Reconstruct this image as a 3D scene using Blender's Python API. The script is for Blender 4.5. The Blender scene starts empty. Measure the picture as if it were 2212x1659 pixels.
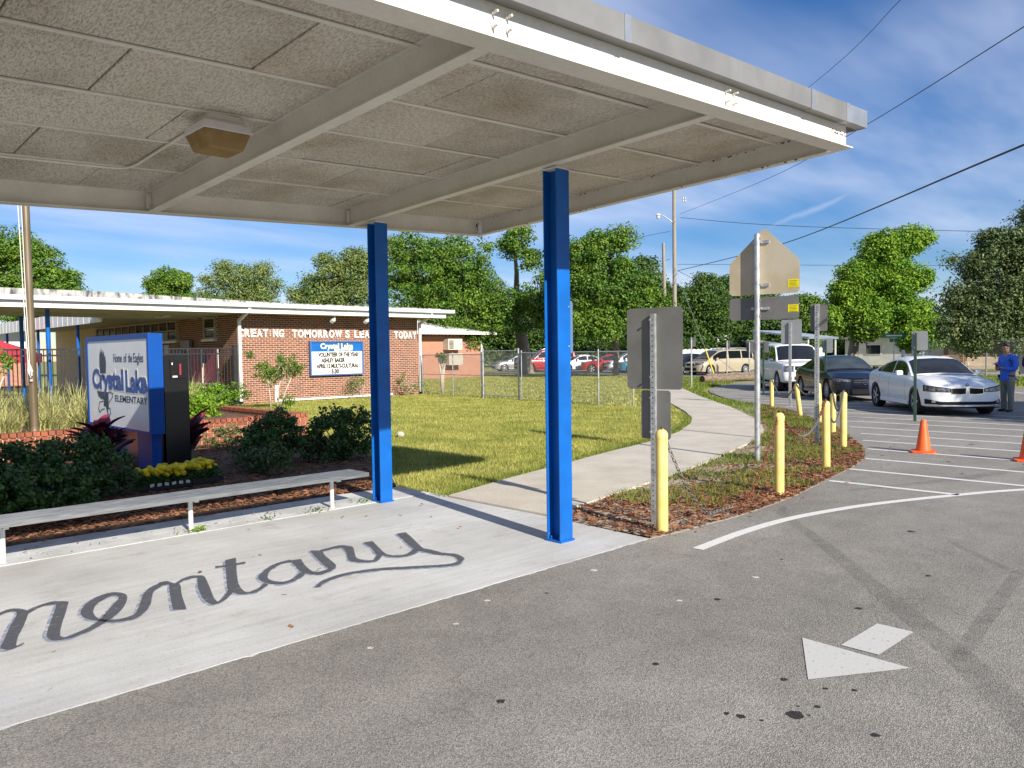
import bpy, bmesh, math, random
import numpy as np
from mathutils import Vector, Matrix
R_ = math.radians
scene = bpy.context.scene
COL = scene.collection
random.seed(7)

# ------------------------------------------------------------------ camera
# X runs along the canopy, Y towards the school, Z up; the photographer stands at the origin, eye height 1.7 m
YAW, PITCH, ROLL = R_(46.0), R_(-2.3), R_(0.8)
fwd = Vector((math.cos(PITCH)*math.cos(YAW), math.cos(PITCH)*math.sin(YAW), math.sin(PITCH)))
rgt = Vector((math.sin(YAW), -math.cos(YAW), 0.0))
upv = rgt.cross(fwd)
r2 = rgt*math.cos(ROLL) - upv*math.sin(ROLL)
u2 = rgt*math.sin(ROLL) + upv*math.cos(ROLL)
cd = bpy.data.cameras.new("camera"); cam = bpy.data.objects.new("camera", cd); COL.objects.link(cam)
cd.sensor_fit = 'HORIZONTAL'; cd.sensor_width = 36.0; cd.lens = 36.0*1690/2212
cd.clip_start = 0.05; cd.clip_end = 3000
cam.matrix_world = Matrix(((r2.x, u2.x, -fwd.x, 0.0), (r2.y, u2.y, -fwd.y, 0.0), (r2.z, u2.z, -fwd.z, 1.7), (0, 0, 0, 1)))
scene.camera = cam

# ------------------------------------------------------------------ sun, sky, exposure
SUN_DIR = Vector((0.186, 0.98, -0.553)).normalized()         # the way the light travels
sl = bpy.data.lights.new("sun", 'SUN'); sun = bpy.data.objects.new("sun", sl); COL.objects.link(sun)
sl.energy = 5.0; sl.angle = R_(0.53); sl.color = (1.0, 0.93, 0.81)
sun.rotation_mode = 'QUATERNION'; sun.rotation_quaternion = SUN_DIR.to_track_quat('-Z', 'Y')
sun.location = (-10, -30, 25)
w = bpy.data.worlds.new("World"); scene.world = w; w.use_nodes = True
nt = w.node_tree; nt.nodes.clear()
def N(t, typ, **kw):
    n = t.nodes.new(typ)
    for k, v in kw.items():
        if k == 'op': n.operation = v
        elif hasattr(n, k): setattr(n, k, v)
    return n
def lk(t, a, b): t.links.new(a, b)
sky = N(nt, 'ShaderNodeTexSky'); sky.sky_type = 'NISHITA'; sky.sun_disc = False
sky.sun_elevation = R_(29); sky.sun_rotation = math.atan2(-SUN_DIR.x, -SUN_DIR.y)
sky.altitude = 30; sky.air_density = 1.0; sky.dust_density = 0.0; sky.ozone_density = 3.0
bg = N(nt, 'ShaderNodeBackground'); bg.inputs[1].default_value = 0.057
out = N(nt, 'ShaderNodeOutputWorld')
tc = N(nt, 'ShaderNodeTexCoord')
sep = N(nt, 'ShaderNodeSeparateXYZ'); lk(nt, tc.outputs['Generated'], sep.inputs[0])
zc_ = N(nt, 'ShaderNodeMath', op='MAXIMUM'); zc_.inputs[1].default_value = 0.04; lk(nt, sep.outputs[2], zc_.inputs[0])
za_ = N(nt, 'ShaderNodeMath', op='ADD'); za_.inputs[1].default_value = 0.10; lk(nt, zc_.outputs[0], za_.inputs[0])
dv = N(nt, 'ShaderNodeVectorMath', op='DIVIDE')
cmb = N(nt, 'ShaderNodeCombineXYZ')
for i in range(3): lk(nt, za_.outputs[0], cmb.inputs[i])
lk(nt, tc.outputs['Generated'], dv.inputs[0]); lk(nt, cmb.outputs[0], dv.inputs[1])
mp = N(nt, 'ShaderNodeMapping'); mp.inputs['Rotation'].default_value = (0, 0, R_(62)); mp.inputs['Scale'].default_value = (0.26, 0.8, 0.0)
mp.inputs['Location'].default_value = (0.55, 0.35, 0)
lk(nt, dv.outputs[0], mp.inputs[0])
n1 = N(nt, 'ShaderNodeTexNoise'); n1.inputs['Scale'].default_value = 1.5; n1.inputs['Detail'].default_value = 5; n1.inputs['Roughness'].default_value = 0.56; n1.inputs['Distortion'].default_value = 0.0
lk(nt, mp.outputs[0], n1.inputs['Vector'])
n2 = N(nt, 'ShaderNodeTexNoise'); n2.inputs['Scale'].default_value = 0.42; n2.inputs['Detail'].default_value = 2
lk(nt, dv.outputs[0], n2.inputs['Vector'])
def ramp(t, src, p0, p1, c0=(0, 0, 0, 1), c1=(1, 1, 1, 1)):
    r = N(t, 'ShaderNodeValToRGB'); e = r.color_ramp.elements
    e[0].position = p0; e[1].position = p1; e[0].color = c0; e[1].color = c1
    lk(t, src, r.inputs[0]); return r
ra = ramp(nt, n1.outputs[0], 0.30, 0.72); rb = ramp(nt, n2.outputs[0], 0.34, 0.52)
cm = N(nt, 'ShaderNodeMath', op='MULTIPLY'); lk(nt, ra.outputs[0], cm.inputs[0]); lk(nt, rb.outputs[0], cm.inputs[1])
# contrail: a thin band along a great circle, with soft ragged edges
def dirpx(u, v):
    return (r2*((u-1106)/1690) - u2*((v-829.5)/1690) + fwd).normalized()
ca, cb = dirpx(1660, 492), dirpx(1900, 392)
cn = ca.cross(cb).normalized(); cmid = (ca+cb).normalized()
dn = N(nt, 'ShaderNodeVectorMath', op='DOT_PRODUCT'); dn.inputs[1].default_value = cn; lk(nt, tc.outputs['Generated'], dn.inputs[0])
nw = N(nt, 'ShaderNodeTexNoise'); nw.inputs['Scale'].default_value = 26; nw.inputs['Detail'].default_value = 4; lk(nt, tc.outputs['Generated'], nw.inputs['Vector'])
ws = N(nt, 'ShaderNodeMath', op='MULTIPLY_ADD'); ws.inputs[1].default_value = 0.012; ws.inputs[2].default_value = -0.006; lk(nt, nw.outputs[0], ws.inputs[0])
wa = N(nt, 'ShaderNodeMath', op='ADD'); lk(nt, dn.outputs['Value'], wa.inputs[0]); lk(nt, ws.outputs[0], wa.inputs[1])
ab = N(nt, 'ShaderNodeMath', op='ABSOLUTE'); lk(nt, wa.outputs[0], ab.inputs[0])
rc = ramp(nt, ab.outputs[0], 0.0, 0.0065, (1, 1, 1, 1), (0, 0, 0, 1))
dm = N(nt, 'ShaderNodeVectorMath', op='DOT_PRODUCT'); dm.inputs[1].default_value = cmid; lk(nt, tc.outputs['Generated'], dm.inputs[0])
rd = ramp(nt, dm.outputs['Value'], 0.9958, 0.9985)
ce = N(nt, 'ShaderNodeMath', op='MULTIPLY'); lk(nt, rc.outputs[0], ce.inputs[0]); lk(nt, rd.outputs[0], ce.inputs[1])
ce2 = N(nt, 'ShaderNodeMath', op='MULTIPLY'); ce2.inputs[1].default_value = 0.45; lk(nt, ce.outputs[0], ce2.inputs[0])
cmx = N(nt, 'ShaderNodeMath', op='MAXIMUM'); lk(nt, cm.outputs[0], cmx.inputs[0]); lk(nt, ce2.outputs[0], cmx.inputs[1])
fac = N(nt, 'ShaderNodeMath', op='MULTIPLY'); fac.inputs[1].default_value = 0.8; lk(nt, cmx.outputs[0], fac.inputs[0])
hs = N(nt, 'ShaderNodeHueSaturation'); hs.inputs['Saturation'].default_value = 1.5; lk(nt, sky.outputs[0], hs.inputs['Color'])
gn = N(nt, 'ShaderNodeMixRGB', blend_type='MULTIPLY'); gn.inputs[0].default_value = 1; gn.inputs[2].default_value = (1.02, 1.0, 1.22, 1); lk(nt, hs.outputs[0], gn.inputs[1])
mx = N(nt, 'ShaderNodeMixRGB'); lk(nt, fac.outputs[0], mx.inputs[0]); lk(nt, gn.outputs[0], mx.inputs[1]); mx.inputs[2].default_value = (9.0, 9.8, 12.0, 1)
lk(nt, mx.outputs[0], bg.inputs[0]); lk(nt, bg.outputs[0], out.inputs[0])
vs = scene.view_settings; vs.view_transform = 'Standard'; vs.look = 'None'; vs.exposure = 0.66; vs.gamma = 1.0
vs.use_curve_mapping = False
scene.render.engine = 'CYCLES'
w.cycles.sampling_method = 'MANUAL'; w.cycles.sample_map_resolution = 256
scene.cycles.max_bounces = 5; scene.cycles.diffuse_bounces = 3; scene.cycles.glossy_bounces = 3; scene.cycles.use_adaptive_sampling = True; scene.cycles.transparent_max_bounces = 12

# ------------------------------------------------------------------ helpers
def MAT(name, col, rough=0.6, metal=0.0, var=0.0, vscale=4.0, col2=None, bump=0.0, bscale=60.0, spec=0.5, stretch=None,
        isl=0.0, coat=0.0, chip=None, trans=0.0, detail=5, lo=0.35, hi=0.65, world=False, speck=0.0, speck_scale=200.0):
    """procedural material: two tones mixed by noise, per-piece tint, fine bump"""
    m = bpy.data.materials.new(name); m.use_nodes = True; t = m.node_tree
    b = t.nodes['Principled BSDF']; b.inputs['Roughness'].default_value = rough; b.inputs['Metallic'].default_value = metal
    b.inputs['Specular IOR Level'].default_value = spec
    if coat: b.inputs['Coat Weight'].default_value = coat; b.inputs['Coat Roughness'].default_value = 0.05
    c = (*col, 1)
    if world:
        g = N(t, 'ShaderNodeNewGeometry'); vec = g.outputs['Position']
    else:
        g = N(t, 'ShaderNodeTexCoord'); vec = g.outputs['Object']
    if stretch:
        mpn = N(t, 'ShaderNodeMapping'); mpn.inputs['Scale'].default_value = stretch; lk(t, vec, mpn.inputs[0]); vec2 = mpn.outputs[0]
    else: vec2 = vec
    cur = None
    if var or col2:
        a = col2 if col2 else tuple(min(1, x*(1+var)) for x in col)
        z = col if col2 else tuple(x*(1-var) for x in col)
        no = N(t, 'ShaderNodeTexNoise'); no.inputs['Scale'].default_value = vscale; no.inputs['Detail'].default_value = detail; lk(t, vec2, no.inputs['Vector'])
        cur = ramp(t, no.outputs[0], lo, hi, (*z, 1), (*a, 1)).outputs[0]
    if speck:
        ns = N(t, 'ShaderNodeTexNoise'); ns.inputs['Scale'].default_value = speck_scale; ns.inputs['Detail'].default_value = 2; lk(t, vec2, ns.inputs['Vector'])
        rs = ramp(t, ns.outputs[0], 0.3, 0.7, (1-speck,)*3+(1,), (1+speck,)*3+(1,))
        mm = N(t, 'ShaderNodeMixRGB', blend_type='MULTIPLY'); mm.inputs[0].default_value = 1
        if cur: lk(t, cur, mm.inputs[1])
        else: mm.inputs[1].default_value = c
        lk(t, rs.outputs[0], mm.inputs[2]); cur = mm.outputs[0]
    if isl:
        oi = N(t, 'ShaderNodeObjectInfo'); ge = N(t, 'ShaderNodeNewGeometry')
        ad = N(t, 'ShaderNodeMath', op='ADD'); lk(t, oi.outputs['Random'], ad.inputs[0]); lk(t, ge.outputs['Random Per Island'], ad.inputs[1])
        fr = N(t, 'ShaderNodeMath', op='FRACT'); lk(t, ad.outputs[0], fr.inputs[0])
        ma = N(t, 'ShaderNodeMath', op='MULTIPLY_ADD'); ma.inputs[1].default_value = 2*isl; ma.inputs[2].default_value = 1-isl; lk(t, fr.outputs[0], ma.inputs[0])
        mm = N(t, 'ShaderNodeMixRGB', blend_type='MULTIPLY'); mm.inputs[0].default_value = 1
        if cur: lk(t, cur, mm.inputs[1])
        else: mm.inputs[1].default_value = c
        lk(t, ma.outputs[0], mm.inputs[2]); cur = mm.outputs[0]
    if chip:
        nc = N(t, 'ShaderNodeTexNoise'); nc.inputs['Scale'].default_value = chip[2]; nc.inputs['Detail'].default_value = 5; nc.inputs['Roughness'].default_value = .7; lk(t, vec, nc.inputs['Vector'])
        rch = ramp(t, nc.outputs[0], chip[1], chip[1]+.012); mm = N(t, 'ShaderNodeMixRGB'); lk(t, rch.outputs[0], mm.inputs[0])
        if cur: lk(t, cur, mm.inputs[1])
        else: mm.inputs[1].default_value = c
        mm.inputs[2].default_value = (*chip[0], 1); cur = mm.outputs[0]
    if cur: lk(t, cur, b.inputs['Base Color'])
    else: b.inputs['Base Color'].default_value = c
    if bump:
        nb = N(t, 'ShaderNodeTexNoise'); nb.inputs['Scale'].default_value = bscale; nb.inputs['Detail'].default_value = 4; lk(t, vec, nb.inputs['Vector'])
        bp = N(t, 'ShaderNodeBump'); bp.inputs['Strength'].default_value = bump; bp.inputs['Distance'].default_value = 0.02
        lk(t, nb.outputs[0], bp.inputs['Height']); lk(t, bp.outputs[0], b.inputs['Normal'])
    if trans:
        tr = N(t, 'ShaderNodeBsdfTranslucent')
        if cur: lk(t, cur, tr.inputs[0])
        else: tr.inputs[0].default_value = c
        ms = N(t, 'ShaderNodeMixShader'); ms.inputs[0].default_value = trans
        o = t.nodes['Material Output']; lk(t, b.outputs[0], ms.inputs[1]); lk(t, tr.outputs[0], ms.inputs[2]); lk(t, ms.outputs[0], o.inputs[0])
    return m

def tag(o, label=None, cat=None, group=None, kind=None):
    if label: o['label'] = label
    if cat: o['category'] = cat
    if group: o['group'] = group
    if kind: o['kind'] = kind
    return o
def thing(name, label, cat, loc=(0, 0, 0), rotz=0.0, group=None):
    o = bpy.data.objects.new(name, None); COL.objects.link(o); o.location = loc; o.rotation_euler = (0, 0, rotz)
    o.empty_display_size = 0.2
    return tag(o, label, cat, group)
class MB:
    """collects shapes; build() links them as ONE mesh object. Give org when the shapes are in world coordinates."""
    def __init__(s, org=(0, 0, 0)): s.v = []; s.f = []; s.m = []; s.o = Vector(org)
    def add(s, vs_, fs, mi=0):
        k = len(s.v); s.v += [tuple(Vector(p)-s.o) for p in vs_]
        s.f += [tuple(i+k for i in f) for f in fs]; s.m += [mi]*len(fs); return s
    def box(s, x0, x1, y0, y1, z0, z1, mi=0, fn=None):
        p = [(x, y, z) for x in (x0, x1) for y in (y0, y1) for z in (z0, z1)]
        if fn: p = [fn(*q) for q in p]
        return s.add(p, [(0, 1, 3, 2), (4, 6, 7, 5), (0, 4, 5, 1), (2, 3, 7, 6), (0, 2, 6, 4), (1, 5, 7, 3)], mi)
    def obox(s, c, ax, ay, az, hx, hy, hz, mi=0):
        c = Vector(c); ax = Vector(ax).normalized(); ay = Vector(ay).normalized(); az = Vector(az).normalized()
        p = [c+ax*(i*hx)+ay*(j*hy)+az*(k*hz) for i in (-1, 1) for j in (-1, 1) for k in (-1, 1)]
        return s.add(p, [(0, 1, 3, 2), (4, 6, 7, 5), (0, 4, 5, 1), (2, 3, 7, 6), (0, 2, 6, 4), (1, 5, 7, 3)], mi)
    def prism(s, poly, z0, z1, mi=0):
        n = len(poly); p = [(x, y, z0) for x, y in poly]+[(x, y, z1) for x, y in poly]
        f = [tuple(range(n-1, -1, -1)), tuple(range(n, 2*n))]+[(i, (i+1) % n, n+(i+1) % n, n+i) for i in range(n)]
        return s.add(p, f, mi)
    def plate(s, poly3, nrm, t, mi=0):
        n = len(poly3); d = Vector(nrm).normalized()*t
        p = [Vector(q) for q in poly3]+[Vector(q)+d for q in poly3]
        f = [tuple(range(n-1, -1, -1)), tuple(range(n, 2*n))]+[(i, (i+1) % n, n+(i+1) % n, n+i) for i in range(n)]
        return s.add(p, f, mi)
    def tube(s, pts, r, n=8, mi=0, caps=True):
        pts = [Vector(p) for p in pts]; k = len(pts)
        rr = r if isinstance(r, (list, tuple)) else [r]*k
        vs_ = []; u = None
        for i, p in enumerate(pts):
            t = (pts[min(i+1, k-1)]-pts[max(i-1, 0)]).normalized()
            if u is None: u = t.orthogonal().normalized()
            else:
                u = u-t*u.dot(t)
                u = u.normalized() if u.length > 1e-6 else t.orthogonal().normalized()
            v_ = t.cross(u)
            vs_ += [p+(u*math.cos(2*math.pi*j/n)+v_*math.sin(2*math.pi*j/n))*rr[i] for j in range(n)]
        fs = [(i*n+j, i*n+(j+1) % n, (i+1)*n+(j+1) % n, (i+1)*n+j) for i in range(k-1) for j in range(n)]
        if caps: fs += [tuple(range(n-1, -1, -1)), tuple(range((k-1)*n, k*n))]
        return s.add(vs_, fs, mi)
    def cyl(s, c, ax, r, h, n=16, mi=0, r1=None):
        c = Vector(c); a = Vector(ax).normalized()
        return s.tube([c, c+a*h], [r, r if r1 is None else r1], n, mi)
    def lathe(s, prof, c=(0, 0, 0), n=16, mi=0, axis='z', caps=True):
        vs_ = []
        for r, h in prof:
            for j in range(n):
                a = 2*math.pi*j/n; x, y = r*math.cos(a), r*math.sin(a)
                vs_.append((c[0]+x, c[1]+y, c[2]+h) if axis == 'z' else (c[0]+x, c[1]+h, c[2]+y))
        k = len(prof)
        fs = [(i*n+j, i*n+(j+1) % n, (i+1)*n+(j+1) % n, (i+1)*n+j) for i in range(k-1) for j in range(n)]
        if caps: fs += [tuple(range(n-1, -1, -1)), tuple(range((k-1)*n, k*n))]
        return s.add(vs_, fs, mi)
    def grid(s, P, mi=0, closed=False):
        a, b = len(P), len(P[0]); fs = []
        for i in range(a-1):
            for j in range(b if closed else b-1):
                fs.append((i*b+j, i*b+(j+1) % b, (i+1)*b+(j+1) % b, (i+1)*b+j))
        return s.add([q for row in P for q in row], fs, mi)
    def mesh(s, name, mats, smooth=False):
        me = bpy.data.meshes.new(name); me.from_pydata(s.v, [], s.f)
        for m in (mats if isinstance(mats, (list, tuple)) else [mats]): me.materials.append(m)
        if any(s.m): me.polygons.foreach_set('material_index', s.m)
        bm = bmesh.new(); bm.from_mesh(me); bmesh.ops.recalc_face_normals(bm, faces=bm.faces); bm.to_mesh(me); bm.free()
        if smooth: me.shade_smooth() if hasattr(me, 'shade_smooth') else me.polygons.foreach_set('use_smooth', [True]*len(me.polygons))
        me.update(); return me
    def build(s, name, mats, parent=None, loc=None, smooth=False, bevel=0.0):
        o = bpy.data.objects.new(name, s.mesh(name, mats, smooth)); COL.objects.link(o)
        if parent: o.parent = parent
        o.location = loc if loc is not None else ((0, 0, 0) if parent else s.o)
        if bevel:
            md = o.modifiers.new('bevel', 'BEVEL'); md.width = bevel; md.segments = 2; md.limit_method = 'ANGLE'; md.angle_limit = R_(40)
        if smooth and bevel == 0 and smooth == 'auto': pass
        return o
def smooth_by_angle(o, ang=35):
    me = o.data; bm = bmesh.new(); bm.from_mesh(me)
    for f in bm.faces: f.smooth = True
    for e in bm.edges:
        e.smooth = len(e.link_faces) != 2 or e.calc_face_angle(0) < R_(ang)
    bm.to_mesh(me); bm.free()
def npmesh(name, V, F, mat, smooth=False):
    V = np.asarray(V, np.float32); F = np.asarray(F, np.int32); k = F.shape[1]
    me = bpy.data.meshes.new(name)
    me.vertices.add(len(V)); me.vertices.foreach_set('co', V.ravel())
    me.loops.add(F.size); me.loops.foreach_set('vertex_index', F.ravel())
    me.polygons.add(len(F)); me.polygons.foreach_set('loop_start', np.arange(len(F), dtype=np.int32)*k)
    me.polygons.foreach_set('use_smooth', np.full(len(F), smooth))
    me.materials.append(mat); me.update(calc_edges=True); me.validate(); return me
def npobj(name, V, F, mat, parent=None, smooth=False):
    o = bpy.data.objects.new(name, npmesh(name, V, F, mat, smooth)); COL.objects.link(o)
    if parent: o.parent = parent
    return o
def struct(name, mb, mat, **kw):
    o = mb.build(name, mat, **kw); o['kind'] = 'structure'; return o
def dup(o, parent=None):
    c = o.copy(); COL.objects.link(c); c.parent = parent
    for ch in list(o.children):
        d = dup(ch, c)
    return c
TS = bpy.data.scenes.new('work')
def evaluated(o, *others):
    for q in (o, *others): TS.collection.objects.link(q)
    vl = TS.view_layers[0]; vl.update(); me = bpy.data.meshes.new_from_object(o.evaluated_get(vl.depsgraph))
    for q in (o, *others): bpy.data.objects.remove(q)
    return me
def text_mesh(s, size, extrude, bold=0.0, align='LEFT', xscale=1.0, shear=0.0, space=1.0):
    cu = bpy.data.curves.new('text', 'FONT'); cu.body = s; cu.size = size; cu.extrude = extrude; cu.offset = bold; cu.align_x = align
    cu.shear = shear; cu.space_character = space; cu.resolution_u = 3
    me = evaluated(bpy.data.objects.new('text', cu)); bpy.data.curves.remove(cu)
    if xscale != 1.0: me.transform(Matrix.Diagonal((xscale, 1, 1, 1)))
    return me
def width_of(me):
    xs = [v.co.x for v in me.vertices]; return (min(xs), max(xs)) if xs else (0, 0)
def text_obj(name, s, mat, origin, right, up, size, extrude, parent=None, fit=None, base=Vector((0, 0, 0)), **kw):
    """lettering lying in the plane (right, up) at origin; fit = total width"""
    me = text_mesh(s, size, extrude, **kw)
    a, b = width_of(me)
    right = Vector(right).normalized(); up = Vector(up).normalized(); nz = right.cross(up)
    sx = fit/(b-a) if fit else 1.0
    M = Matrix(((right.x, up.x, nz.x, 0), (right.y, up.y, nz.y, 0), (right.z, up.z, nz.z, 0), (0, 0, 0, 1)))
    me.transform(Matrix.Diagonal((sx, 1, 1, 1)) @ Matrix.Translation((-a, 0, 0)))
    me.transform(Matrix.Translation(Vector(origin)-Vector(base)) @ M)
    me.materials.append(mat)
    o = bpy.data.objects.new(name, me); COL.objects.link(o)
    if parent: o.parent = parent
    return o
def inpoly(P, poly):
    x, y = P[:, 0], P[:, 1]; n = len(poly); r = np.zeros(len(P), bool)
    for i in range(n):
        x0, y0 = poly[i]; x1, y1 = poly[(i+1) % n]
        if y0 == y1: continue
        c = ((y0 > y) != (y1 > y)) & (x < (x1-x0)*(y-y0)/(y1-y0)+x0)
        r ^= c
    return r
def sample(poly, dens, rng):
    a = np.array(poly); lo, hi = a.min(0), a.max(0)
    n = int((hi[0]-lo[0])*(hi[1]-lo[1])*dens)
    P = rng.random((n, 2))*(hi-lo)+lo
    return P[inpoly(P, poly)]

# ------------------------------------------------------------------ materials
M = {}
M['concrete_strip'] = MAT('concrete_strip', (.50, .50, .49), .85, var=.16, vscale=3, bump=.25, bscale=60, speck=.12, speck_scale=60)
M['sidewalk'] = MAT('sidewalk_concrete', (.43, .385, .32), .88, col2=(.53, .485, .41), vscale=1.4, bump=.25, bscale=70, speck=.1, speck_scale=50)
M['soil'] = MAT('mulch_soil', (.06, .035, .02), .95, col2=(.16, .10, .06), vscale=6, bump=.6, bscale=40)
M['sand'] = MAT('sandy_soil', (.30, .24, .18), .95, col2=(.42, .36, .29), vscale=9, bump=.5, bscale=60)
M['chip'] = MAT('wood_chip', (.15, .055, .024), .85, col2=(.26, .115, .05), vscale=9, isl=.55)
M['paint_white'] = MAT('worn_white_paint', (.58, .58, .56), .7, col2=(.74, .74, .72), vscale=22, lo=.3, hi=.5, bump=.2, bscale=150)
M['cream'] = MAT('cream_steel_paint', (.68, .65, .58), .5, col2=(.77, .74, .67), vscale=2.2, spec=.4, speck=.04, speck_scale=30)
M['panel'] = None
M['galv'] = MAT('galvanised_sheet', (.52, .53, .54), .38, .75, var=.12, vscale=5)
M['gutter'] = MAT('gutter_grey', (.20, .20, .197), .5, .15, var=.12, vscale=3)
M['galv_post'] = MAT('galvanised_post', (.48, .49, .50), .42, .6, var=.2, vscale=14)
M['blue'] = MAT('blue_column_paint', (.002, .105, .42), .4, spec=.4, var=.12, vscale=4, bump=.06, bscale=25, chip=((.09, .13, .2), .655, 11))
M['alu'] = MAT('bench_aluminium', (.33, .34, .35), .38, .85, var=.22, vscale=6, stretch=(1, 14, 14))
M['white_paint'] = MAT('white_gloss_paint', (.72, .72, .70), .45, var=.06, vscale=5)
M['rust'] = MAT('rust', (.14, .05, .02), .9, var=.4, vscale=30)
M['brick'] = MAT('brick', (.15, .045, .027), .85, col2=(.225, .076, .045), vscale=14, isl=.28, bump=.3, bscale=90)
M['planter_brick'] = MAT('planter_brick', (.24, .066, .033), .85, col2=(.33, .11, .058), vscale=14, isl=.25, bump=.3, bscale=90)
M['mortar'] = MAT('mortar', (.55, .46, .34), .95, var=.14, vscale=12)
M['roof_white'] = MAT('white_roof_coating', (.66, .66, .65), .7, col2=(.78, .78, .77), vscale=3)
M['fascia'] = MAT('white_fascia', (.76, .76, .76), .5, var=.04, vscale=3)
M['fascia_grey'] = MAT('gutter_white_grey', (.58, .60, .63), .5, var=.05, vscale=2)
M['coping'] = MAT('mildewed_coping', (.07, .07, .062), .8, col2=(.40, .39, .375), vscale=2.6, stretch=(3, 1, 1), lo=.36, hi=.56)
M['soffit'] = MAT('soffit', (.50, .47, .42), .8, var=.08, vscale=2)
M['frame'] = MAT('window_frame', (.40, .37, .33), .6, var=.08, vscale=6)
M['glass'] = MAT('dark_window_glass', (.012, .014, .016), .04, spec=.7)
M['letter'] = MAT('letter_white', (.80, .79, .75), .5, var=.06, vscale=8)
M['black_metal'] = MAT('black_fence_metal', (.018, .018, .02), .45, spec=.5, var=.3, vscale=9)
M['leaf'] = MAT('oak_leaf', (.066, .15, .017), .55, col2=(.135, .23, .022), vscale=.7, detail=1, isl=.42, trans=.17, spec=.35)
M['leaf_dark'] = MAT('dark_leaf', (.045, .10, .017), .55, col2=(.08, .15, .02), vscale=.6, detail=1, isl=.42, trans=.17, spec=.35)
M['leaf_bright'] = MAT('bright_leaf', (.115, .24, .02), .55, col2=(.19, .32, .022), vscale=.6, detail=1, isl=.38, trans=.17, spec=.3)
M['leaf_pale'] = MAT('pale_leaf', (.12, .185, .042), .6, col2=(.20, .25, .07), vscale=.6, detail=1, isl=.4, trans=.17, spec=.3)
M['leaf_grey'] = MAT('grey_leaf', (.08, .125, .042), .5, col2=(.125, .165, .05), vscale=.6, detail=1, isl=.45, trans=.17, spec=.4)
M['shrub_leaf'] = MAT('shrub_leaf', (.05, .115, .022), .42, isl=.5, trans=.10, spec=.45)
M['bark'] = MAT('bark', (.19, .155, .115), .95, col2=(.32, .28, .22), vscale=7, stretch=(6, 6, 1), bump=.8, bscale=14)
M['bark_pale'] = MAT('pale_bark', (.40, .33, .25), .85, col2=(.55, .49, .40), vscale=10, stretch=(4, 4, 1))
M['grass'] = MAT('lawn_blade', (.27, .295, .06), .6, col2=(.45, .43, .115), vscale=1.1, detail=3, isl=.5, trans=.3, spec=.3)
M['grass2'] = MAT('weedy_blade', (.165, .22, .032), .6, isl=.45, trans=.28, spec=.3)
M['plume'] = MAT('ornamental_grass_blade', (.44, .43, .17), .6, isl=.38, trans=.3, spec=.3)
M['yellow'] = MAT('bollard_yellow', (.70, .53, .15), .45, col2=(.77, .62, .23), vscale=5, spec=.45, chip=((.13, .10, .06), .69, 14))
M['sign_back'] = MAT('sign_back_aluminium', (.165, .163, .155), .6, .1, var=.12, vscale=3)
M['sign_back_light'] = MAT('sign_back_light', (.30, .31, .31), .55, .2, var=.08, vscale=3)
M['sticker'] = MAT('yellow_sticker', (.80, .68, .01), .5)
M['chain'] = MAT('chain_steel', (.20, .19, .18), .5, .6, var=.3, vscale=30)
M['chain_rust'] = MAT('rusty_chain', (.16, .05, .025), .85, .2, var=.4, vscale=30)
M['cone'] = MAT('cone_orange', (.85, .13, .02), .5, col2=(.78, .10, .015), vscale=6)
M['rubber'] = MAT('tyre_rubber', (.012, .012, .012), .85)
M['rim'] = MAT('alloy_rim', (.50, .51, .53), .35, .35)
M['dark'] = MAT('dark_plastic', (.008, .008, .009), .55, spec=.2)
M['chrome'] = MAT('chrome', (.75, .76, .78), .12, 1.0)
M['lamp_glass'] = MAT('headlamp_glass', (.16, .18, .21), .08, .3, spec=.9, var=.7, vscale=14)
M['tail'] = MAT('tail_lamp', (.30, .01, .01), .2, spec=.6)
M['wood_pole'] = MAT('utility_pole_wood', (.24, .205, .165), .9, col2=(.33, .29, .24), vscale=5, stretch=(8, 8, .6))
M['wire'] = MAT('wire_black', (.012, .012, .015), .6)
M['linkwire'] = MAT('chain_link_wire', (.50, .51, .51), .45, .5)
def shade_tone(c, k): return tuple(x*k for x in c)
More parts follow.
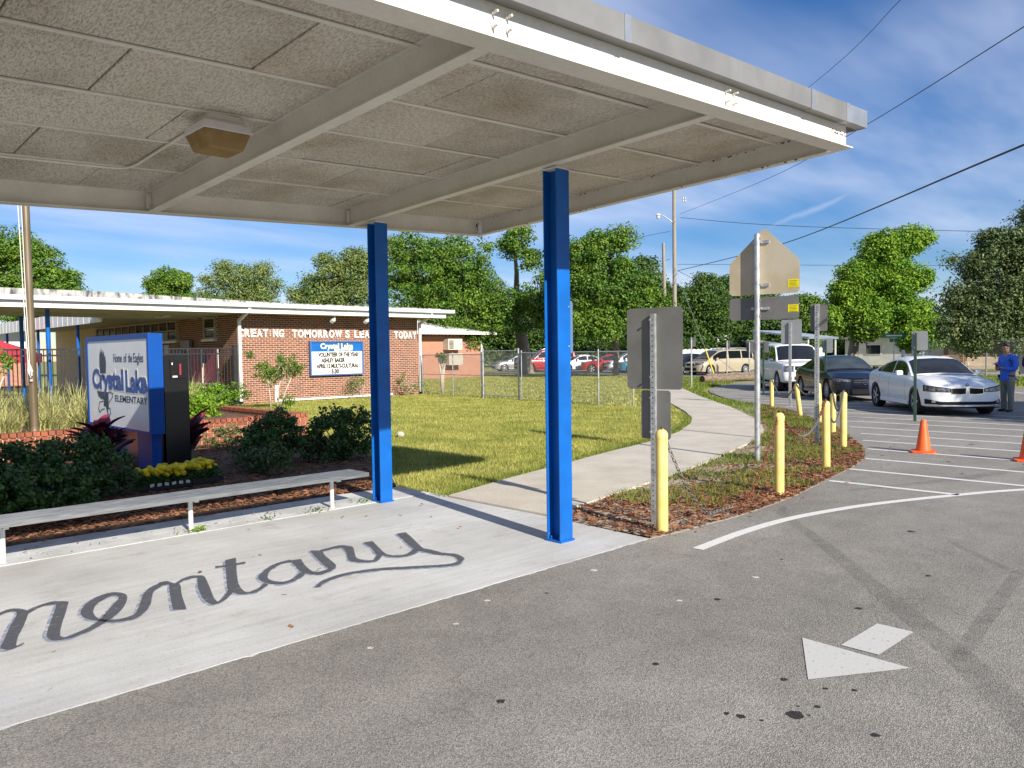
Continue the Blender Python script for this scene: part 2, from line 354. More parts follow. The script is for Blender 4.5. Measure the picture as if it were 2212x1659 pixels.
SCRIPT= [[(1.079, 6.084, 1.072, 6.046), (1.111, 6.108, 1.103, 6.066), (1.161, 6.15, 1.153, 6.099), (1.206, 6.14, 1.193, 6.077), (1.242, 6.065, 1.189, 6.003), (1.247, 5.989, 1.153, 5.894), (1.203, 5.842, 1.118, 5.8), (1.144, 5.668, 1.067, 5.645), (1.091, 5.521, 1.015, 5.485), (1.047, 5.377, 0.979, 5.375), (1.043, 5.327, 0.995, 5.304), (1.062, 5.34, 1.029, 5.301), (1.09, 5.355, 1.089, 5.346)], [(1.249, 6.022, 1.24, 5.95), (1.3, 6.069, 1.293, 6.019), (1.373, 6.111, 1.367, 6.067), (1.438, 6.118, 1.427, 6.049), (1.497, 6.043, 1.419, 5.988), (1.483, 5.982, 1.405, 5.942), (1.408, 5.762, 1.338, 5.745), (1.357, 5.615, 1.283, 5.585), (1.304, 5.459, 1.243, 5.462), (1.273, 5.342, 1.22, 5.367), (1.282, 5.283, 1.232, 5.274), (1.313, 5.284, 1.307, 5.244), (1.359, 5.305, 1.351, 5.258), (1.43, 5.348, 1.423, 5.29), (1.491, 5.403, 1.486, 5.337), (1.551, 5.477, 1.554, 5.404), (1.591, 5.547, 1.607, 5.452), (1.67, 5.676, 1.68, 5.546), (1.743, 5.797, 1.751, 5.664), (1.778, 5.85, 1.806, 5.795), (1.794, 5.911, 1.839, 5.932), (1.784, 5.963, 1.808, 6.024), (1.746, 5.962, 1.754, 6.04), (1.667, 5.89, 1.666, 5.994), (1.609, 5.813, 1.581, 5.892), (1.563, 5.704, 1.513, 5.756), (1.544, 5.631, 1.49, 5.653), (1.535, 5.538, 1.492, 5.556), (1.546, 5.476, 1.522, 5.477), (1.563, 5.438, 1.547, 5.415), (1.598, 5.406, 1.585, 5.367), (1.639, 5.384, 1.631, 5.341), (1.694, 5.387, 1.69, 5.327), (1.748, 5.428, 1.759, 5.371), (1.804, 5.534, 1.836, 5.477), (1.865, 5.668, 1.902, 5.604), (1.947, 5.845, 1.983, 5.806), (2.044, 5.97, 2.041, 5.889), (2.128, 6.022, 2.116, 5.955), (2.178, 6.028, 2.159, 5.96)], [(2.115, 6.039, 2.098, 5.977), (2.173, 6.037, 2.154, 5.97), (2.187, 5.947, 2.141, 5.896), (2.207, 5.876, 2.107, 5.796), (2.132, 5.659, 2.048, 5.615), (2.07, 5.462, 1.994, 5.442), (2.014, 5.276, 1.956, 5.313)], [(2.192, 5.921, 2.19, 5.894), (2.284, 6.013, 2.271, 5.966), (2.357, 6.042, 2.338, 5.98), (2.398, 6.021, 2.375, 5.964), (2.424, 5.964, 2.339, 5.869), (2.371, 5.776, 2.293, 5.741), (2.31, 5.582, 2.247, 5.593), (2.258, 5.419, 2.207, 5.447), (2.234, 5.315, 2.187, 5.339), (2.234, 5.269, 2.195, 5.238), (2.298, 5.33, 2.275, 5.266), (2.372, 5.432, 2.364, 5.36), (2.412, 5.487, 2.422, 5.435)], [(2.836, 6.315, 2.754, 6.31), (2.706, 6.024, 2.646, 6.054), (2.59, 5.756, 2.524, 5.765), (2.516, 5.562, 2.421, 5.52), (2.471, 5.411, 2.411, 5.419), (2.471, 5.32, 2.424, 5.324), (2.525, 5.332, 2.508, 5.284), (2.581, 5.359, 2.566, 5.31), (2.663, 5.442, 2.669, 5.395)], [(2.606, 6.18, 2.594, 6.137), (2.683, 6.143, 2.665, 6.103), (2.754, 6.137, 2.738, 6.101), (2.839, 6.128, 2.821, 6.09)], [(3.127, 5.91, 3.106, 5.849), (3.038, 5.904, 3.026, 5.856), (2.925, 5.849, 2.937, 5.805), (2.811, 5.745, 2.837, 5.717), (2.722, 5.647, 2.758, 5.593), (2.689, 5.559, 2.734, 5.526), (2.68, 5.457, 2.732, 5.458), (2.711, 5.365, 2.748, 5.412), (2.76, 5.324, 2.783, 5.368), (2.828, 5.329, 2.847, 5.382), (2.933, 5.385, 2.926, 5.436), (3.017, 5.476, 2.991, 5.504)], [(3.195, 5.874, 3.122, 5.897), (3.132, 5.707, 3.068, 5.707), (3.087, 5.55, 3.015, 5.528), (3.068, 5.461, 3.022, 5.448), (3.089, 5.406, 3.074, 5.367), (3.153, 5.406, 3.137, 5.355)], [(3.463, 6.002, 3.399, 6.064), (3.392, 5.816, 3.31, 5.792), (3.344, 5.645, 3.243, 5.575), (3.294, 5.486, 3.219, 5.462), (3.215, 5.394, 3.191, 5.426), (3.127, 5.355, 3.145, 5.415), (3.068, 5.351, 3.099, 5.415), (3.037, 5.417, 3.074, 5.458), (3.053, 5.546, 3.083, 5.548)], [(3.465, 6.012, 3.448, 5.97), (3.59, 6.029, 3.561, 5.974), (3.672, 6.029, 3.638, 5.961), (3.707, 5.966, 3.637, 5.908), (3.706, 5.875, 3.579, 5.77), (3.595, 5.675, 3.5, 5.625), (3.532, 5.553, 3.46, 5.538), (3.536, 5.464, 3.476, 5.442), (3.584, 5.395, 3.553, 5.36), (3.659, 5.453, 3.617, 5.362), (3.711, 5.512, 3.704, 5.443), (3.737, 5.561, 3.79, 5.543), (3.822, 5.749, 3.864, 5.725), (3.878, 5.966, 3.956, 5.955)], [(3.801, 5.559, 3.746, 5.504), (3.779, 5.446, 3.746, 5.409), (3.815, 5.369, 3.791, 5.335), (3.89, 5.346, 3.865, 5.301), (3.987, 5.398, 3.959, 5.314), (4.043, 5.45, 4.075, 5.395)], [(4.286, 6.027, 4.372, 6.015), (4.196, 5.799, 4.274, 5.782), (4.101, 5.574, 4.158, 5.521), (4.055, 5.408, 4.113, 5.403), (4.054, 5.271, 4.125, 5.317), (4.074, 5.144, 4.132, 5.183), (4.117, 5.068, 4.153, 5.101), (4.129, 4.998, 4.183, 5.031), (4.098, 4.909, 4.145, 4.902), (4.052, 4.85, 4.078, 4.833), (3.986, 4.832, 3.98, 4.779), (3.909, 4.855, 3.879, 4.818), (3.781, 4.94, 3.751, 4.901), (3.627, 5.053, 3.596, 5.01), (3.497, 5.142, 3.467, 5.098), (3.349, 5.201, 3.328, 5.158), (3.205, 5.225, 3.184, 5.18), (3.088, 5.208, 3.073, 5.159), (2.992, 5.173, 2.982, 5.121), (2.911, 5.103, 2.927, 5.087), (2.876, 5.063, 2.899, 5.053)]]
TREES= {'oak': [(35.0, 44.5, 7.5, 2.7), (33.7, 45.6, 5.8, 1.8), (36.7, 42.9, 8.4, 2.2), (37.5, 41.9, 5.8, 1.8), (35.6, 43.7, 4.1, 1.8), (39.4, 40.4, 9.7, 1.4), (40.3, 39.4, 8.4, 1.0), (40.1, 39.4, 5.4, 1.3), (40.4, 39.0, 3.7, 0.9), (37.0, 42.3, 3.1, 1.2), (33.8, 45.6, 9.1, 1.3), (41.1, 38.5, 6.7, 1.3), (41.8, 37.9, 9.0, 1.2), (37.9, 41.4, 4.1, 1.4), (39.1, 40.2, 4.1, 1.2), (41.1, 38.4, 4.7, 1.4), (39.0, 40.5, 5.4, 1.2), (33.1, 46.3, 7.5, 1.5), (35.6, 43.7, 5.8, 2.0)], 'B': [(38.9, 32.3, 8.2, 1.4), (40.0, 31.3, 8.9, 0.9), (38.2, 32.9, 6.1, 1.6), (39.7, 31.4, 5.2, 1.5), (39.0, 32.0, 3.4, 1.3), (40.5, 30.6, 3.7, 1.0), (37.9, 33.1, 3.5, 1.2), (38.8, 32.3, 5.2, 1.3), (40.7, 30.5, 5.6, 1.2), (41.3, 29.9, 4.6, 1.1), (40.0, 31.3, 7.0, 1.0), (38.1, 33.1, 7.6, 1.3), (41.1, 30.0, 3.0, 1.1)], 'C': [(61.8, 45.0, 7.8, 1.9), (61.1, 45.6, 5.1, 2.0), (62.6, 44.0, 5.1, 1.6), (63.0, 43.5, 3.1, 1.4), (60.2, 46.6, 8.3, 1.6), (61.7, 45.2, 9.8, 1.0), (61.6, 44.9, 3.4, 2.1), (60.1, 46.5, 4.3, 2.0), (63.4, 43.5, 6.9, 1.5), (62.8, 43.7, 1.6, 1.8)], 'D1': [(69.6, 44.4, 6.7, 1.9), (70.2, 43.9, 8.6, 1.1), (68.8, 45.0, 4.4, 1.9), (70.9, 43.0, 4.3, 1.8), (68.2, 45.4, 2.5, 1.4), (68.6, 45.4, 6.7, 1.6), (70.6, 43.4, 6.7, 1.7), (69.4, 44.3, 2.5, 1.9)], 'D2': [(79.9, 45.6, 7.7, 2.1), (81.3, 44.1, 5.0, 1.8), (79.5, 45.9, 4.6, 1.7), (82.4, 43.0, 4.5, 1.7), (78.9, 46.7, 9.0, 1.1), (80.5, 44.7, 2.7, 1.6), (78.4, 47.0, 6.7, 1.8), (81.8, 43.7, 7.1, 1.4), (83.1, 42.2, 2.7, 1.8), (83.6, 41.9, 5.5, 1.4)], 'D3': [(87.0, 41.4, 5.0, 1.9), (88.2, 40.2, 4.2, 1.5), (86.5, 42.0, 6.9, 1.3), (87.7, 40.6, 2.4, 1.6), (85.4, 42.8, 2.4, 1.8), (88.8, 39.5, 2.3, 1.6), (87.5, 41.0, 6.6, 1.3)], 'E': [(62.4, 23.6, 9.2, 1.6), (63.9, 22.3, 9.7, 1.3), (64.6, 21.5, 10.2, 0.7), (61.2, 24.7, 7.1, 1.6), (63.0, 23.0, 7.0, 1.8), (60.3, 25.5, 6.0, 1.3), (61.3, 24.4, 4.2, 2.1), (63.4, 22.4, 4.2, 1.8), (59.5, 26.1, 3.9, 1.1), (64.4, 21.6, 7.0, 0.9)], 'E2': [(60.5, 19.5, 2.8, 1.2), (61.7, 18.3, 2.6, 1.0), (59.6, 20.4, 2.3, 1.0), (62.3, 17.8, 2.1, 0.7)], 'F': [(53.4, 12.7, 7.3, 1.6), (52.0, 14.0, 6.3, 1.2), (51.2, 14.7, 4.6, 1.1), (52.5, 13.4, 4.3, 1.6), (53.7, 12.3, 5.1, 1.9), (51.5, 14.3, 3.3, 1.3), (53.3, 12.6, 2.7, 1.5), (50.7, 15.3, 6.8, 0.4), (54.8, 11.4, 6.7, 2.2), (52.5, 13.7, 7.9, 0.7), (54.5, 11.8, 9.2, 1.1), (51.5, 14.3, 2.0, 0.9), (53.0, 12.8, 1.8, 1.0), (50.7, 15.1, 2.9, 1.0), (52.1, 13.8, 2.6, 1.1)], 'G': [(17.0, 81.5, 11.5, 2.1), (18.7, 79.8, 10.4, 1.7), (20.2, 78.3, 8.9, 1.2), (14.9, 83.5, 10.7, 2.7), (17.8, 80.6, 9.0, 1.9), (16.5, 81.7, 6.9, 2.5), (18.9, 79.4, 7.3, 2.1), (20.4, 78.0, 7.3, 1.5)], 'H': [(32.5, 87.3, 10.3, 1.2), (31.5, 88.2, 9.5, 1.0), (33.5, 86.3, 9.7, 1.3), (32.4, 87.4, 8.3, 1.6), (30.9, 88.7, 7.9, 1.2), (33.8, 85.9, 7.8, 1.5)], 'H2': [(38.9, 85.4, 11.0, 1.8), (37.5, 86.7, 10.1, 1.5), (40.9, 83.4, 10.4, 1.7), (39.9, 84.3, 9.5, 1.5), (36.9, 87.2, 8.0, 1.8), (38.8, 85.4, 7.9, 1.9), (41.0, 83.2, 7.9, 1.9), (42.2, 82.1, 9.4, 1.2), (38.1, 86.2, 11.6, 1.0), (41.5, 82.9, 11.5, 0.9)], 'I': [(40.1, 66.0, 9.5, 1.8), (39.0, 67.1, 8.2, 1.5), (41.6, 64.6, 9.3, 1.9), (42.7, 63.6, 10.4, 1.7), (44.4, 62.1, 11.9, 1.3), (40.7, 65.4, 7.8, 1.5), (38.1, 67.8, 6.7, 1.6), (40.0, 66.0, 6.4, 1.8), (42.3, 63.8, 6.8, 1.8), (37.5, 68.4, 7.8, 0.9), (41.5, 64.8, 10.9, 1.2), (39.5, 66.7, 10.7, 0.8)]}
WIRES= {'w1': [(49.38, 33.33, 7.58), (37.97, 19.28, 7.06), (16.47, 3.78, 5.29), (12.1, 1.01, 4.84)], 'w2': [(49.71, 33.24, 11.52), (49.63, 24.87, 9.86), (56.25, 12.85, 8.63), (59.54, 6.86, 8.15)], 'w3': [(49.72, 33.25, 11.8), (35.76, 18.8, 10.01), (24.67, 9.94, 8.45), (16.55, 3.82, 7.4)], 'w4': [(49.62, 33.46, 13.93), (29.37, 13.93, 11.64), (21.39, 7.66, 10.57)], 'w5': [(49.4, 33.34, 8.07), (59.7, 26.18, 8.05), (72.56, 16.54, 8.01)], 'w6': [(49.43, 33.29, 7.58), (45.21, 26.09, 4.95), (46.82, 21.67, 3.47), (53.84, 17.61, 2.38), (65.89, 17.09, 2.12)], 'w7': [(49.1, 33.77, 10.51), (48.8, 36.82, 10.25), (47.21, 41.08, 9.02)], 'w8': [(49.02, 33.73, 8.45), (49.11, 36.41, 8.18), (47.14, 41.05, 7.18)], 'guy1': [(49.47, 33.3, 8.44), (44.88, 28.99, 1.43), (44.71, 28.39, 0.11)]}
# ------------------------------------------------------------------ ground materials
def asphalt_mat():
    m = bpy.data.materials.new('asphalt'); m.use_nodes = True; t = m.node_tree; b = t.nodes['Principled BSDF']
    g = N(t, 'ShaderNodeNewGeometry'); P = g.outputs['Position']
    def noise(sc, de, ro=.5):
        n = N(t, 'ShaderNodeTexNoise'); n.inputs['Scale'].default_value = sc; n.inputs['Detail'].default_value = de; n.inputs['Roughness'].default_value = ro
        lk(t, P, n.inputs['Vector']); return n.outputs[0]
    big = ramp(t, noise(.35, 3), .3, .7, (.198, .188, .175, 1), (.262, .25, .235, 1))
    mid = ramp(t, noise(3.0, 3), .25, .75, (.86, .86, .86, 1), (1.12, 1.12, 1.11, 1))
    vo = N(t, 'ShaderNodeTexVoronoi'); vo.inputs['Scale'].default_value = 150; lk(t, P, vo.inputs['Vector'])
    sepc = N(t, 'ShaderNodeSeparateColor'); lk(t, vo.outputs['Color'], sepc.inputs[0])
    fine = ramp(t, sepc.outputs[0], .05, .95, (.64, .64, .65, 1), (1.40, 1.38, 1.34, 1))
    fine2 = ramp(t, noise(260, 0), .3, .7, (.62, .62, .62, 1), (1.4, 1.4, 1.38, 1))
    vc = N(t, 'ShaderNodeTexVoronoi'); vc.feature = 'DISTANCE_TO_EDGE'; vc.inputs['Scale'].default_value = .42
    wv_ = N(t, 'ShaderNodeTexNoise'); wv_.inputs['Scale'].default_value = 2.2; wv_.inputs['Detail'].default_value = 4; lk(t, P, wv_.inputs['Vector'])
    mixv = N(t, 'ShaderNodeVectorMath', op='MULTIPLY_ADD'); mixv.inputs[1].default_value = (.7, .7, .7); lk(t, wv_.outputs['Color'], mixv.inputs[0]); lk(t, P, mixv.inputs[2]); lk(t, mixv.outputs[0], vc.inputs['Vector'])
    crack = ramp(t, vc.outputs['Distance'], .0, .0035, (.78, .77, .76, 1), (1, 1, 1, 1))
    mpw = N(t, 'ShaderNodeMapping'); mpw.inputs['Scale'].default_value = (.12, .75, 1); mpw.inputs['Rotation'].default_value = (0, 0, R_(6)); lk(t, P, mpw.inputs[0])
    nwp = N(t, 'ShaderNodeTexNoise'); nwp.inputs['Scale'].default_value = 1.0; nwp.inputs['Detail'].default_value = 3; lk(t, mpw.outputs[0], nwp.inputs['Vector'])
    paths = ramp(t, nwp.outputs[0], .3, .7, (.88, .88, .88, 1), (1.1, 1.1, 1.09, 1))
    cur = big.outputs[0]
    for r in (mid, paths, crack, fine, fine2):
        mm = N(t, 'ShaderNodeMixRGB', blend_type='MULTIPLY'); mm.inputs[0].default_value = 1; lk(t, cur, mm.inputs[1]); lk(t, r.outputs[0], mm.inputs[2]); cur = mm.outputs[0]
    lk(t, cur, b.inputs['Base Color']); b.inputs['Roughness'].default_value = .85; b.inputs['Specular IOR Level'].default_value = .35
    bp = N(t, 'ShaderNodeBump'); bp.inputs['Strength'].default_value = .55; bp.inputs['Distance'].default_value = .006
    lk(t, vo.outputs['Distance'], bp.inputs['Height']); lk(t, bp.outputs[0], b.inputs['Normal'])
    return m
def slab_mat():
    m = bpy.data.materials.new('slab_concrete'); m.use_nodes = True; t = m.node_tree; b = t.nodes['Principled BSDF']
    g = N(t, 'ShaderNodeNewGeometry'); P = g.outputs['Position']
    def noise(sc, de, st=None, ro=.55, dist=0):
        v = P
        if st:
            mp_ = N(t, 'ShaderNodeMapping'); mp_.inputs['Scale'].default_value = st; mp_.inputs['Rotation'].default_value = (0, 0, R_(3)); lk(t, P, mp_.inputs[0]); v = mp_.outputs[0]
        n = N(t, 'ShaderNodeTexNoise'); n.inputs['Scale'].default_value = sc; n.inputs['Detail'].default_value = de; n.inputs['Roughness'].default_value = ro; n.inputs['Distortion'].default_value = dist
        lk(t, v, n.inputs['Vector']); return n.outputs[0]
    cur = ramp(t, noise(.9, 4), .32, .66, (.41, .41, .405, 1), (.54, .545, .55, 1)).outputs[0]
    for r in (ramp(t, noise(1.0, 4, (1.2, 16, 1), .65), .30, .60, (.90, .89, .87, 1), (1.04, 1.04, 1.04, 1)),
              ramp(t, noise(1.0, 4, (.8, 60, 1), .7), .27, .40, (.80, .78, .75, 1), (1, 1, 1, 1)),
              ramp(t, noise(2.3, 5, None, .7), .28, .42, (.80, .77, .73, 1), (1, 1, 1, 1)),
              ramp(t, noise(42, 1), .24, .33, (.74, .73, .71, 1), (1, 1, 1, 1)),
              ramp(t, noise(160, 0), .3, .7, (.92, .92, .92, 1), (1.07, 1.07, 1.07, 1))):
        mm = N(t, 'ShaderNodeMixRGB', blend_type='MULTIPLY'); mm.inputs[0].default_value = 1; lk(t, cur, mm.inputs[1]); lk(t, r.outputs[0], mm.inputs[2]); cur = mm.outputs[0]
    lk(t, cur, b.inputs['Base Color']); b.inputs['Roughness'].default_value = .72; b.inputs['Specular IOR Level'].default_value = .3
    bp = N(t, 'ShaderNodeBump'); bp.inputs['Strength'].default_value = .15; bp.inputs['Distance'].default_value = .004
    lk(t, noise(60, 1), bp.inputs['Height']); lk(t, bp.outputs[0], b.inputs['Normal'])
    return m
def panel_mat():
    """wood-wool roof board: matted pale fibres over dark gaps"""
    m = bpy.data.materials.new('fibre_board'); m.use_nodes = True; t = m.node_tree; b = t.nodes['Principled BSDF']
    tcx = N(t, 'ShaderNodeNewGeometry'); P = tcx.outputs['Position']
    vec = None; outs = []
    for rot, sc in ((20, (60, 15, 1)), (100, (64, 16, 1)), (-35, (56, 15, 1))):
        mp_ = N(t, 'ShaderNodeMapping'); mp_.inputs['Rotation'].default_value = (0, 0, R_(rot)); mp_.inputs['Scale'].default_value = sc; lk(t, P, mp_.inputs[0])
        n = N(t, 'ShaderNodeTexNoise'); n.inputs['Scale'].default_value = 1.7; n.inputs['Detail'].default_value = 1; lk(t, mp_.outputs[0], n.inputs['Vector']); outs.append(n.outputs[0])
    cur = outs[0]
    for o in outs[1:]:
        mm = N(t, 'ShaderNodeMath', op='MAXIMUM'); lk(t, cur, mm.inputs[0]); lk(t, o, mm.inputs[1]); cur = mm.outputs[0]
    r = ramp(t, cur, .48, .64, (.41, .375, .315, 1), (.67, .62, .535, 1))
    nb = N(t, 'ShaderNodeTexNoise'); nb.inputs['Scale'].default_value = 1.3; nb.inputs['Detail'].default_value = 5; lk(t, P, nb.inputs['Vector'])
    rb_ = ramp(t, nb.outputs[0], .28, .55, (.74, .70, .63, 1), (1.06, 1.06, 1.06, 1))
    oi = N(t, 'ShaderNodeObjectInfo'); ma = N(t, 'ShaderNodeMath', op='MULTIPLY_ADD'); ma.inputs[1].default_value = .12; ma.inputs[2].default_value = .94; lk(t, oi.outputs['Random'], ma.inputs[0])
    m1 = N(t, 'ShaderNodeMixRGB', blend_type='MULTIPLY'); m1.inputs[0].default_value = 1; lk(t, r.outputs[0], m1.inputs[1]); lk(t, rb_.outputs[0], m1.inputs[2])
    m2 = N(t, 'ShaderNodeMixRGB', blend_type='MULTIPLY'); m2.inputs[0].default_value = 1; lk(t, m1.outputs[0], m2.inputs[1]); lk(t, ma.outputs[0], m2.inputs[2])
    lk(t, m2.outputs[0], b.inputs['Base Color']); b.inputs['Roughness'].default_value = .95; b.inputs['Specular IOR Level'].default_value = .1
    bp = N(t, 'ShaderNodeBump'); bp.inputs['Strength'].default_value = .8; bp.inputs['Distance'].default_value = .012
    lk(t, cur, bp.inputs['Height']); lk(t, bp.outputs[0], b.inputs['Normal'])
    return m
def overlay_mat(name, col, alpha_lo, alpha_hi, scale, mx_a=1.0, stretch=None):
    """thin worn film (paint, rubber, oil): noise lets the surface beneath show"""
    m = bpy.data.materials.new(name); m.use_nodes = True; t = m.node_tree; b = t.nodes['Principled BSDF']
    b.inputs['Base Color'].default_value = (*col, 1); b.inputs['Roughness'].default_value = .75
    g = N(t, 'ShaderNodeNewGeometry'); v = g.outputs['Position']
    if stretch:
        mp_ = N(t, 'ShaderNodeMapping'); mp_.inputs['Scale'].default_value = stretch; lk(t, v, mp_.inputs[0]); v = mp_.outputs[0]
    n = N(t, 'ShaderNodeTexNoise'); n.inputs['Scale'].default_value = scale; n.inputs['Detail'].default_value = 5; n.inputs['Roughness'].default_value = .65; lk(t, v, n.inputs['Vector'])
    r = ramp(t, n.outputs[0], alpha_lo, alpha_hi, (0, 0, 0, 1), (mx_a, mx_a, mx_a, 1))
    lk(t, r.outputs[0], b.inputs['Alpha'])
    return m
M['asphalt'] = asphalt_mat(); M['slab'] = slab_mat(); M['panel'] = panel_mat()
M['ground'] = MAT('grass_ground', (.19, .19, .05), .95, col2=(.28, .27, .075), vscale=.8, bump=.5, bscale=20, world=True, speck=.35, speck_scale=18)
M['road_paint'] = overlay_mat('road_paint', (.62, .62, .60), .26, .40, 45)
M['arrow_paint'] = overlay_mat('arrow_paint', (.52, .52, .50), .22, .40, 40, .95)
M['script_black'] = overlay_mat('script_black', (.088, .09, .102), .26, .52, 12, .92, (1, 5, 1))
M['script_blue'] = overlay_mat('script_blue', (.24, .30, .46), .40, .60, 14, .8)
M['rubber_mark'] = overlay_mat('rubber_mark', (.05, .049, .048), .32, .8, 6, .30)
M['oil'] = overlay_mat('oil_stain', (.02, .017, .016), .25, .45, 60, .85)
M['gum'] = overlay_mat('gum_spot', (.62, .60, .56), .3, .5, 70, .9)

# ------------------------------------------------------------------ ground, lot, slab, walks
gmb = MB(); gmb.grid([[(x, y, -.035) for y in (-600, -60, 0, 60, 600)] for x in (-600, -60, 0, 60, 600)])
ground = struct('ground', gmb, M['ground'])
MULCH_OUT = [(5.75, 4.19), (6.17, 4.14), (6.59, 4.13), (7.10, 4.10), (7.81, 4.13), (8.63, 4.20), (10.01, 4.43), (11.36, 4.64), (12.31, 4.89), (13.67, 5.49),
             (15.4, 6.5), (16.72, 7.27), (18.59, 8.74), (20.27, 10.00), (22.13, 11.89), (22.87, 12.95), (24.41, 14.49), (27.41, 16.99), (28.97, 18.01), (31.86, 19.44), (36.2, 20.8)]
SW_L = [(5.82, 7.14), (6.54, 7.34), (7.16, 7.52), (8.88, 7.92), (10.26, 8.26), (11.49, 8.50), (13.48, 9.11), (15.31, 10.00), (16.63, 10.82), (18.38, 12.19), (21.32, 14.75), (28.77, 20.85), (33, 24.2)]
SW_R = [(5.82, 5.50), (6.66, 5.64), (7.15, 5.74), (8.18, 5.93), (9.09, 6.11), (10.12, 6.35), (11.22, 6.66), (12.43, 7.00), (13.32, 7.31), (14.86, 7.93), (15.81, 8.50), (17.15, 9.40), (19.80, 11.45), (21.00, 12.47), (23.99, 15.15), (30.13, 20.23), (34, 23.2)]
lot = [(-45, -60), (-45, 4.2), (5.75, 4.2)]+MULCH_OUT[1:]+[(38.5, 19), (37.8, 11.5), (36.6, 8.6), (34.5, 5.2), (33.5, -60)]
amb = MB(); amb.prism(lot, -.3, 0.0)
asphalt = struct('asphalt_lot', amb, M['asphalt'])
road2 = struct('side_road', MB().prism([(44.6, 26.6), (41.5, 30.5), (45.5, 36), (62, 30.5), (58, 23)], -.3, -.006), M['asphalt'])
park2 = struct('far_parking', MB().prism([(44.2, 34.2), (45.6, 53), (70, 60), (70, 38)], -.3, -.004), M['asphalt'])
struct('far_kerb', MB().prism([(43.9, 33.5), (45.3, 53), (45.5, 53), (44.1, 33.5)], -.1, .12), M['sidewalk'])
struct('street_pavement', MB().prism([(50.2, -5), (51.6, 20), (57, 22), (55.2, -5)], -.1, .012), M['sidewalk'])
slab = struct('concrete_slab', MB().prism([(-8, 4.2), (-8, 7.5), (5.82, 7.5), (5.82, 5.55), (5.80, 4.2)], -.2, .004), M['slab'])
strip = struct('bench_strip', MB().prism([(-8, 7.505), (-8, 8.20), (5.0, 8.26), (5.84, 8.16), (5.86, 7.15), (5.825, 7.15), (5.822, 7.505)], -.2, .009), M['concrete_strip'])
# thin rough lip of pale concrete along the asphalt edge
rng = np.random.default_rng(3)
lp = MB(); xs = np.arange(-8, 5.8, .06)
row = [[(x, 4.203, .0035), (x, 4.190+.008*rng.standard_normal(), .0012)] for x in xs]
lp.grid(row); lip = lp.build('slab_lip', M['slab'], slab)
# sidewalk in sections with open joints
def arc(pl):
    p = np.array(pl); s = np.r_[0, np.cumsum(np.hypot(*np.diff(p, axis=0).T))]; return p, s
pL, sL = arc(SW_L); pR, sR = arc(SW_R)
def at_s(p, s, q): return np.array([np.interp(q, s, p[:, 0]), np.interp(q, s, p[:, 1])])
def near_s(p, s, pt):
    q = np.linspace(0, s[-1], 800); d = [np.hypot(*(at_s(p, s, k)-pt)) for k in q]; return q[int(np.argmin(d))]
cuts = [(0, 0)]+[(near_s(pL, sL, a), near_s(pR, sR, b)) for a, b in (((8.0, 7.7), (8.17, 5.94)), ((11.40, 8.4), (11.13, 6.65)), ((14.1, 9.4), (13.69, 7.54)), ((16.7, 10.9), (16.2, 8.9)), ((19.1, 12.8), (18.5, 10.4)), ((22.3, 15.6), (21.6, 13.0)), ((25.5, 18.2), (25.0, 16.1)))]+[(sL[-1], sR[-1])]
swroot = struct('sidewalk', MB().prism([tuple(q) for q in SW_L]+[tuple(q) for q in SW_R[::-1]], -.2, -.005), M['sidewalk'])
for (a0, b0), (a1, b1) in zip(cuts[:-1], cuts[1:]):
    n = 7; g_ = .006
    A = [at_s(pL, sL, k) for k in np.linspace(a0+g_, a1-g_, n)]; B = [at_s(pR, sR, k) for k in np.linspace(b0+g_, b1-g_, n)]
    mb = MB().prism([tuple(q) for q in A]+[tuple(q) for q in B[::-1]], -.15, .03)
    mb.build('sidewalk_section', M['sidewalk'], swroot, bevel=.008)
# painted lines
def ribbon(pts, w, z, name, mat, parent):
    p = [Vector((x, y, 0)) for x, y in pts]; rows = []
    for i, q in enumerate(p):
        d = (p[min(i+1, len(p)-1)]-p[max(i-1, 0)]).normalized(); n = Vector((-d.y, d.x, 0))
        ww = w[i] if isinstance(w, (list, tuple)) else w
        rows.append([tuple(q+n*ww/2+Vector((0, 0, z))), tuple(q-n*ww/2+Vector((0, 0, z)))])
    return MB().grid(rows).build(name, mat, parent)
def smooth_pts(pts, n=8):
    P = [Vector((*p, 0)) if len(p) == 2 else Vector(p) for p in pts]; o = []
    for i in range(len(P)-1):
        a, b, c, d = P[max(i-1, 0)], P[i], P[i+1], P[min(i+2, len(P)-1)]
        for k in range(n):
            t = k/n; o.append(.5*((2*b)+(c-a)*t+(2*a-5*b+4*c-d)*t*t+(3*b-a-3*c+d)*t**3))
    o.append(P[-1]); return o
ribbon([tuple(q[:2]) for q in smooth_pts([(5.72, 3.67), (6.53, 3.71), (7.34, 3.67), (8.09, 3.52), (8.77, 3.31), (9.74, 2.90), (10.69, 2.41), (12.5, 1.2)])], .105, .004, 'edge_line', M['road_paint'], asphalt)
for x, y0, y1 in ((9.84, 4.36, 2.86), (10.98, 4.58, 2.30), (12.17, 4.86, 1.6), (13.36, 5.27, 1.2), (14.54, 5.82, 1.2), (15.7, 6.33, 1.2), (16.9, 7.04, 1.2), (18.2, 7.75, 1.2), (19.35, 8.6, 1.2), (20.5, 9.6, 1.5), (21.65, 10.9, 2), (22.8, 12.3, 6), (23.95, 13.6, 8), (25.1, 14.9, 9), (26.25, 15.9, 10), (27.4, 16.8, 11), (28.6, 17.6, 12)):
    ribbon([(x, y0), (x, y1)], .105, .004, 'hatch_line', M['road_paint'], asphalt)
ribbon([(26, 3.2), (33.5, 8.1)], .11, .004, 'hatch_line', M['road_paint'], asphalt)
MB().add([(4.36, 2.09, .004), (3.82, 1.80, .004), (4.33, 1.48, .004)], [(0, 1, 2)]).build('arrow_head', M['arrow_paint'], asphalt)
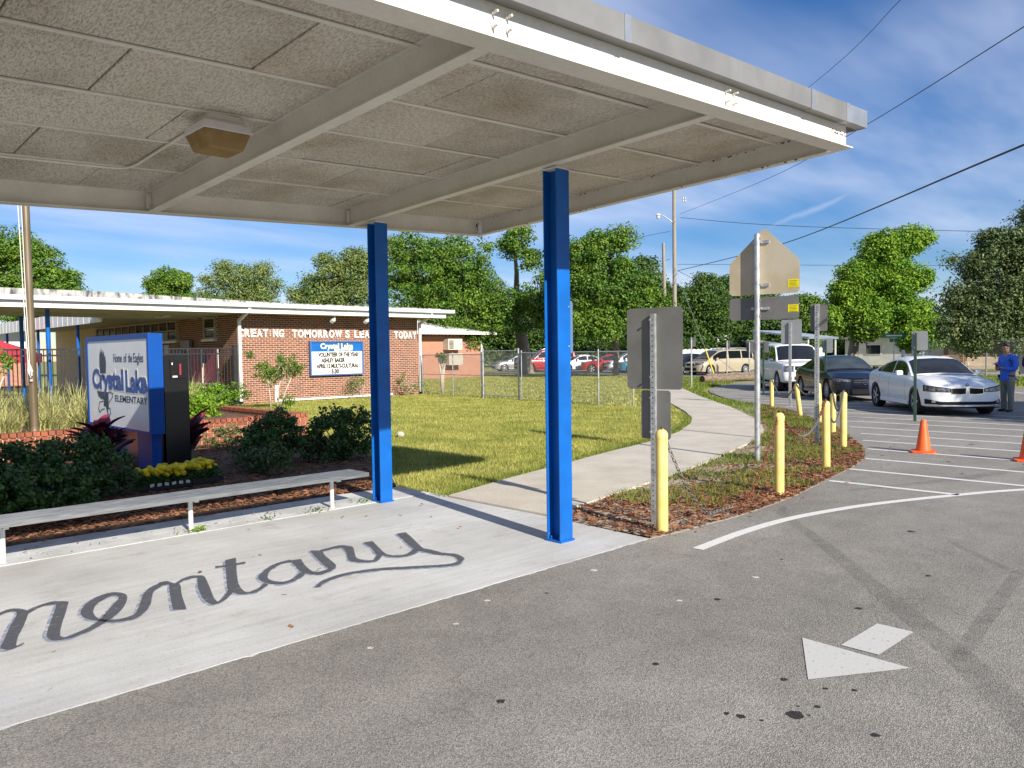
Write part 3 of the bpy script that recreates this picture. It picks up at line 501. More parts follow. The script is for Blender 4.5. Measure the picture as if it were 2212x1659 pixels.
MB().add([(4.40, 1.88, .004), (4.40, 1.67, .004), (4.56, 1.665, .004), (4.90, 1.66, .004), (4.90, 1.87, .004)], [(0, 1, 2, 3, 4)]).build('arrow_shaft', M['arrow_paint'], asphalt)
# tyre marks, oil, gum
ribbon([(7.9, 4.0), (7.57, 3.86), (6.63, 2.99), (5.82, 2.31), (5.26, 1.84), (4.89, 1.51), (4.32, 1.07), (3.9, .75)], [.06, .10, .13, .15, .17, .18, .2, .22], .0025, 'tyre_mark', M['rubber_mark'], asphalt)
ribbon([(6.9, 1.50), (6.77, 1.55), (5.75, 1.45), (5.10, 1.39), (4.62, 1.34)], [.05, .09, .1, .1, .07], .003, 'tyre_mark', M['rubber_mark'], asphalt)
ribbon([(7.4, 2.2), (6.77, 1.62), (6.7, 1.5)], [.06, .08, .05], .0022, 'tyre_mark', M['rubber_mark'], asphalt)
ribbon([(16, 1.0), (13.5, 2.6), (11.0, 3.2), (9.3, 3.9)], [.15, .2, .2, .1], .0025, 'tyre_mark', M['rubber_mark'], asphalt)
def blob(x, y, r, z, name, mat, parent, seed):
    rg = random.Random(seed); n = 14
    return MB().add([(x+r*(1+rg.uniform(-.25, .25))*math.cos(2*math.pi*i/n), y+r*(1+rg.uniform(-.25, .25))*math.sin(2*math.pi*i/n), z) for i in range(n)], [tuple(range(n))]).build(name, mat, parent)
for i, (x, y, r) in enumerate(((3.41, 1.67, .055), (3.56, 1.63, .022), (3.74, 1.89, .026), (3.45, 2.48, .026), (3.22, 1.84, .03), (3.86, 1.58, .02), (3.78, 1.69, .018), (4.65, 2.83, .035), (5.11, 2.07, .035), (3.95, 3.77, .02), (3.47, 1.33, .025), (3.2, 1.9, .02), (3.25, 1.75, .015), (3.5, 1.7, .012), (3.45, 1.62, .012), (2.55, 2.75, .03), (5.9, 3.0, .02), (6.2, 2.0, .03), (7.6, 2.6, .05), (12.6, 3.8, .05), (11.5, 3.3, .04), (15.1, 4.2, .07), (13.0, 2.9, .08))):
    blob(x, y, r*.72, .0021, 'oil_stain', M['oil'], asphalt, i)
for i, (x, y, r) in enumerate(((4.62, 3.9, .03), (3.55, 3.95, .02), (3.1, 3.75, .018), (4.45, 3.0, .02), (5.3, 2.9, .025), (2.5, 3.8, .02))):
    blob(x, y, r, .0021, 'gum_spot', M['gum'], asphalt, 50+i)
# the word painted on the slab
def script_mesh(grow, z):
    mb = MB()
    for k, st in enumerate(SCRIPT):
        n = 5; A = smooth_pts([(q[0], q[1]) for q in st], n); B = smooth_pts([(q[2], q[3]) for q in st], n); rows = []
        for a, b in zip(A, B):
            d = (a-b); l = max(d.length, 1e-4); d = d/l
            rows.append([tuple(a+d*grow+Vector((0, 0, z+k*.0002))), tuple(b-d*grow+Vector((0, 0, z+k*.0002)))])
        mb.grid(rows)
    return mb
sc_ = thing('painted_lettering', 'black cursive lettering with blue outline painted on the concrete slab, ending in a long tail', 'lettering', (2.5, 5.4, .004))
o_ = script_mesh(.019, .0065); o_.v = [tuple(Vector(p)-Vector((2.5, 5.4, .004))+Vector((-.012, -.006, 0))) for p in o_.v]; o_.build('blue_outline', M['script_blue'], sc_)
o_ = script_mesh(.006, .0095); o_.v = [tuple(Vector(p)-Vector((2.5, 5.4, .004))) for p in o_.v]; o_.build('black_stroke', M['script_black'], sc_)
# ------------------------------------------------------------------ the canopy
CB = Vector((5.15, 6.1, 0))
def cp(x, y, z): return (x, y, z+3.33+.042*(x-5.15)-.04*(y-4.74))       # the roof tilts a little both ways
canopy = thing('walkway_canopy', 'cream steel walkway canopy with fibre-board ceiling on blue columns', 'canopy', CB)
def cbox(mb, x0, x1, y0, y1, z0, z1): return mb.box(x0, x1, y0, y1, z0, z1, fn=cp)
YF, YB, XE = 3.02, 7.95, 7.10
def ibeam_x(name, x0, x1, y, h=.2, b=.1):
    mb = MB(CB); cbox(mb, x0, x1, y-.004, y+.004, .009, h-.009); cbox(mb, x0, x1, y-b/2, y+b/2, 0, .009); cbox(mb, x0, x1, y-b/2, y+b/2, h-.009, h)
    return mb.build(name, M['cream'], canopy)
def ibeam_y(name, x, y0, y1, h=.2, b=.1, dz=-.002):
    mb = MB(CB); cbox(mb, x-.004, x+.004, y0, y1, .009+dz, h-.009); cbox(mb, x-b/2, x+b/2, y0, y1, dz, .009+dz); cbox(mb, x-b/2, x+b/2, y0, y1, h-.009, h)
    return mb.build(name, M['cream'], canopy)
XL = -8.0
mb = MB(CB); cbox(mb, XL, 6.99, 2.955, 2.965, .009, .191); cbox(mb, XL, 7.13, 2.95, 3.11, 0, .009); cbox(mb, XL, 6.99, 2.955, 3.11, .191, .2); fb = mb.build('front_beam', M['cream'], canopy); bb = ibeam_x('back_beam', XL, XE+.05, YB)
eb = ibeam_y('end_beam', XE, YF+.085, YB-.055, dz=.001)
beams = {}
for x in (5.05, 2.82, .59, -1.64, -3.87, -6.1):
    beams[x] = ibeam_y('cross_beam', x, YF+.085, YB-.055)
    mb = MB(CB)
    for s in (-1, 1): cbox(mb, x+s*.006, x+s*.055, YB-.062, YB-.054, .03, .17)
    br = mb.build('angle_bracket', M['cream'], canopy)
    for s in (-1, 1):
        for zz in (.06, .13): c = Vector(cp(x+s*.032, YB-.062, zz)); MB(CB).cyl(c, (0, -1, 0), .011, .014, 6).build('bolt', M['cream'], br)
    for s in (-1, 1):
        for zz in (.05, .12):
            mb = MB(CB); c = Vector(cp(x+s*.05-.02, 2.956, zz)); mb.cyl(c, (0, -1, 0), .011, .014, 6); mb.cyl(c+Vector((0, -.014, 0)), (0, -1, 0), .007, .03, 8)
            mb.build('beam_bolt', M['cream'], fb)
# ceiling boards between the purlin tees, staggered joints
rowsY = [YF+.02, 3.65, 4.49, 5.33, 6.17, 7.03, YB-.01]
for ri in range(6):
    y0, y1 = rowsY[ri], rowsY[ri+1]
    off = 2.85 if ri in (0, 2, 4) else 2.20
    if ri in (1, 3, 5): off = 2.20
    off = {0: 2.85, 1: 2.20, 2: 2.84, 3: 2.17, 4: 2.79, 5: 2.15}[ri]
    xj = [off+1.3*k for k in range(-9, 5)]
    xj = [x for x in xj if x < XE-.1]+[XE-.01]
    for a, b in zip(xj[:-1], xj[1:]):
        mb = MB(CB); d = random.uniform(-.004, .004); q = random.uniform(.003, .007)
        cbox(mb, a+q, b-q, y0+.012, y1-.012, .196+d, .245)
        mb.build('ceiling_board', M['panel'], canopy, bevel=.006)
for y in rowsY[1:-1]:
    mb = MB(CB); cbox(mb, XL, XE-.01, y-.019, y+.019, .186, .194); cbox(mb, XL, XE-.01, y-.003, y+.003, .194, .25); mb.build('purlin_tee', M['cream'], canopy)
mb = MB(CB); cbox(mb, XL, XE+.1, YF-.02, YB+.1, .25, .30); mb.build('roof_deck', M['roof_white'], canopy)
# gutter and metal edge, in lengths with lap joints
gx = [XL, -4.4, -1.4, 1.1, 3.72, 6.12, 6.78, XE+.1]
for i, (a, b) in enumerate(zip(gx[:-1], gx[1:])):
    mb = MB(CB); k = .0015*(i % 2); low = -.004*(i % 2)
    prof = [(2.86-k, .165+low), (2.86-k, .315), (2.875, .325), (3.02, .328), (3.02, .322), (2.868-k, .31), (2.868-k, .173), (2.954, .178), (2.954, .171)]
    pr = [cp(a+(.002 if i else 0), y, z) for y, z in prof]+[cp(b, y, z) for y, z in prof]; n = len(prof)
    mb.add(pr, [(j, (j+1) % n, n+(j+1) % n, n+j) for j in range(n)]+[tuple(range(n)), tuple(range(2*n-1, n-1, -1))])
    g_ = mb.build('gutter_length', M['galv'] if i == 6 else M['gutter'], canopy)
    if 2 <= i <= 5:
        mb = MB(CB); cbox(mb, b-.012, b+.05, 2.852, 2.8585, .16, .316); mb.build('lap_joint', M['galv'], g_)
mb = MB(CB); cbox(mb, XE+.1, XE+.115, 2.86, YB+.12, .165, .318); mb.build('end_fascia', M['galv'], canopy)
mb = MB(CB); cbox(mb, XL, XE+.1, YB+.1, YB+.115, .165, .318); mb.build('back_fascia', M['galv'], canopy)
# rust flakes at the corner and along the end beam
mb = MB(CB); rg = random.Random(4)
for i in range(26):
    x = rg.uniform(6.68, 6.98); z = rg.choice((.08, .085, .105)); w_ = rg.uniform(.008, .03)
    mb.add([cp(x, 2.9545, z), cp(x+w_, 2.9545, z), cp(x+w_, 2.9545, z+.012), cp(x, 2.9545, z+.009)], [(0, 1, 2, 3)])
for i in range(60):
    y = rg.uniform(3.2, 7.6); s = rg.uniform(.006, .02); z = rg.choice((.188, .19, .004))
    mb.add([cp(XE-.052, y, z), cp(XE-.052, y+2*s, z+.001), cp(XE-.054, y+s, z-s*.9)], [(0, 1, 2)])
for i in range(14):
    y = YB-.0555; x = XE-.06-rg.uniform(0, .05); z = rg.uniform(.02, .17); s = rg.uniform(.006, .018)
    mb.add([cp(x, y, z), cp(x+s, y, z), cp(x+s, y, z+1.8*s), cp(x, y, z+1.4*s)], [(0, 1, 2, 3)])
mb.build('rust_flakes', M['rust'], canopy)['kind'] = 'stuff'
mb = MB(CB)
for i in range(170):
    x0 = rg.choice((2.82, 2.82, 5.05)); y = rg.uniform(3.3, 7.7); z = rg.uniform(.02, .18); s = rg.uniform(.0015, .0045); x = x0-.0046
    mb.add([cp(x, y, z), cp(x, y+s, z), cp(x, y+s, z+s), cp(x, y, z+s)], [(0, 1, 2, 3)])
mb.build('dirt_specks', M['rust'], canopy)['kind'] = 'stuff'
# columns (wide-flange, flanges face the street)
for x in (5.15, .69, -3.77):
    for y, tp in ((4.74, 3.33), (7.51, 3.219)):
        zt = 3.33+.042*(x-5.15)-.04*(y-4.74)-.03
        mb = MB(CB); h = .082
        mb.box(x-h, x+h, y-h, y-h+.011, .004, zt); mb.box(x-h, x+h, y+h-.011, y+h, .004, zt); mb.box(x-.005, x+.005, y-h+.011, y+h-.011, .004, zt)
        c = mb.build('column', M['blue'], canopy, bevel=.0015)
        mb = MB(CB); mb.box(x-.092, x+.092, y-.097, y+.097, .004, .022); bp_ = mb.build('base_plate', M['blue'], c)
        for sx in (-1, 1):
            for sy in (-1, 1): MB(CB).cyl((x+sx*.055, y+sy*.05, .022), (0, 0, 1), .012, .03, 6).build('anchor_bolt', M['blue'], bp_)
        mb = MB(CB); mb.box(x-.085, x+.085, y-.085, y+.085, zt, zt+.014); mb.build('cap_plate', M['cream'], c)
# lamp under the ceiling with its conduit
lamp = thing('ceiling_lamp', 'square canopy light with yellowed plastic lens under the ceiling', 'lamp', cp(2.40, 5.43, .19))
LO = Vector(lamp.location)
def lring(mb, levels):
    rows = [[tuple(LO+Vector((sx*a, sy*a, z))) for sx, sy in ((-1, -1), (1, -1), (1, 1), (-1, 1))] for a, z in levels]
    n = len(rows); mb.grid(rows, closed=True); k = len(mb.v)-4*n
    mb.f += [(k, k+1, k+2, k+3), (k+4*n-4, k+4*n-3, k+4*n-2, k+4*n-1)]; mb.m += [0, 0]; return mb
lring(MB(LO), [(.11, .0), (.125, -.045)]).build('mount', M['cream'], lamp)
lring(MB(LO), [(.13, -.04), (.165, -.07), (.172, -.115), (.172, -.125)]).build('housing', M['white_paint'], lamp, bevel=.004)
M['lens'] = MAT('yellowed_lens', (.34, .20, .07), .35, col2=(.46, .32, .14), vscale=7, spec=.5, trans=.35)
lring(MB(LO), [(.166, -.126), (.16, -.14), (.128, -.232), (.118, -.24)]).build('lens', M['lens'], lamp, bevel=.005)
cdt = MB(Vector(cp(2.3, 7.0, .18)))
cdt.tube([cp(-8, 7.06, .178), cp(1.4, 7.06, .178), cp(2.2, 7.06, .178), cp(2.28, 7.04, .178), cp(2.32, 6.98, .178), cp(2.34, 6.85, .178), cp(2.345, 5.55, .178)], .011, 8)
tag(cdt.build('conduit', M['cream'], loc=cp(2.3, 7.0, .18)), 'thin painted electrical conduit running along the canopy ceiling to the lamp', 'conduit')

# ------------------------------------------------------------------ bench on the strip
bench = thing('bench', 'long low aluminium plank bench on the concrete strip beside the blue column', 'bench', (2.4, 7.55, .009))
BO = Vector((2.4, 7.55, .009))
for k, (y0, y1) in enumerate(((7.35, 7.545), (7.565, 7.76))):
    mb = MB(BO); mb.box(-4, 4.86, y0, y1, .345, .385)
    for j in range(5): yy = y0+.02+j*(y1-y0-.04)/4; mb.box(-4, 4.86, yy-.003, yy+.003, .3855, .3885)
    mb.build('plank', M['alu'], bench)
mb = MB(BO); mb.box(4.861, 4.866, 7.35, 7.76, .343, .388); mb.build('end_cap', M['alu'], bench)
for x in (4.54, 2.98, 1.42, -.14, -1.7):
    mb = MB(BO); mb.cyl((x, 7.6, .009), (0, 0, 1), .022, .303, 14); lg = mb.build('leg', M['white_paint'], bench); smooth_by_angle(lg)
    mb = MB(BO); mb.box(x-.024, x+.024, 7.40, 7.74, .337, .344); mb.prism([(x-.02, 7.44), (x+.02, 7.44), (x+.02, 7.70), (x-.02, 7.70)], .312, .337); mb.build('bracket', M['white_paint'], bench)
# ------------------------------------------------------------------ brickwork helper
def brick_mesh(L, H, D, name, mat):
    mb = MB().box(-L/2, L/2, -D/2, D/2, -H/2, H/2); me = mb.mesh(name, mat); return me
def brick_wall(parent, org, p0, dirx, nrm, length, z0, z1, mat, name='brick', L=.203, cz=.0767, j=.014, proud=.0015, holes=(), nobj=300, header_top=False):
    """running-bond bricks proud of a mortar wall; the nearest nobj to the camera are objects, the rest one joined part"""
    d = Vector(dirx).normalized(); n = Vector(nrm).normalized(); p0 = Vector(p0); up = Vector((0, 0, 1))
    H = cz-j; rows = int(round((z1-z0)/cz)); spec = []
    for r in range(rows):
        zc0 = z0+cz*(r+.5); s = -(L+j)/2*(r % 2)
        while s < length-.02:
            a = max(s, 0); b = min(s+L, length)
            if b-a > .03:
                mid = (a+b)/2
                if not any(h[0] < mid < h[1] and h[2] < zc0 < h[3] for h in holes): spec.append((mid, zc0, b-a))
            s += L+j
    eye = Vector((0, 0, 1.7))
    spec.sort(key=lambda q: (p0+d*q[0]+up*q[1]-eye).length)
    meshes = {}; D = .04; rg = random.Random(len(spec))
    rest = MB(org)
    for i, (s, z, l) in enumerate(spec):
        out_ = proud+rg.uniform(-.0008, .0015)
        c = p0+d*s+up*z+n*(out_-D/2)
        if i < nobj:
            k = round(l, 2)
            if k not in meshes:
                m_ = MB(); m_.obox((0, 0, 0), d, n, up, l/2, D/2, H/2); meshes[k] = m_.mesh(name, mat)
            o = bpy.data.objects.new(name, meshes[k]); COL.objects.link(o); o.parent = parent; o.location = c-Vector(org)
        else: rest.obox(c, d, n, up, l/2, D/2, H/2)
    if rest.v:
        o = rest.build('brickwork', mat, parent); o['kind'] = 'stuff'
    return len(spec)

# ------------------------------------------------------------------ the school
SO = Vector((16, 27, 0))
school = thing('school_building', 'low red brick school building with white fascia and raised white slogan letters', 'building', SO)
mb = MB(SO); mb.box(12.31, 20.28, 26.76, 27.0, -.1, 3.5); fw = mb.build('front_wall', M['mortar'], school)
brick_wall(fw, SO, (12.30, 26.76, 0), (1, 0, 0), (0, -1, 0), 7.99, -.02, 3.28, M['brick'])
mb = MB(SO); mb.box(12.31, 12.5, 27.0, 50, -.1, 3.6); ww = mb.build('side_wall', M['mortar'], school)
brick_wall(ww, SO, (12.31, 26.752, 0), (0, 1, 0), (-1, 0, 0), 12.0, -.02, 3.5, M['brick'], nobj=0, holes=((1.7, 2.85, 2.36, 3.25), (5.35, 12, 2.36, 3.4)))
mb = MB(SO); mb.box(20.1, 20.28, 27.0, 50, -.1, 3.4); mb.build('rear_side_wall', M['brick'], school)
# roof: fascia, gutter in lengths, coping
mb = MB(SO); mb.box(-6, 9.0, 25.9, 31, 3.40, 3.46); mb.box(9.0, 21.1, 25.9, 50, 3.40, 3.46); mb.build('roof', M['roof_white'], school)
mb = MB(SO); mb.box(-6, 21.15, 25.88, 25.93, 3.2, 3.40); mb.build('fascia', M['fascia'], school)
mb = MB(SO); mb.box(21.10, 21.15, 25.93, 50, 3.2, 3.40); mb.build('end_fascia', M['fascia'], school)
mb = MB(SO); mb.box(-6, 9.0, 25.93, 31, 3.21, 3.25); mb.box(9.0, 21.1, 25.93, 49.9, 3.21, 3.25); mb.build('soffit', M['soffit'], school)
xs = [-6, -3, 0, 2.5, 5.0, 6.3, 7.6, 8.9, 10.2, 11.5, 12.8, 14.1, 15.4, 16.7, 18.0, 19.3, 20.6, 21.5]
for a, b in zip(xs[:-1], xs[1:]):
    mb = MB(SO); y0 = 25.74; pr = [(y0, 3.40), (y0-.02, 3.54), (y0, 3.545), (25.87, 3.545), (25.87, 3.405)]
    q = [(a+.004, y, z) for y, z in pr]+[(b-.004, y, z) for y, z in pr]; n = 5
    mb.add(q, [(i, (i+1) % n, n+(i+1) % n, n+i) for i in range(n)]+[tuple(range(n)), tuple(range(2*n-1, n-1, -1))]); gl = mb.build('gutter_length', M['fascia_grey'] if 'fascia_grey' in M else M['galv'], school)
    MB(SO).box(b-.015, b+.015, y0-.024, y0-.014, 3.405, 3.55).build('joint_strip', M['fascia'], gl)
rg = random.Random(11); top = []
mb = MB(SO); xx = np.linspace(-6, 21.0, 60)
prof = [3.60+.15*max(0, min(1, (13.5-x)/6)) for x in xx]
P0 = [[(x, 26.05, 3.46), (x, 26.05, z), (x, 26.4, z), (x, 26.4, 3.46)] for x, z in zip(xx, prof)]
mb.grid(P0); mb.build('coping', M['coping'] if 'coping' in M else M['roof_white'], school)
# downspouts with their gooseneck
for x in (12.36, 20.34):
    mb = MB(SO); mb.box(x-.05, x+.05, 26.62, 26.72, .05, 3.02); ds = mb.build('downspout', M['white_paint'], school)
    mb = MB(SO); mb.obox((x, 26.27, 3.12), (1, 0, 0), (0, .93, -.36), (0, .36, .93), .048, .42, .045); mb.box(x-.05, x+.05, 25.80, 25.90, 3.2, 3.42); mb.build('gooseneck', M['white_paint'], ds)
    MB(SO).box(x-.06, x+.06, 26.60, 26.70, .0, .1).build('outlet_shoe', M['dark'], ds)
# raised letters one by one; the I of CREATING, the apostrophe and some letters are gone, pale marks stay
for word, x0, x1, z in (('CREAT', 12.34, 13.50, 2.405), ('NG', 13.66, 14.12, 2.40), ('TOMORROW', 14.42, 16.60, 2.39), ('S', 16.72, 16.94, 2.39), ('LEA', 17.13, 17.86, 2.385), ('DERS', 17.90, 18.78, 2.38), ('TODAY', 19.05, 20.22, 2.365)):
    wt = {'I': .4, 'M': 1.15, 'W': 1.3, 'O': 1.05}; ws_ = [wt.get(c, .92) for c in word]; tot = sum(ws_)
    x = x0
    for c, q in zip(word, ws_):
        wd = (x1-x0)*q/tot
        text_obj('letter', c, M['letter'], (x+wd*.06, 26.735, z), (1, 0, 0), (0, 0, 1), .385, .014, school, fit=wd*.86, base=SO, bold=.012)
        x += wd
MB(SO).box(13.555, 13.59, 26.750, 26.757, 2.42, 2.65).build('letter_ghost', M['frame'], school)
# flood lights and camera under the soffit
for x in (15.86, 17.36):
    mb = MB(SO); mb.cyl((x, 26.05, 3.2), (0, 0, -1), .02, .09, 8); mb.tube([(x, 26.05, 3.11), (x, 26.15, 3.06)], [.03, .05], 10); fl = mb.build('flood_arm', M['white_paint'], school)
    mb = MB(SO); mb.tube([(x, 26.08, 3.10), (x, 26.13, 3.05), (x, 26.26, 2.99)], [.05, .09, .10], 12); mb.build('flood_lamp', M['white_paint'], fl)
mb = MB(SO); mb.lathe([(.05, 0), (.05, -.03), (.035, -.07), (.01, -.085)], (17.5, 26.0, 3.2), 12); mb.build('dome_camera', M['white_paint'], school)
# white pipe along the foot of the wall and its riser
mb = MB(SO); mb.box(13.72, 18.9, 26.66, 26.72, .02, .09); mb.box(13.66, 13.80, 26.64, 26.74, .0, .62); mb.build('pipe_cover', M['white_paint'], school)
# windows of the side wall (x = 12.3)
def window(y0, y1, z0, z1, cols, rows_, sill=True):
    mb = MB(SO); x = 12.27; f = .05
    mb.box(x-.03, x+.05, y0-f, y0, z0-f, z1+f); mb.box(x-.03, x+.05, y1, y1+f, z0-f, z1+f); mb.box(x-.03, x+.05, y0, y1, z0-f, z0); mb.box(x-.03, x+.05, y0, y1, z1, z1+f)
    for i in range(1, cols): yy = y0+(y1-y0)*i/cols; mb.box(x-.025, x+.05, yy-.025, yy+.025, z0, z1)
    for i in range(1, rows_): zz = z0+(z1-z0)*i/rows_; mb.box(x-.02, x+.05, y0, y1, zz-.02, zz+.02)
    w_ = mb.build('window', M['frame'], school)
    for i in range(cols):
        for k in range(rows_):
            a = y0+(y1-y0)*i/cols+.028; b = y0+(y1-y0)*(i+1)/cols-.028; c = z0+(z1-z0)*k/rows_+.022; d = z0+(z1-z0)*(k+1)/rows_-.022
            MB(SO).box(x+.01, x+.018, a, b, c, d).build('pane', M['glass'], w_)
    if sill: MB(SO).box(x-.09, x+.04, y0-.12, y1+.12, z0-.14, z0-.055).build('sill', M['white_paint'], w_)
window(32.2, 42.4, 2.42, 3.14, 11, 2); window(28.52, 29.45, 2.42, 3.12, 1, 2)
# painted boards, electrical box, pipes on the side wall
M['maroon'] = MAT('maroon_board', (.26, .035, .085), .5, col2=(.32, .06, .12), vscale=3, speck=.2, speck_scale=20)
M['navy'] = MAT('navy_board', (.01, .07, .20), .5, var=.2, vscale=4)
bo = thing('mural_board', 'maroon painted boards in a white frame leaning on the shaded school side wall', 'board', (12.0, 29.2, .7))
B0 = Vector((12.0, 29.2, .7))
for a, b in ((27.95, 29.22), (29.3, 30.5)): MB(B0).box(12.1, 12.13, a, b, .72, 1.98).build('panel', M['maroon'], bo)
for y in (27.9, 29.26, 30.55): MB(B0).box(12.06, 12.10, y-.035, y+.035, .45, 2.0).build('post', M['white_paint'], bo)
MB(B0).box(12.06, 12.10, 27.9, 30.6, .66, .72).build('rail', M['white_paint'], bo)
MB(B0).box(12.085, 12.1, 29.0, 29.55, 1.35, 1.85).build('blue_patch', M['navy'], bo)
tag(MB((11.7, 28.3, 0)).obox((11.75, 28.35, .75), (.1, .3, 1), (1, 0, 0), (0, 1, 0), .75, .012, .03).build('timber_prop', MAT('raw_timber', (.55, .33, .16), .8, var=.15, vscale=8)), 'raw timber lath propped against the maroon boards', 'timber')
tag(MB((12.0, 31.6, 0)).box(12.0, 12.05, 30.95, 32.0, .2, 1.95).build('blue_panel', M['navy']), 'navy blue painted panel behind the black cabinet by the fence', 'panel')
MB(SO).box(12.14, 12.26, 30.6, 31.5, 1.75, 2.36).build('electrical_box', MAT('grey_box', (.16, .17, .20), .5, var=.1, vscale=4), school)
# soffit lamps, poles
for x, y in ((10.6, 29), (9.4, 36)): MB(SO).box(x-.1, x+.1, y-.5, y+.5, 3.13, 3.2).build('soffit_lamp', M['white_paint'], school)
for i, (x, y) in enumerate(((6.42, 26.9), (6.45, 30.3))):
    o = MB(SO).cyl((x, y, 0), (0, 0, 1), .065, 3.2, 14).build('roof_post', M['blue'], school); smooth_by_angle(o)
for x in (5.2, 5.5): MB(SO).box(-6, 12.25, 28+4*(x-5), 28.05+4*(x-5), 3.14, 3.2).build('soffit_batten', M['soffit'], school)
# message board on the wall
mo = Vector((16.3, 26.7, .93))
board = thing('message_board', 'white letter board with blue header listing volunteer of the year on the brick wall', 'sign', mo)
mb = MB(mo)
for a in ((15.11, 17.47, .92, .97), (15.11, 17.47, 2.19, 2.24), (15.11, 15.16, .97, 2.19), (17.42, 17.47, .97, 2.19)): mb.box(a[0], a[1], 26.60, 26.72, a[2], a[3])
mb.build('frame', MAT('board_frame_blue', (.10, .18, .42), .4, .3), board)
M['board_white'] = MAT('board_white', (.76, .74, .68), .4, var=.04, vscale=3); M['board_blue'] = MAT('board_blue', (.004, .12, .42), .4, var=.1, vscale=3)
MB(mo).box(15.16, 17.42, 26.65, 26.70, .97, 1.84).build('letter_panel', M['board_white'], board)
MB(mo).box(15.16, 17.42, 26.645, 26.70, 1.84, 2.19).build('header', M['board_blue'], board)
M['ink'] = MAT('letter_black', (.015, .015, .015), .5)
M['cream_ink'] = MAT('header_cream', (.72, .62, .38), .5); 
for s, x0, x1, z, h in (('VOLUNTEER OF THE YEAR', 15.46, 17.26, 1.645, .22), ('ASHLEY BAKER', 15.60, 16.64, 1.425, .22), ('APRIL 12 MULTI-CULTURAL', 15.38, 17.26, 1.205, .22), ('5:30', 16.02, 16.36, .995, .22)):
    text_obj('message_line', s, M['ink'], (x0, 26.645, z), (1, 0, 0), (0, 0, 1), h, .002, board, fit=x1-x0, base=mo, bold=.011)
    MB(mo).box(15.17, 17.41, 26.64, 26.648, z-.032, z-.024).build('letter_rail', M['fascia'], board)
text_obj('header_name', 'Crystal Lake', M['cream_ink'], (15.56, 26.64, 1.955), (1, 0, 0), (0, 0, 1), .28, .003, board, fit=1.45, base=mo, bold=.012)
text_obj('header_word', 'ELEMENTARY', M['letter'], (16.17, 26.64, 1.865), (1, 0, 0), (0, 0, 1), .10, .003, board, fit=.84, base=mo, bold=.003)

# ------------------------------------------------------------------ other school buildings
M['brick_tex'] = MAT('far_brick', (.36, .13, .08), .9, var=.18, vscale=5)
def brick_node_mat(name, c1, c2, mo_, axis):
    m = bpy.data.materials.new(name); m.use_nodes = True; t = m.node_tree; b = t.nodes['Principled BSDF']; b.inputs['Roughness'].default_value = .9
    g = N(t, 'ShaderNodeNewGeometry'); s = N(t, 'ShaderNodeSeparateXYZ'); lk(t, g.outputs['Position'], s.inputs[0]); c = N(t, 'ShaderNodeCombineXYZ')
    lk(t, s.outputs[axis], c.inputs[0]); lk(t, s.outputs[2], c.inputs[1])
    br = N(t, 'ShaderNodeTexBrick'); br.inputs['Color1'].default_value = (*c1, 1); br.inputs['Color2'].default_value = (*c2, 1); br.inputs['Mortar'].default_value = (*mo_, 1)
    br.inputs['Scale'].default_value = 1.0; br.inputs['Brick Width'].default_value = .213; br.inputs['Row Height'].default_value = .077; br.inputs['Mortar Size'].default_value = .008
    lk(t, c.outputs[0], br.inputs['Vector']); lk(t, br.outputs[0], b.inputs['Base Color']); return m
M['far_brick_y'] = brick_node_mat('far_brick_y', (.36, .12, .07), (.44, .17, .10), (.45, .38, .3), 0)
b2 = Vector((35, 44, 0))
annex = thing('brick_annex', 'red brick annex with white roof edge and air conditioner behind the chain-link fence', 'building', b2)
MB(b2).box(27.7, 37.5, 42.0, 52, -.1, 3.2).build('wall', M['far_brick_y'], annex)
mb = MB(b2); mb.add([(26.9, 41.2, 3.15), (38.3, 41.2, 3.15), (38.3, 53, 3.15), (26.9, 53, 3.15), (26.9, 47, 4.6), (38.3, 47, 4.6)], [(0, 1, 5, 4), (2, 3, 4, 5), (1, 2, 5), (3, 0, 4), (0, 3, 2, 1)]); rf = mb.build('roof', M['roof_white'], annex)
MB(b2).box(26.9, 38.3, 41.15, 41.2, 3.0, 3.2).build('fascia', M['fascia'], rf)
MB(b2).box(37.4, 37.52, 41.85, 41.97, 0, 3.0).build('downspout', M['white_paint'], annex)
ac = MB(b2).box(34.0, 35.25, 41.4, 41.99, 1.95, 2.7).build('air_conditioner', MAT('ac_beige', (.55, .52, .44), .5, var=.05, vscale=4), annex)
MB(b2).box(34.0, 35.25, 41.35, 41.99, .9, 1.7).build('condenser', MAT('ac_beige_dark', (.46, .43, .36), .5, var=.05, vscale=4), annex)
for i in range(7): MB(b2).box(34.08, 34.46, 41.38, 41.4, 2.03+i*.085, 2.07+i*.085).build('louvre', M['dark'], ac)
for i in range(30): MB(b2).box(27.8+i*.32, 27.98+i*.32, 41.975, 41.998, 2.86, 3.0).build('soldier_brick', M['brick'], annex)
b3 = Vector((2, 40, 0))
walk = thing('covered_walkway', 'white corrugated edge of a second covered walkway behind the blue posts', 'walkway', b3)
mb = MB(b3)
for i in range(60): y = 30.4+i*.35; mb.box(8.95+.006*(i % 2), 8.99+.006*(i % 2), y, y+.345, 3.0, 3.52)
mb.build('corrugated_edge', M['fascia'], walk)
for y in (34, 40, 46): MB(b3).cyl((9.15, y, 0), (0, 0, 1), .06, 3.2, 10).build('post', M['blue'], walk)
b4 = Vector((3, 56, 0))
wing = thing('classroom_wing', 'distant brick classroom wing with white wall panels behind the red umbrella', 'building', b4)
MB(b4).box(-4, 12.3, 56, 64, 0, 2.0).build('brick_base', M['far_brick_y'], wing)
MB(b4).box(-4, 12.3, 56.02, 64, 2.0, 3.6).build('upper_wall', M['roof_white'], wing)
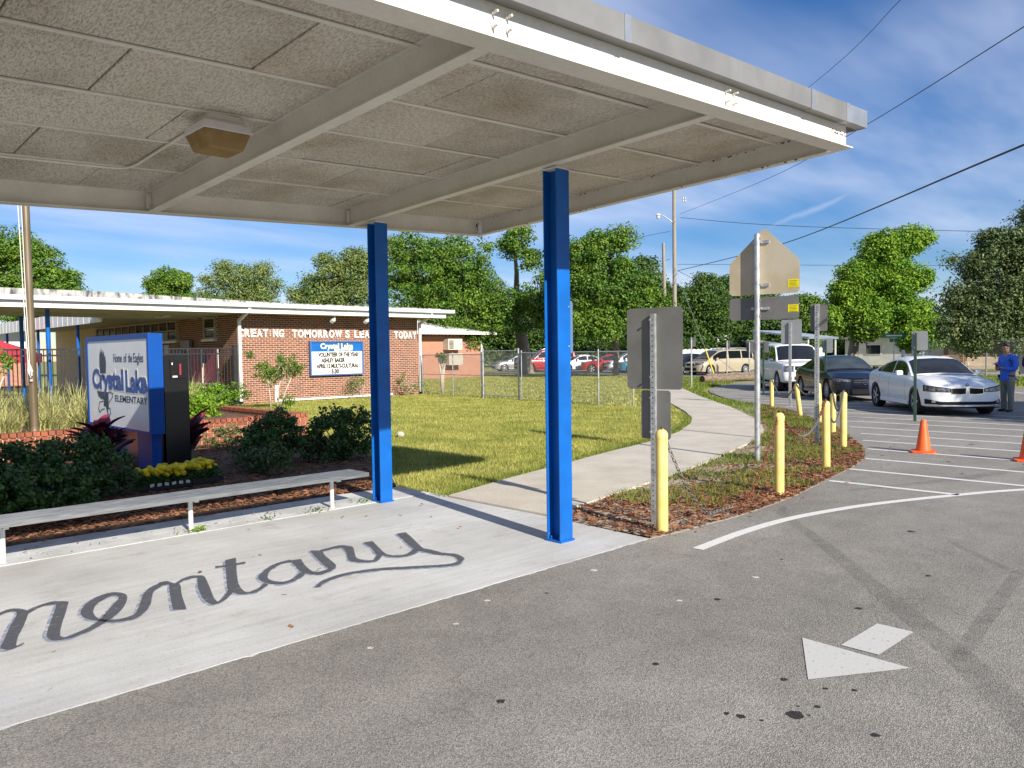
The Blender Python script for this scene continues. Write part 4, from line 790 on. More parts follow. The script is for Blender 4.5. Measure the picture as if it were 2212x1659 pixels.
MB(b4).box(-5, 12.3, 54.6, 65, 3.6, 3.85).build('roof', M['fascia'], wing)
for i in range(6): MB(b4).box(-2+i*2.2, -.7+i*2.2, 55.9, 56.01, 2.1, 3.2).build('window', M['glass'], wing)
ub = Vector((7.2, 40.5, 0))
um = thing('patio_umbrella', 'red patio umbrella behind the black fence at the left', 'umbrella', ub)
mb = MB(ub); n = 8
mb.add([(7.2+2.2*math.cos(2*math.pi*i/n), 40.5+2.2*math.sin(2*math.pi*i/n), 1.95) for i in range(n)]+[(7.2, 40.5, 2.75)]+[(7.2+2.2*math.cos(2*math.pi*i/n), 40.5+2.2*math.sin(2*math.pi*i/n), 1.55) for i in range(n)], [(i, (i+1) % n, n) for i in range(n)]+[(i, (i+1) % n, n+1+(i+1) % n, n+1+i) for i in range(n)])
mb.build('canopy', MAT('red_canvas', (.48, .03, .05), .8, var=.12, vscale=2), um); MB(ub).cyl((7.2, 40.5, 0), (0, 0, 1), .03, 2.7, 8).build('pole', M['frame'], um)

# ------------------------------------------------------------------ black picket fence from the school corner
fo = Vector((5, 26.55, 0))
pf = thing('picket_fence', 'black metal picket fence between the school corner and the left edge', 'fence', fo)
px = np.arange(-3.0, 12.1, .115)
for x in px: MB(fo).box(x-.012, x+.012, 26.538, 26.562, .08, 1.96).build('picket', M['black_metal'], pf)
for z in (.2, 1.78, 1.96): MB(fo).box(-3, 12.1, 26.525, 26.575, z, z+.048).build('rail', M['black_metal'], pf)
for x in (12.12, 9.75, 7.35, 4.95, 2.5):
    p_ = MB(fo).box(x-.07, x+.07, 26.48, 26.62, 0, 2.06).build('post', M['black_metal'], pf)
    MB(fo).box(x-.08, x+.08, 26.47, 26.63, 2.06, 2.1).build('post_cap', M['black_metal'], p_)

# ------------------------------------------------------------------ chain-link fences
def link_fabric(org, p0, p1, z0, z1, cell=.06, r=.0026):
    a = Vector(p0); b = Vector(p1); L = (b-a).length; d = (b-a)/L; h = z1-z0; V = []; F = []
    nrm = Vector((-d.y, d.x, 0))
    def seg(q0, q1, off):
        t = (q1-q0).normalized(); s_ = nrm; u_ = t.cross(s_)
        k = len(V)
        for q in (q0, q1):
            for i in range(3):
                an = 2*math.pi*i/3; V.append(tuple(q+(s_*math.cos(an)+u_*math.sin(an))*r+nrm*off-Vector(org)))
        for i in range(3): F.append((k+i, k+(i+1) % 3, k+3+(i+1) % 3, k+3+i))
    m_ = int((L+h)/cell)
    for s in (1, -1):
        for i in range(m_+1):
            x0 = -h+i*cell if s == 1 else i*cell
            t0, t1 = 0.0, h
            xa, xb = (x0, x0+h) if s == 1 else (x0, x0-h)
            def at(t): return x0+t*s
            lo, hi = 0, h
            if s == 1:
                if x0 < 0: lo = -x0
                if x0+h > L: hi = L-x0
            else:
                if x0 > L: lo = x0-L
                if x0-h < 0: hi = x0
            if hi-lo < .02: continue
            q0 = a+d*at(lo)+Vector((0, 0, z0+lo)); q1 = a+d*at(hi)+Vector((0, 0, z0+hi)); seg(q0, q1, .003*s)
    return V, F
def fence_run(root, org, pts, h, r=.024, posts=True, fabric=True, rail=True):
    org = Vector(org)
    for p in pts:
        o = MB(org).cyl((p[0], p[1], 0), (0, 0, 1), r, h, 10).build('post', M['galv_post'], root); smooth_by_angle(o)
        MB(org).lathe([(r*1.15, 0), (r*1.15, .03), (r*.5, .055), (.002, .06)], (p[0], p[1], h), 10).build('post_cap', M['galv_post'], o)
    for a, b in zip(pts[:-1], pts[1:]):
        if fabric:
            V, F = link_fabric(org, (a[0], a[1], 0), (b[0], b[1], 0), .04, h-.03)
            o = npobj('wire_mesh', V, F, M['linkwire'], root); o['kind'] = 'stuff'
        if rail: MB(org).tube([(a[0], a[1], h-.03), (b[0], b[1], h-.03)], .018, 8).build('top_rail', M['galv_post'], root)
cf = thing('chain_link_fence', 'galvanised chain-link fence from the school corner to the gate', 'fence', (20, 24, 0))
fence_run(cf, (20, 24, 0), [(20.3, 26.45), (20.0, 24.1), (19.75, 22.1)], 1.68)
MB((20, 24, 0)).tube([(20.3, 26.45, .85), (20.0, 24.1, .85), (19.75, 22.1, .85)], .014, 6).build('mid_rail', M['galv_post'], cf)
cg = thing('chain_link_gate', 'chain-link gate between two tall galvanised posts on the lawn', 'gate', (19.7, 21, 0))
fence_run(cg, (19.7, 21, 0), [(19.72, 21.98), (19.6, 19.95)], 1.80, .034)
for z in (.12, .9): MB((19.7, 21, 0)).tube([(19.72, 21.98, z), (19.6, 19.95, z)], .018, 8).build('gate_rail', M['galv_post'], cg)
for z in (1.4, .45): MB((19.7, 21, 0)).box(19.66, 19.78, 21.93, 22.05, z, z+.09).build('hinge', M['galv_post'], cg)
cf2 = thing('chain_link_fence', 'galvanised chain-link fence beyond the gate behind the grey sign plates', 'fence', (19.4, 17, 0))
fence_run(cf2, (19.4, 17, 0), [(19.55, 19.75), (19.3, 18.0), (19.1, 15.85), (19.25, 14.6)], 1.72)
# ------------------------------------------------------------------ planter
PO = Vector((5, 15.2, 0))
planter = thing('brick_planter', 'low red brick planter wall around the flagpole and ornamental grass', 'planter', PO)
PT = .40
def planter_run(p0, d, n, length):
    p0 = Vector(p0); d = Vector(d); n = Vector(n)
    c = p0+d*length/2-n*.10; MB(PO).obox((c.x, c.y, PT/2-.05), d, n, (0, 0, 1), length/2, .088, PT/2+.045).build('wall_core', M['mortar'], planter)
    L, cz = .218, .080
    for sgn in (1, -1):
        off = Vector((0, 0, 0)) if sgn == 1 else -n*.2
        for r in range(5):
            s = -.116*(r % 2)
            while s < length-.03:
                a, b = max(s, 0), min(s+L, length)
                if b-a > .03 and (p0+d*a).x > 1.8:
                    q = p0+off+d*(a+b)/2+n*sgn*(-.018+random.uniform(-.001, .002)); MB(PO).obox((q.x, q.y, .035+cz*r), d, n, (0, 0, 1), (b-a)/2, .022, .033).build('brick', M['planter_brick'], planter)
                s += L+.016
    s = 0
    while s < length:
        b = min(s+.105, length)
        if (p0+d*s).x > 1.8:
            q = p0+d*(s+b)/2-n*.10; MB(PO).obox((q.x, q.y, PT+.038+random.uniform(-.003, .003)), d, n, (0, 0, 1), (b-s)/2-.005, .115, .038).build('cap_brick', M['planter_brick'], planter)
        s += .115
planter_run((1.0, 15.0, 0), (1, 0, 0), (0, -1, 0), 7.42)
planter_run((8.42, 15.22, 0), (0, 1, 0), (1, 0, 0), 5.6)
struct('planter_soil', MB().prism([(0, 15.2), (0, 26.3), (8.2, 26.3), (8.2, 15.2)], -.2, .34), M['soil'])
# ------------------------------------------------------------------ planting bed and chips
bed = struct('planting_bed', MB().prism([(-8, 8.19), (-8, 14.98), (8.3, 14.98), (7.75, 12.8), (7.25, 10.9), (6.45, 9.2), (5.9, 8.3), (5.0, 8.25)], -.2, .006), M['soil'])
MSTRIP = MULCH_OUT[:13]+[(17.6, 9.5), (16.2, 8.6), (15.6, 8.25)]+[q for q in SW_R[::-1] if q[0] < 15.5]
mst = struct('mulch_strip', MB().prism(MULCH_OUT[:15]+[(21.0, 12.4), (19.8, 11.4), (17.15, 9.35)]+[q for q in SW_R[::-1] if q[0] < 17], -.2, .004), M['sand'])
def chips(polys, seed, name, label, size=(.03, .085), wid=(.008, .02), z=.008, keep=None):
    rg = np.random.default_rng(seed); Vs = []; Fs = []; k = 0
    P = np.concatenate([sample(p, d, rg) for p, d in polys])
    if keep is not None: P = P[keep(P, rg)]
    n = len(P); a = rg.random(n)*2*np.pi; l = rg.uniform(*size, n); w_ = rg.uniform(*wid, n)
    dz = rg.uniform(-.5, .5, n)*l*.55; roll = rg.uniform(-.8, .8, n)*w_
    z0 = z+rg.random(n)*.025
    ux, uy = np.cos(a), np.sin(a); V = np.zeros((n, 4, 3))
    for i, (s, t) in enumerate(((-1, -1), (1, -1), (1, 1), (-1, 1))):
        V[:, i, 0] = P[:, 0]+s*ux*l/2-t*uy*w_/2; V[:, i, 1] = P[:, 1]+s*uy*l/2+t*ux*w_/2; V[:, i, 2] = np.maximum(z0+s*dz/2+t*roll/2, .004)
    F = np.arange(4*n).reshape(n, 4)
    o = npobj(name, V.reshape(-1, 3), F, M['chip']); return tag(o, label, 'mulch', kind='stuff')
def keep_strip(P, rg):
    # chips lie thick along the asphalt, thin out towards the walk where weeds grow
    mo_ = np.array(MULCH_OUT[:15]); d = np.min(np.hypot(P[:, None, 0]-mo_[None, :, 0], P[:, None, 1]-mo_[None, :, 1]), axis=1)
    pr = np.where(P[:, 0] < 7.2, .55, np.exp(-(d/1.0)**2)*1.1+.10); return rg.random(len(P)) < pr
chips([(MULCH_OUT[:15]+[(17.15, 9.4)]+[q for q in SW_R[::-1] if q[0] < 17], 1500)], 5, 'wood_chips', 'brown wood chips spread between the sidewalk and the asphalt', keep=keep_strip)
chips([([(-1, 8.24), (-1, 10.4), (6.5, 9.9), (5.95, 8.75), (5.8, 8.2), (5, 8.26)], 900), ([(1, 9.6), (1, 14.9), (8, 14.9), (7, 10.2)], 220)], 6, 'bed_chips', 'reddish wood chips covering the planting bed behind the bench')
chips([([(-1, 7.55), (-1, 8.18), (5.0, 8.22), (5.0, 7.55)], 28), ([(0, 4.4), (0, 7.4), (5.7, 7.4), (5.7, 4.4)], 2.2), ([(5.8, 3.95), (5.9, 4.12), (9, 4.1), (12, 4.6), (14, 5.4), (14.3, 5.1), (12, 4.35), (9, 3.9)], 26)], 8, 'leaf_litter', 'scattered dry leaf bits on the slab, the bench strip and the asphalt edge', size=(.012, .05), wid=(.006, .016), z=.008)
# edging board and dead grass at the strip
tag(MB((2.5, 8.35, 0)).box(-3, 4.4, 8.30, 8.345, 0, .035).build('edging_board', MAT('weathered_board', (.30, .19, .11), .9, var=.25, vscale=7)), 'weathered edging board lying along the mulch behind the bench', 'board')
# ------------------------------------------------------------------ grass
def blades(P, rg, h, w_, lean, z0=0.0):
    n = len(P); a = rg.random(n)*2*np.pi; hh = rg.uniform(*h, n); ww = rg.uniform(*w_, n); le = rg.uniform(*lean, n)*hh; b = rg.random(n)*2*np.pi
    V = np.zeros((n, 3, 3)); V[:, 0, 0] = P[:, 0]-np.cos(a)*ww/2; V[:, 0, 1] = P[:, 1]-np.sin(a)*ww/2
    V[:, 1, 0] = P[:, 0]+np.cos(a)*ww/2; V[:, 1, 1] = P[:, 1]+np.sin(a)*ww/2
    V[:, 2, 0] = P[:, 0]+np.cos(b)*le; V[:, 2, 1] = P[:, 1]+np.sin(b)*le
    zz = z0 if np.isscalar(z0) else z0
    V[:, 0, 2] = zz; V[:, 1, 2] = zz; V[:, 2, 2] = zz+hh
    return V.reshape(-1, 3), np.arange(3*n).reshape(n, 3)
def stack(L):
    V = []; F = []; k = 0
    for v, f in L: V.append(v); F.append(f+k); k += len(v)
    return np.concatenate(V), np.concatenate(F)
rg = np.random.default_rng(21)
SWp = [tuple(q) for q in SW_L]+[tuple(q) for q in SW_R[::-1]]
LAWN1 = [(5.9, 8.2), (5.9, 7.25)]+[q for q in SW_L if 6 < q[0] < 16]+[(15.3, 14), (8.65, 16), (8.45, 14.9), (7.7, 12.8), (7.2, 10.9), (6.4, 9.2)]
LAWN2 = [(15.3, 10.05), (16.63, 10.85), (18.38, 12.25), (21.3, 14.8), (19.3, 14.6), (19.8, 22), (20.2, 26.2), (12.4, 26.5), (8.65, 26), (8.65, 16), (15.3, 14)]
LAWN3 = [(19.3, 14.7), (21.4, 14.9), (28.7, 20.9), (33, 24.3), (40, 30), (43.5, 34), (44.8, 49), (20.5, 49), (20.3, 27)]
def nearcut(P): return np.hypot(P[:, 0], P[:, 1])
A1 = sample(LAWN1, 2300, rg); A2 = sample(LAWN2, 950, rg); A3 = sample(LAWN3, 150, rg)
# patchy mowing: drop some by low-frequency waves
def patch(P, k): return np.sin(P[:, 0]*1.7+np.sin(P[:, 1]*1.3)*2)+np.sin(P[:, 1]*2.1+P[:, 0]*.6) > k
A1 = A1[patch(A1, -1.2) | (rg.random(len(A1)) < .55)]
V, F = stack([blades(A1, rg, (.025, .07), (.006, .013), (0, .9), -.02), blades(A2, rg, (.03, .075), (.010, .02), (0, .8), -.02), blades(A3, rg, (.04, .09), (.025, .05), (0, .7), -.02)])
tag(npobj('lawn_grass', V, F, M['grass']), 'short yellow-green lawn grass between the sidewalk and the school', 'grass', kind='stuff')
VERGE = [(22.9, 13.2), (24.4, 14.7), (27.4, 17.2), (28.9, 18.2), (31.8, 19.6), (36, 21), (38, 22), (44, 26.5), (41.5, 30), (36, 25), (30.1, 20.1), (24, 15.05), (21, 12.4)]
MIDW = [(22.1, 12.0), (22.9, 13.1), (24.3, 14.9), (21, 12.4), (19.8, 11.4), (17.2, 9.3), (15.9, 8.4), (16.7, 7.4), (18.6, 8.85), (20.2, 10.1)]
W1 = sample(MSTRIP, 950, rg); mo_ = np.array(MULCH_OUT[:15]); dd = np.min(np.hypot(W1[:, None, 0]-mo_[None, :, 0], W1[:, None, 1]-mo_[None, :, 1]), axis=1)
W1 = W1[(W1[:, 0] > 6.9) & (dd > .45) & (patch(W1*1.7, -.5) | (rg.random(len(W1)) < .12))]
Wm = sample(MIDW, 420, rg); Wv = sample(VERGE, 160, rg); RV = sample([(38.8, 5), (38.6, 9), (40, 19), (50, 21), (49.5, 5)], 45, rg)
Wf = sample([(6.0, 4.35), (6.6, 4.3), (8, 5.6), (7, 5.5), (6.2, 5.3)], 25, rg)
V, F = stack([blades(W1, rg, (.03, .10), (.007, .018), (.1, 1.1), .0), blades(Wm, rg, (.03, .1), (.012, .024), (0, .9), 0), blades(Wv, rg, (.04, .12), (.03, .05), (0, .8), -.03), blades(RV, rg, (.06, .14), (.06, .09), (0, .8), -.03), blades(Wf, rg, (.02, .06), (.005, .01), (0, 1), 0)])
tag(npobj('weed_grass', V, F, M['grass2']), 'coarse weedy grass growing in tufts around the yellow bollards and verge', 'grass', kind='stuff')
# lawn edge weeds by the walk, and little weeds in the slab joint
E1 = np.concatenate([np.array([at_s(pL, sL, q)])+rg.normal(0, .07, (60, 2))+[[-.03, .10]] for q in np.linspace(.1, 12, 60)])
E1 = np.array([e for e in E1]); E1 = E1[~inpoly(E1, SWp)]
V, F = blades(E1, rg, (.04, .10), (.006, .012), (.1, .9), 0); tag(npobj('edge_grass', V, F, M['grass2']), 'longer grass along the lawn edge of the sidewalk', 'grass', kind='stuff')
# ------------------------------------------------------------------ leaf helpers
def leaf_quads(C, size, rg, nrm=None, aspect=.55, up_bias=.3, bend=.0):
    n = len(C); d = rg.standard_normal((n, 3)); d[:, 2] += up_bias
    if nrm is not None: d = d*.6+nrm*1.25
    d /= np.linalg.norm(d, axis=1)[:, None]
    t = rg.standard_normal((n, 3)); t -= d*(t*d).sum(1)[:, None]; t /= np.linalg.norm(t, axis=1)[:, None]; b = np.cross(d, t)
    s = (size*rg.uniform(.6, 1.35, n))[:, None]
    V = np.stack([C-t*s*.5, C+b*s*aspect*.5+d*s*.08, C+t*s*.5, C-b*s*aspect*.5+d*s*.08], 1)
    return V.reshape(-1, 3), np.arange(4*n).reshape(n, 4)
def shell_points(lobes, clump_r, n_clumps, per, rg, inner=.55, flat=.85):
    """clumps sit on the lobes' outer shells; leaves sit on the clumps' upper shells"""
    L = np.array(lobes, float); vol = L[:, 3]**2; pick = rg.choice(len(L), n_clumps, p=vol/vol.sum())
    d = rg.standard_normal((n_clumps, 3)); d /= np.linalg.norm(d, axis=1)[:, None]
    rr = rg.uniform(inner, 1.0, n_clumps)[:, None]
    cc = L[pick, :3]+d*rr*L[pick, 3:4]*np.array([1, 1, flat])
    cr = clump_r*rg.uniform(.6, 1.35, n_clumps)
    e = rg.standard_normal((n_clumps, per, 3)); e /= np.linalg.norm(e, axis=2)[:, :, None]
    q = rg.uniform(.25, 1.0, (n_clumps, per, 1))**.6
    P = cc[:, None, :]+e*q*cr[:, None, None]*np.array([1, 1, .72])
    return P.reshape(-1, 3), e.reshape(-1, 3), cc, cr
# ------------------------------------------------------------------ monument sign
XO = Vector((4.15, 13.4, 0))
mon = thing('monument_sign', 'blue cabinet sign with white face and school name among the shrubs', 'sign', XO)
XF = 4.15
M['sign_blue'] = MAT('sign_blue_paint', (.003, .065, .31), .45, spec=.2, var=.08, vscale=4); M['sign_white'] = MAT('sign_face_white', (.70, .73, .76), .35, col2=(.76, .79, .82), vscale=2)
M['print_blue'] = MAT('print_blue', (.004, .07, .33), .4); M['print_navy'] = MAT('print_navy', (.006, .02, .075), .4); M['print_halo'] = MAT('print_halo', (.74, .70, .60), .4)
mb = MB(XO); mb.box(XF+.012, XF+.20, 11.95, 14.95, .56, 2.06); mb.build('cabinet', M['sign_blue'], mon, bevel=.006)
mb = MB(XO)
for a in ((11.95, 14.95, .56, .60), (11.95, 14.95, 1.985, 2.06), (11.95, 12.0, .60, 1.985), (14.87, 14.95, .60, 1.985)): mb.box(XF-.012, XF+.013, a[0], a[1], a[2], a[3])
mb.build('face_frame', M['sign_blue'], mon)
MB(XO).box(XF, XF+.011, 12.0, 14.87, .60, 1.985).build('face', M['sign_white'], mon)
for i in range(11): MB(XO).cyl((XF+.06, 12.1+i*.27, 2.06), (0, 0, 1), .012, .012, 6).build('screw', M['sign_blue'], mon)
for y0, y1 in ((12.05, 12.65), (14.2, 14.75)): MB(XO).box(XF+.035, XF+.175, y0, y1, -.05, .56).build('leg', M['sign_blue'], mon)
RT, UP = (0, -1, 0), (0, 0, 1)
def ftext(nm, s, mat, y0, y1, z, size, off, **kw): return text_obj(nm, s, mat, (XF-off, y0, z), RT, UP, size, .0012, mon, fit=y0-y1, base=XO, **kw)
for s_, a_, b_ in (('Home', 13.53, 13.13), ('of', 13.05, 12.91), ('the', 12.84, 12.66), ('Eagles', 12.60, 12.19)): ftext('motto_word', s_, M['print_navy'], a_, b_, 1.635, .20, .003)['kind'] = 'stuff'
for nm, m_, off, bo in (('name_halo', M['print_halo'], .0025, .038), ('name', M['print_blue'], .006, .018)):
    g_ = .03 if nm == 'name_halo' else 0
    ftext(nm, 'Crystal', m_, 14.65+g_, 13.08-g_, 1.205, .44, off, bold=bo); ftext(nm, 'Lake', m_, 12.98+g_, 12.06-g_*.6, 1.185, .45, off, bold=bo)
ftext('school_word', 'ELEMENTARY', M['print_navy'], 13.51, 12.07, 1.005, .145, .003, bold=.001)
def fpoly(nm, pts, m_, off): MB(XO).plate([(XF-off, y, z) for y, z in pts], (-1, 0, 0), .0012).build(nm, m_, mon)
wing = [(14.24, 1.75), (14.20, 1.82), (14.19, 1.77), (14.15, 1.87), (14.13, 1.79), (14.08, 1.85), (14.06, 1.77), (14.0, 1.82), (13.99, 1.72), (13.94, 1.75), (13.91, 1.62), (13.94, 1.45), (14.24, 1.45), (14.25, 1.62)]
fpoly('wing_emblem', wing, M['print_navy'], .003)
fpoly('body_emblem', [(14.42, 1.15), (13.84, 1.14), (13.84, 1.05), (13.84, .92), (13.91, .78), (13.98, .90), (14.1, .91), (14.07, 1.01), (14.24, 1.03), (14.36, 1.07)], M['print_navy'], .0035)
for L_ in ([(13.87, 1.13), (13.78, 1.15), (13.61, 1.13), (13.65, 1.06), (13.83, .97)], [(14.09, .99), (14.3, .97), (14.38, .86), (14.3, .79), (14.2, .85), (14.05, .86)], [(13.87, .89), (13.77, .88), (13.76, .80), (13.82, .74), (13.88, .80)]):
    MB(XO).tube([(XF-.003, y, z) for y, z in L_], .006, 4).build('outline_emblem', M['print_navy'], mon)
# black cabinet beside it
KO = Vector((4.58, 12.35, 0))
kb = thing('black_cabinet', 'tall black metal cabinet with a small control panel beside the blue sign', 'cabinet', KO)
M['gloss_black'] = MAT('gloss_black', (.006, .006, .007), .28, spec=.5, var=.3, vscale=3)
MB(KO).box(4.41, 4.78, 12.1, 12.75, 0, 1.74).build('body', M['gloss_black'], kb, bevel=.008)
MB(KO).box(4.36, 4.40, 12.16, 14.2, .1, 1.70).build('side_screen', M['gloss_black'], kb)
MB(KO).box(4.50, 4.74, 12.085, 12.099, 1.38, 1.66).build('panel_recess', M['dark'], kb)
MB(KO).box(4.635, 4.66, 12.078, 12.086, 1.43, 1.60).build('red_tag', MAT('red_tag', (.30, .02, .04), .5), kb)
MB(KO).box(4.53, 4.60, 12.078, 12.086, 1.395, 1.42).build('white_label', M['board_white'], kb)
MB(KO).box(4.52, 4.535, 12.078, 12.086, 1.585, 1.62).build('white_latch', M['board_white'], kb)
# ------------------------------------------------------------------ flagpole
FO = Vector((3.42, 15.42, .34))
fp = thing('flagpole', 'tall tarnished aluminium flagpole standing in the brick planter', 'flagpole', FO)
M['pole_alu'] = MAT('tarnished_pole', (.15, .11, .062), .42, .4, col2=(.22, .175, .115), vscale=2, stretch=(3, 3, .6))
o = MB(FO).tube([(3.42, 15.42, .34), (3.42, 15.42, 2.2), (3.40, 15.42, 9.0)], [.068, .064, .045], 20).build('pole', M['pole_alu'], fp); smooth_by_angle(o)
o = MB(FO).lathe([(.088, 0), (.086, .05), (.074, .07), (.072, .2)], (3.42, 15.42, .34), 20).build('base_collar', M['pole_alu'], fp); smooth_by_angle(o)
M['rope'] = MAT('rope_white', (.66, .63, .56), .8)
MB(FO).tube([(3.35, 15.36, 1.55), (3.32, 15.36, 2.6), (3.26, 15.40, 6), (3.24, 15.4, 9)], .008, 6).build('halyard', M['rope'], fp)
MB(FO).tube([(3.37, 15.35, 1.55), (3.35, 15.37, 3), (3.31, 15.40, 9)], .007, 6).build('halyard', M['rope'], fp)
MB(FO).tube([(3.36, 15.34, 1.68), (3.34, 15.335, 1.5), (3.37, 15.335, 1.38), (3.40, 15.335, 1.5), (3.37, 15.335, 1.62), (3.35, 15.33, 1.45), (3.39, 15.33, 1.42), (3.375, 15.33, 1.58)], .013, 6).build('rope_coil', M['rope'], fp)
MB(FO).box(3.36, 3.40, 15.32, 15.37, 1.32, 1.36).build('cleat', M['galv_post'], fp)
# ------------------------------------------------------------------ shrubs, plants in the bed
def shrub(name, label, lobes, n_clumps, per, size, mat, base, cr=.10, group=None, seed=0, cat='shrub'):
    rg = np.random.default_rng(seed); b = Vector(base)
    r = thing(name, label, cat, base, group=group)
    P, e, cc, c2 = shell_points(lobes, cr, n_clumps, per, rg, inner=.5, flat=1.0)
    k = P[:, 2] > .03; P = P[k]; e = e[k]
    V, F = leaf_quads(P, size, rg, nrm=e*.6, aspect=.6, up_bias=.5)
    o = npobj('foliage', V-np.array(b), F, mat, r); o['kind'] = 'stuff'
    mb = MB(b); rr = random.Random(seed)
    for i in range(7):
        q = cc[rr.randrange(len(cc))]; mb.tube([(b.x+rr.uniform(-.08, .08), b.y+rr.uniform(-.08, .08), 0), ((b.x+q[0])/2, (b.y+q[1])/2, q[2]*.55), tuple(q)], [.012, .009, .004], 5)
    o = mb.build('stems', M['bark'], r); o['kind'] = 'stuff'
    return r
shrub('shrub', 'large dark green shrub in the canopy shade at the left edge', [(1.75, 9.9, .40, .50), (2.2, 9.95, .42, .48), (2.65, 10.1, .40, .46), (3.05, 10.35, .34, .36), (1.3, 9.7, .35, .5), (2.4, 9.4, .28, .36), (1.8, 9.2, .25, .35)], 520, 40, .055, M['shrub_leaf'], (2.2, 9.9, 0), seed=1)
shrub('shrub', 'rounded dark shrub with a pointed top behind the bench', [(5.9, 11.6, .42, .46), (6.0, 11.5, .62, .22), (5.55, 11.5, .30, .34)], 200, 32, .055, M['shrub_leaf'], (5.8, 11.5, 0), seed=2)
shrub('shrub', 'broad dark shrub right beside the blue column next to the lawn', [(6.75, 11.15, .42, .48), (7.05, 11.0, .42, .42), (6.45, 11.05, .36, .42)], 240, 32, .055, M['shrub_leaf'], (6.8, 11.1, 0), seed=3)
shrub('low_shrub', 'small sparse grey-green shrub in front of the rounded shrubs', [(5.35, 10.5, .20, .27), (5.1, 10.8, .16, .24)], 80, 26, .05, M['leaf_grey'], (5.3, 10.5, 0), seed=4)
shrub('ground_cover', 'low leafy ground cover at the foot of the brick planter', [(5.3+.45*i, 14.2+.12*(i % 2), .14, .28) for i in range(6)], 170, 24, .05, M['leaf_grey'], (6.4, 14.2, 0), cr=.08, seed=5, cat='plant')
def hedge(name, label, lobes, n, per, mat, base, seed, size=.07): return shrub(name, label, lobes, n, per, size, mat, base, cr=.14, seed=seed)
hedge('bright_shrub', 'bright green leafy shrub in the planter behind the black cabinet', [(6.6+.4*(i % 3), 17.6+.55*(i//3), .55, .36) for i in range(6)], 200, 26, M['leaf_bright'], (6.9, 18, .3), 6)
hedge('bright_shrub', 'bright green shrub growing against the black fence post at the school corner', [(10.3+.45*i, 25.6, .42, .42) for i in range(4)]+[(8.6, 23.0, .55, .5), (9.4, 24.2, .5, .5)], 240, 26, M['leaf_bright'], (10.3, 25.2, 0), 7)
# wide-leaved cordylines
M['cordy'] = MAT('cordyline_leaf', (.075, .010, .028), .42, isl=.5, trans=.25, spec=.45); M['cordy_edge'] = MAT('cordyline_new_leaf', (.24, .025, .055), .42, isl=.4, trans=.3)
def cordyline(label, base, n, seed, h=.55):
    rr = random.Random(seed); b = Vector(base); r = thing('cordyline', label, 'plant', base, group='cordylines in the planting bed')
    MB(b).tube([tuple(b), (b.x+.02, b.y, b.z+h*.7)], [.03, .02], 6).build('stem', M['bark'], r)
    for i in range(n):
        a = rr.uniform(0, 2*math.pi); l = rr.uniform(.38, .58); z0 = b.z+h*rr.uniform(.15, .85); el = rr.uniform(.55, 1.45); w_ = rr.uniform(.06, .10); rows = []
        for k in range(7):
            t = k/6; d = l*t; x = b.x+math.cos(a)*d*math.cos(el*(1-.35*t)); y = b.y+math.sin(a)*d*math.cos(el*(1-.35*t)); z = z0+d*math.sin(el)*(1-.30*t)
            ww = w_*math.sin(math.pi*min(.999, .12+.86*t))**.8; px_, py_ = -math.sin(a)*ww, math.cos(a)*ww
            rows.append([(x+px_, y+py_, z+.03*abs(ww)/w_), (x, y, z-.012), (x-px_, y-py_, z+.03*abs(ww)/w_)])
        o = MB(b).grid(rows).build('leaf', M['cordy_edge'] if rr.random() < .3 else M['cordy'], r, smooth=True)
    return r
cordyline('dark red cordyline in front of the white sign face', (3.62, 12.45, 0), 46, 3, .62); cordyline('dark red cordyline half hidden behind the black cabinet', (5.10, 12.9, 0), 28, 8, .62)
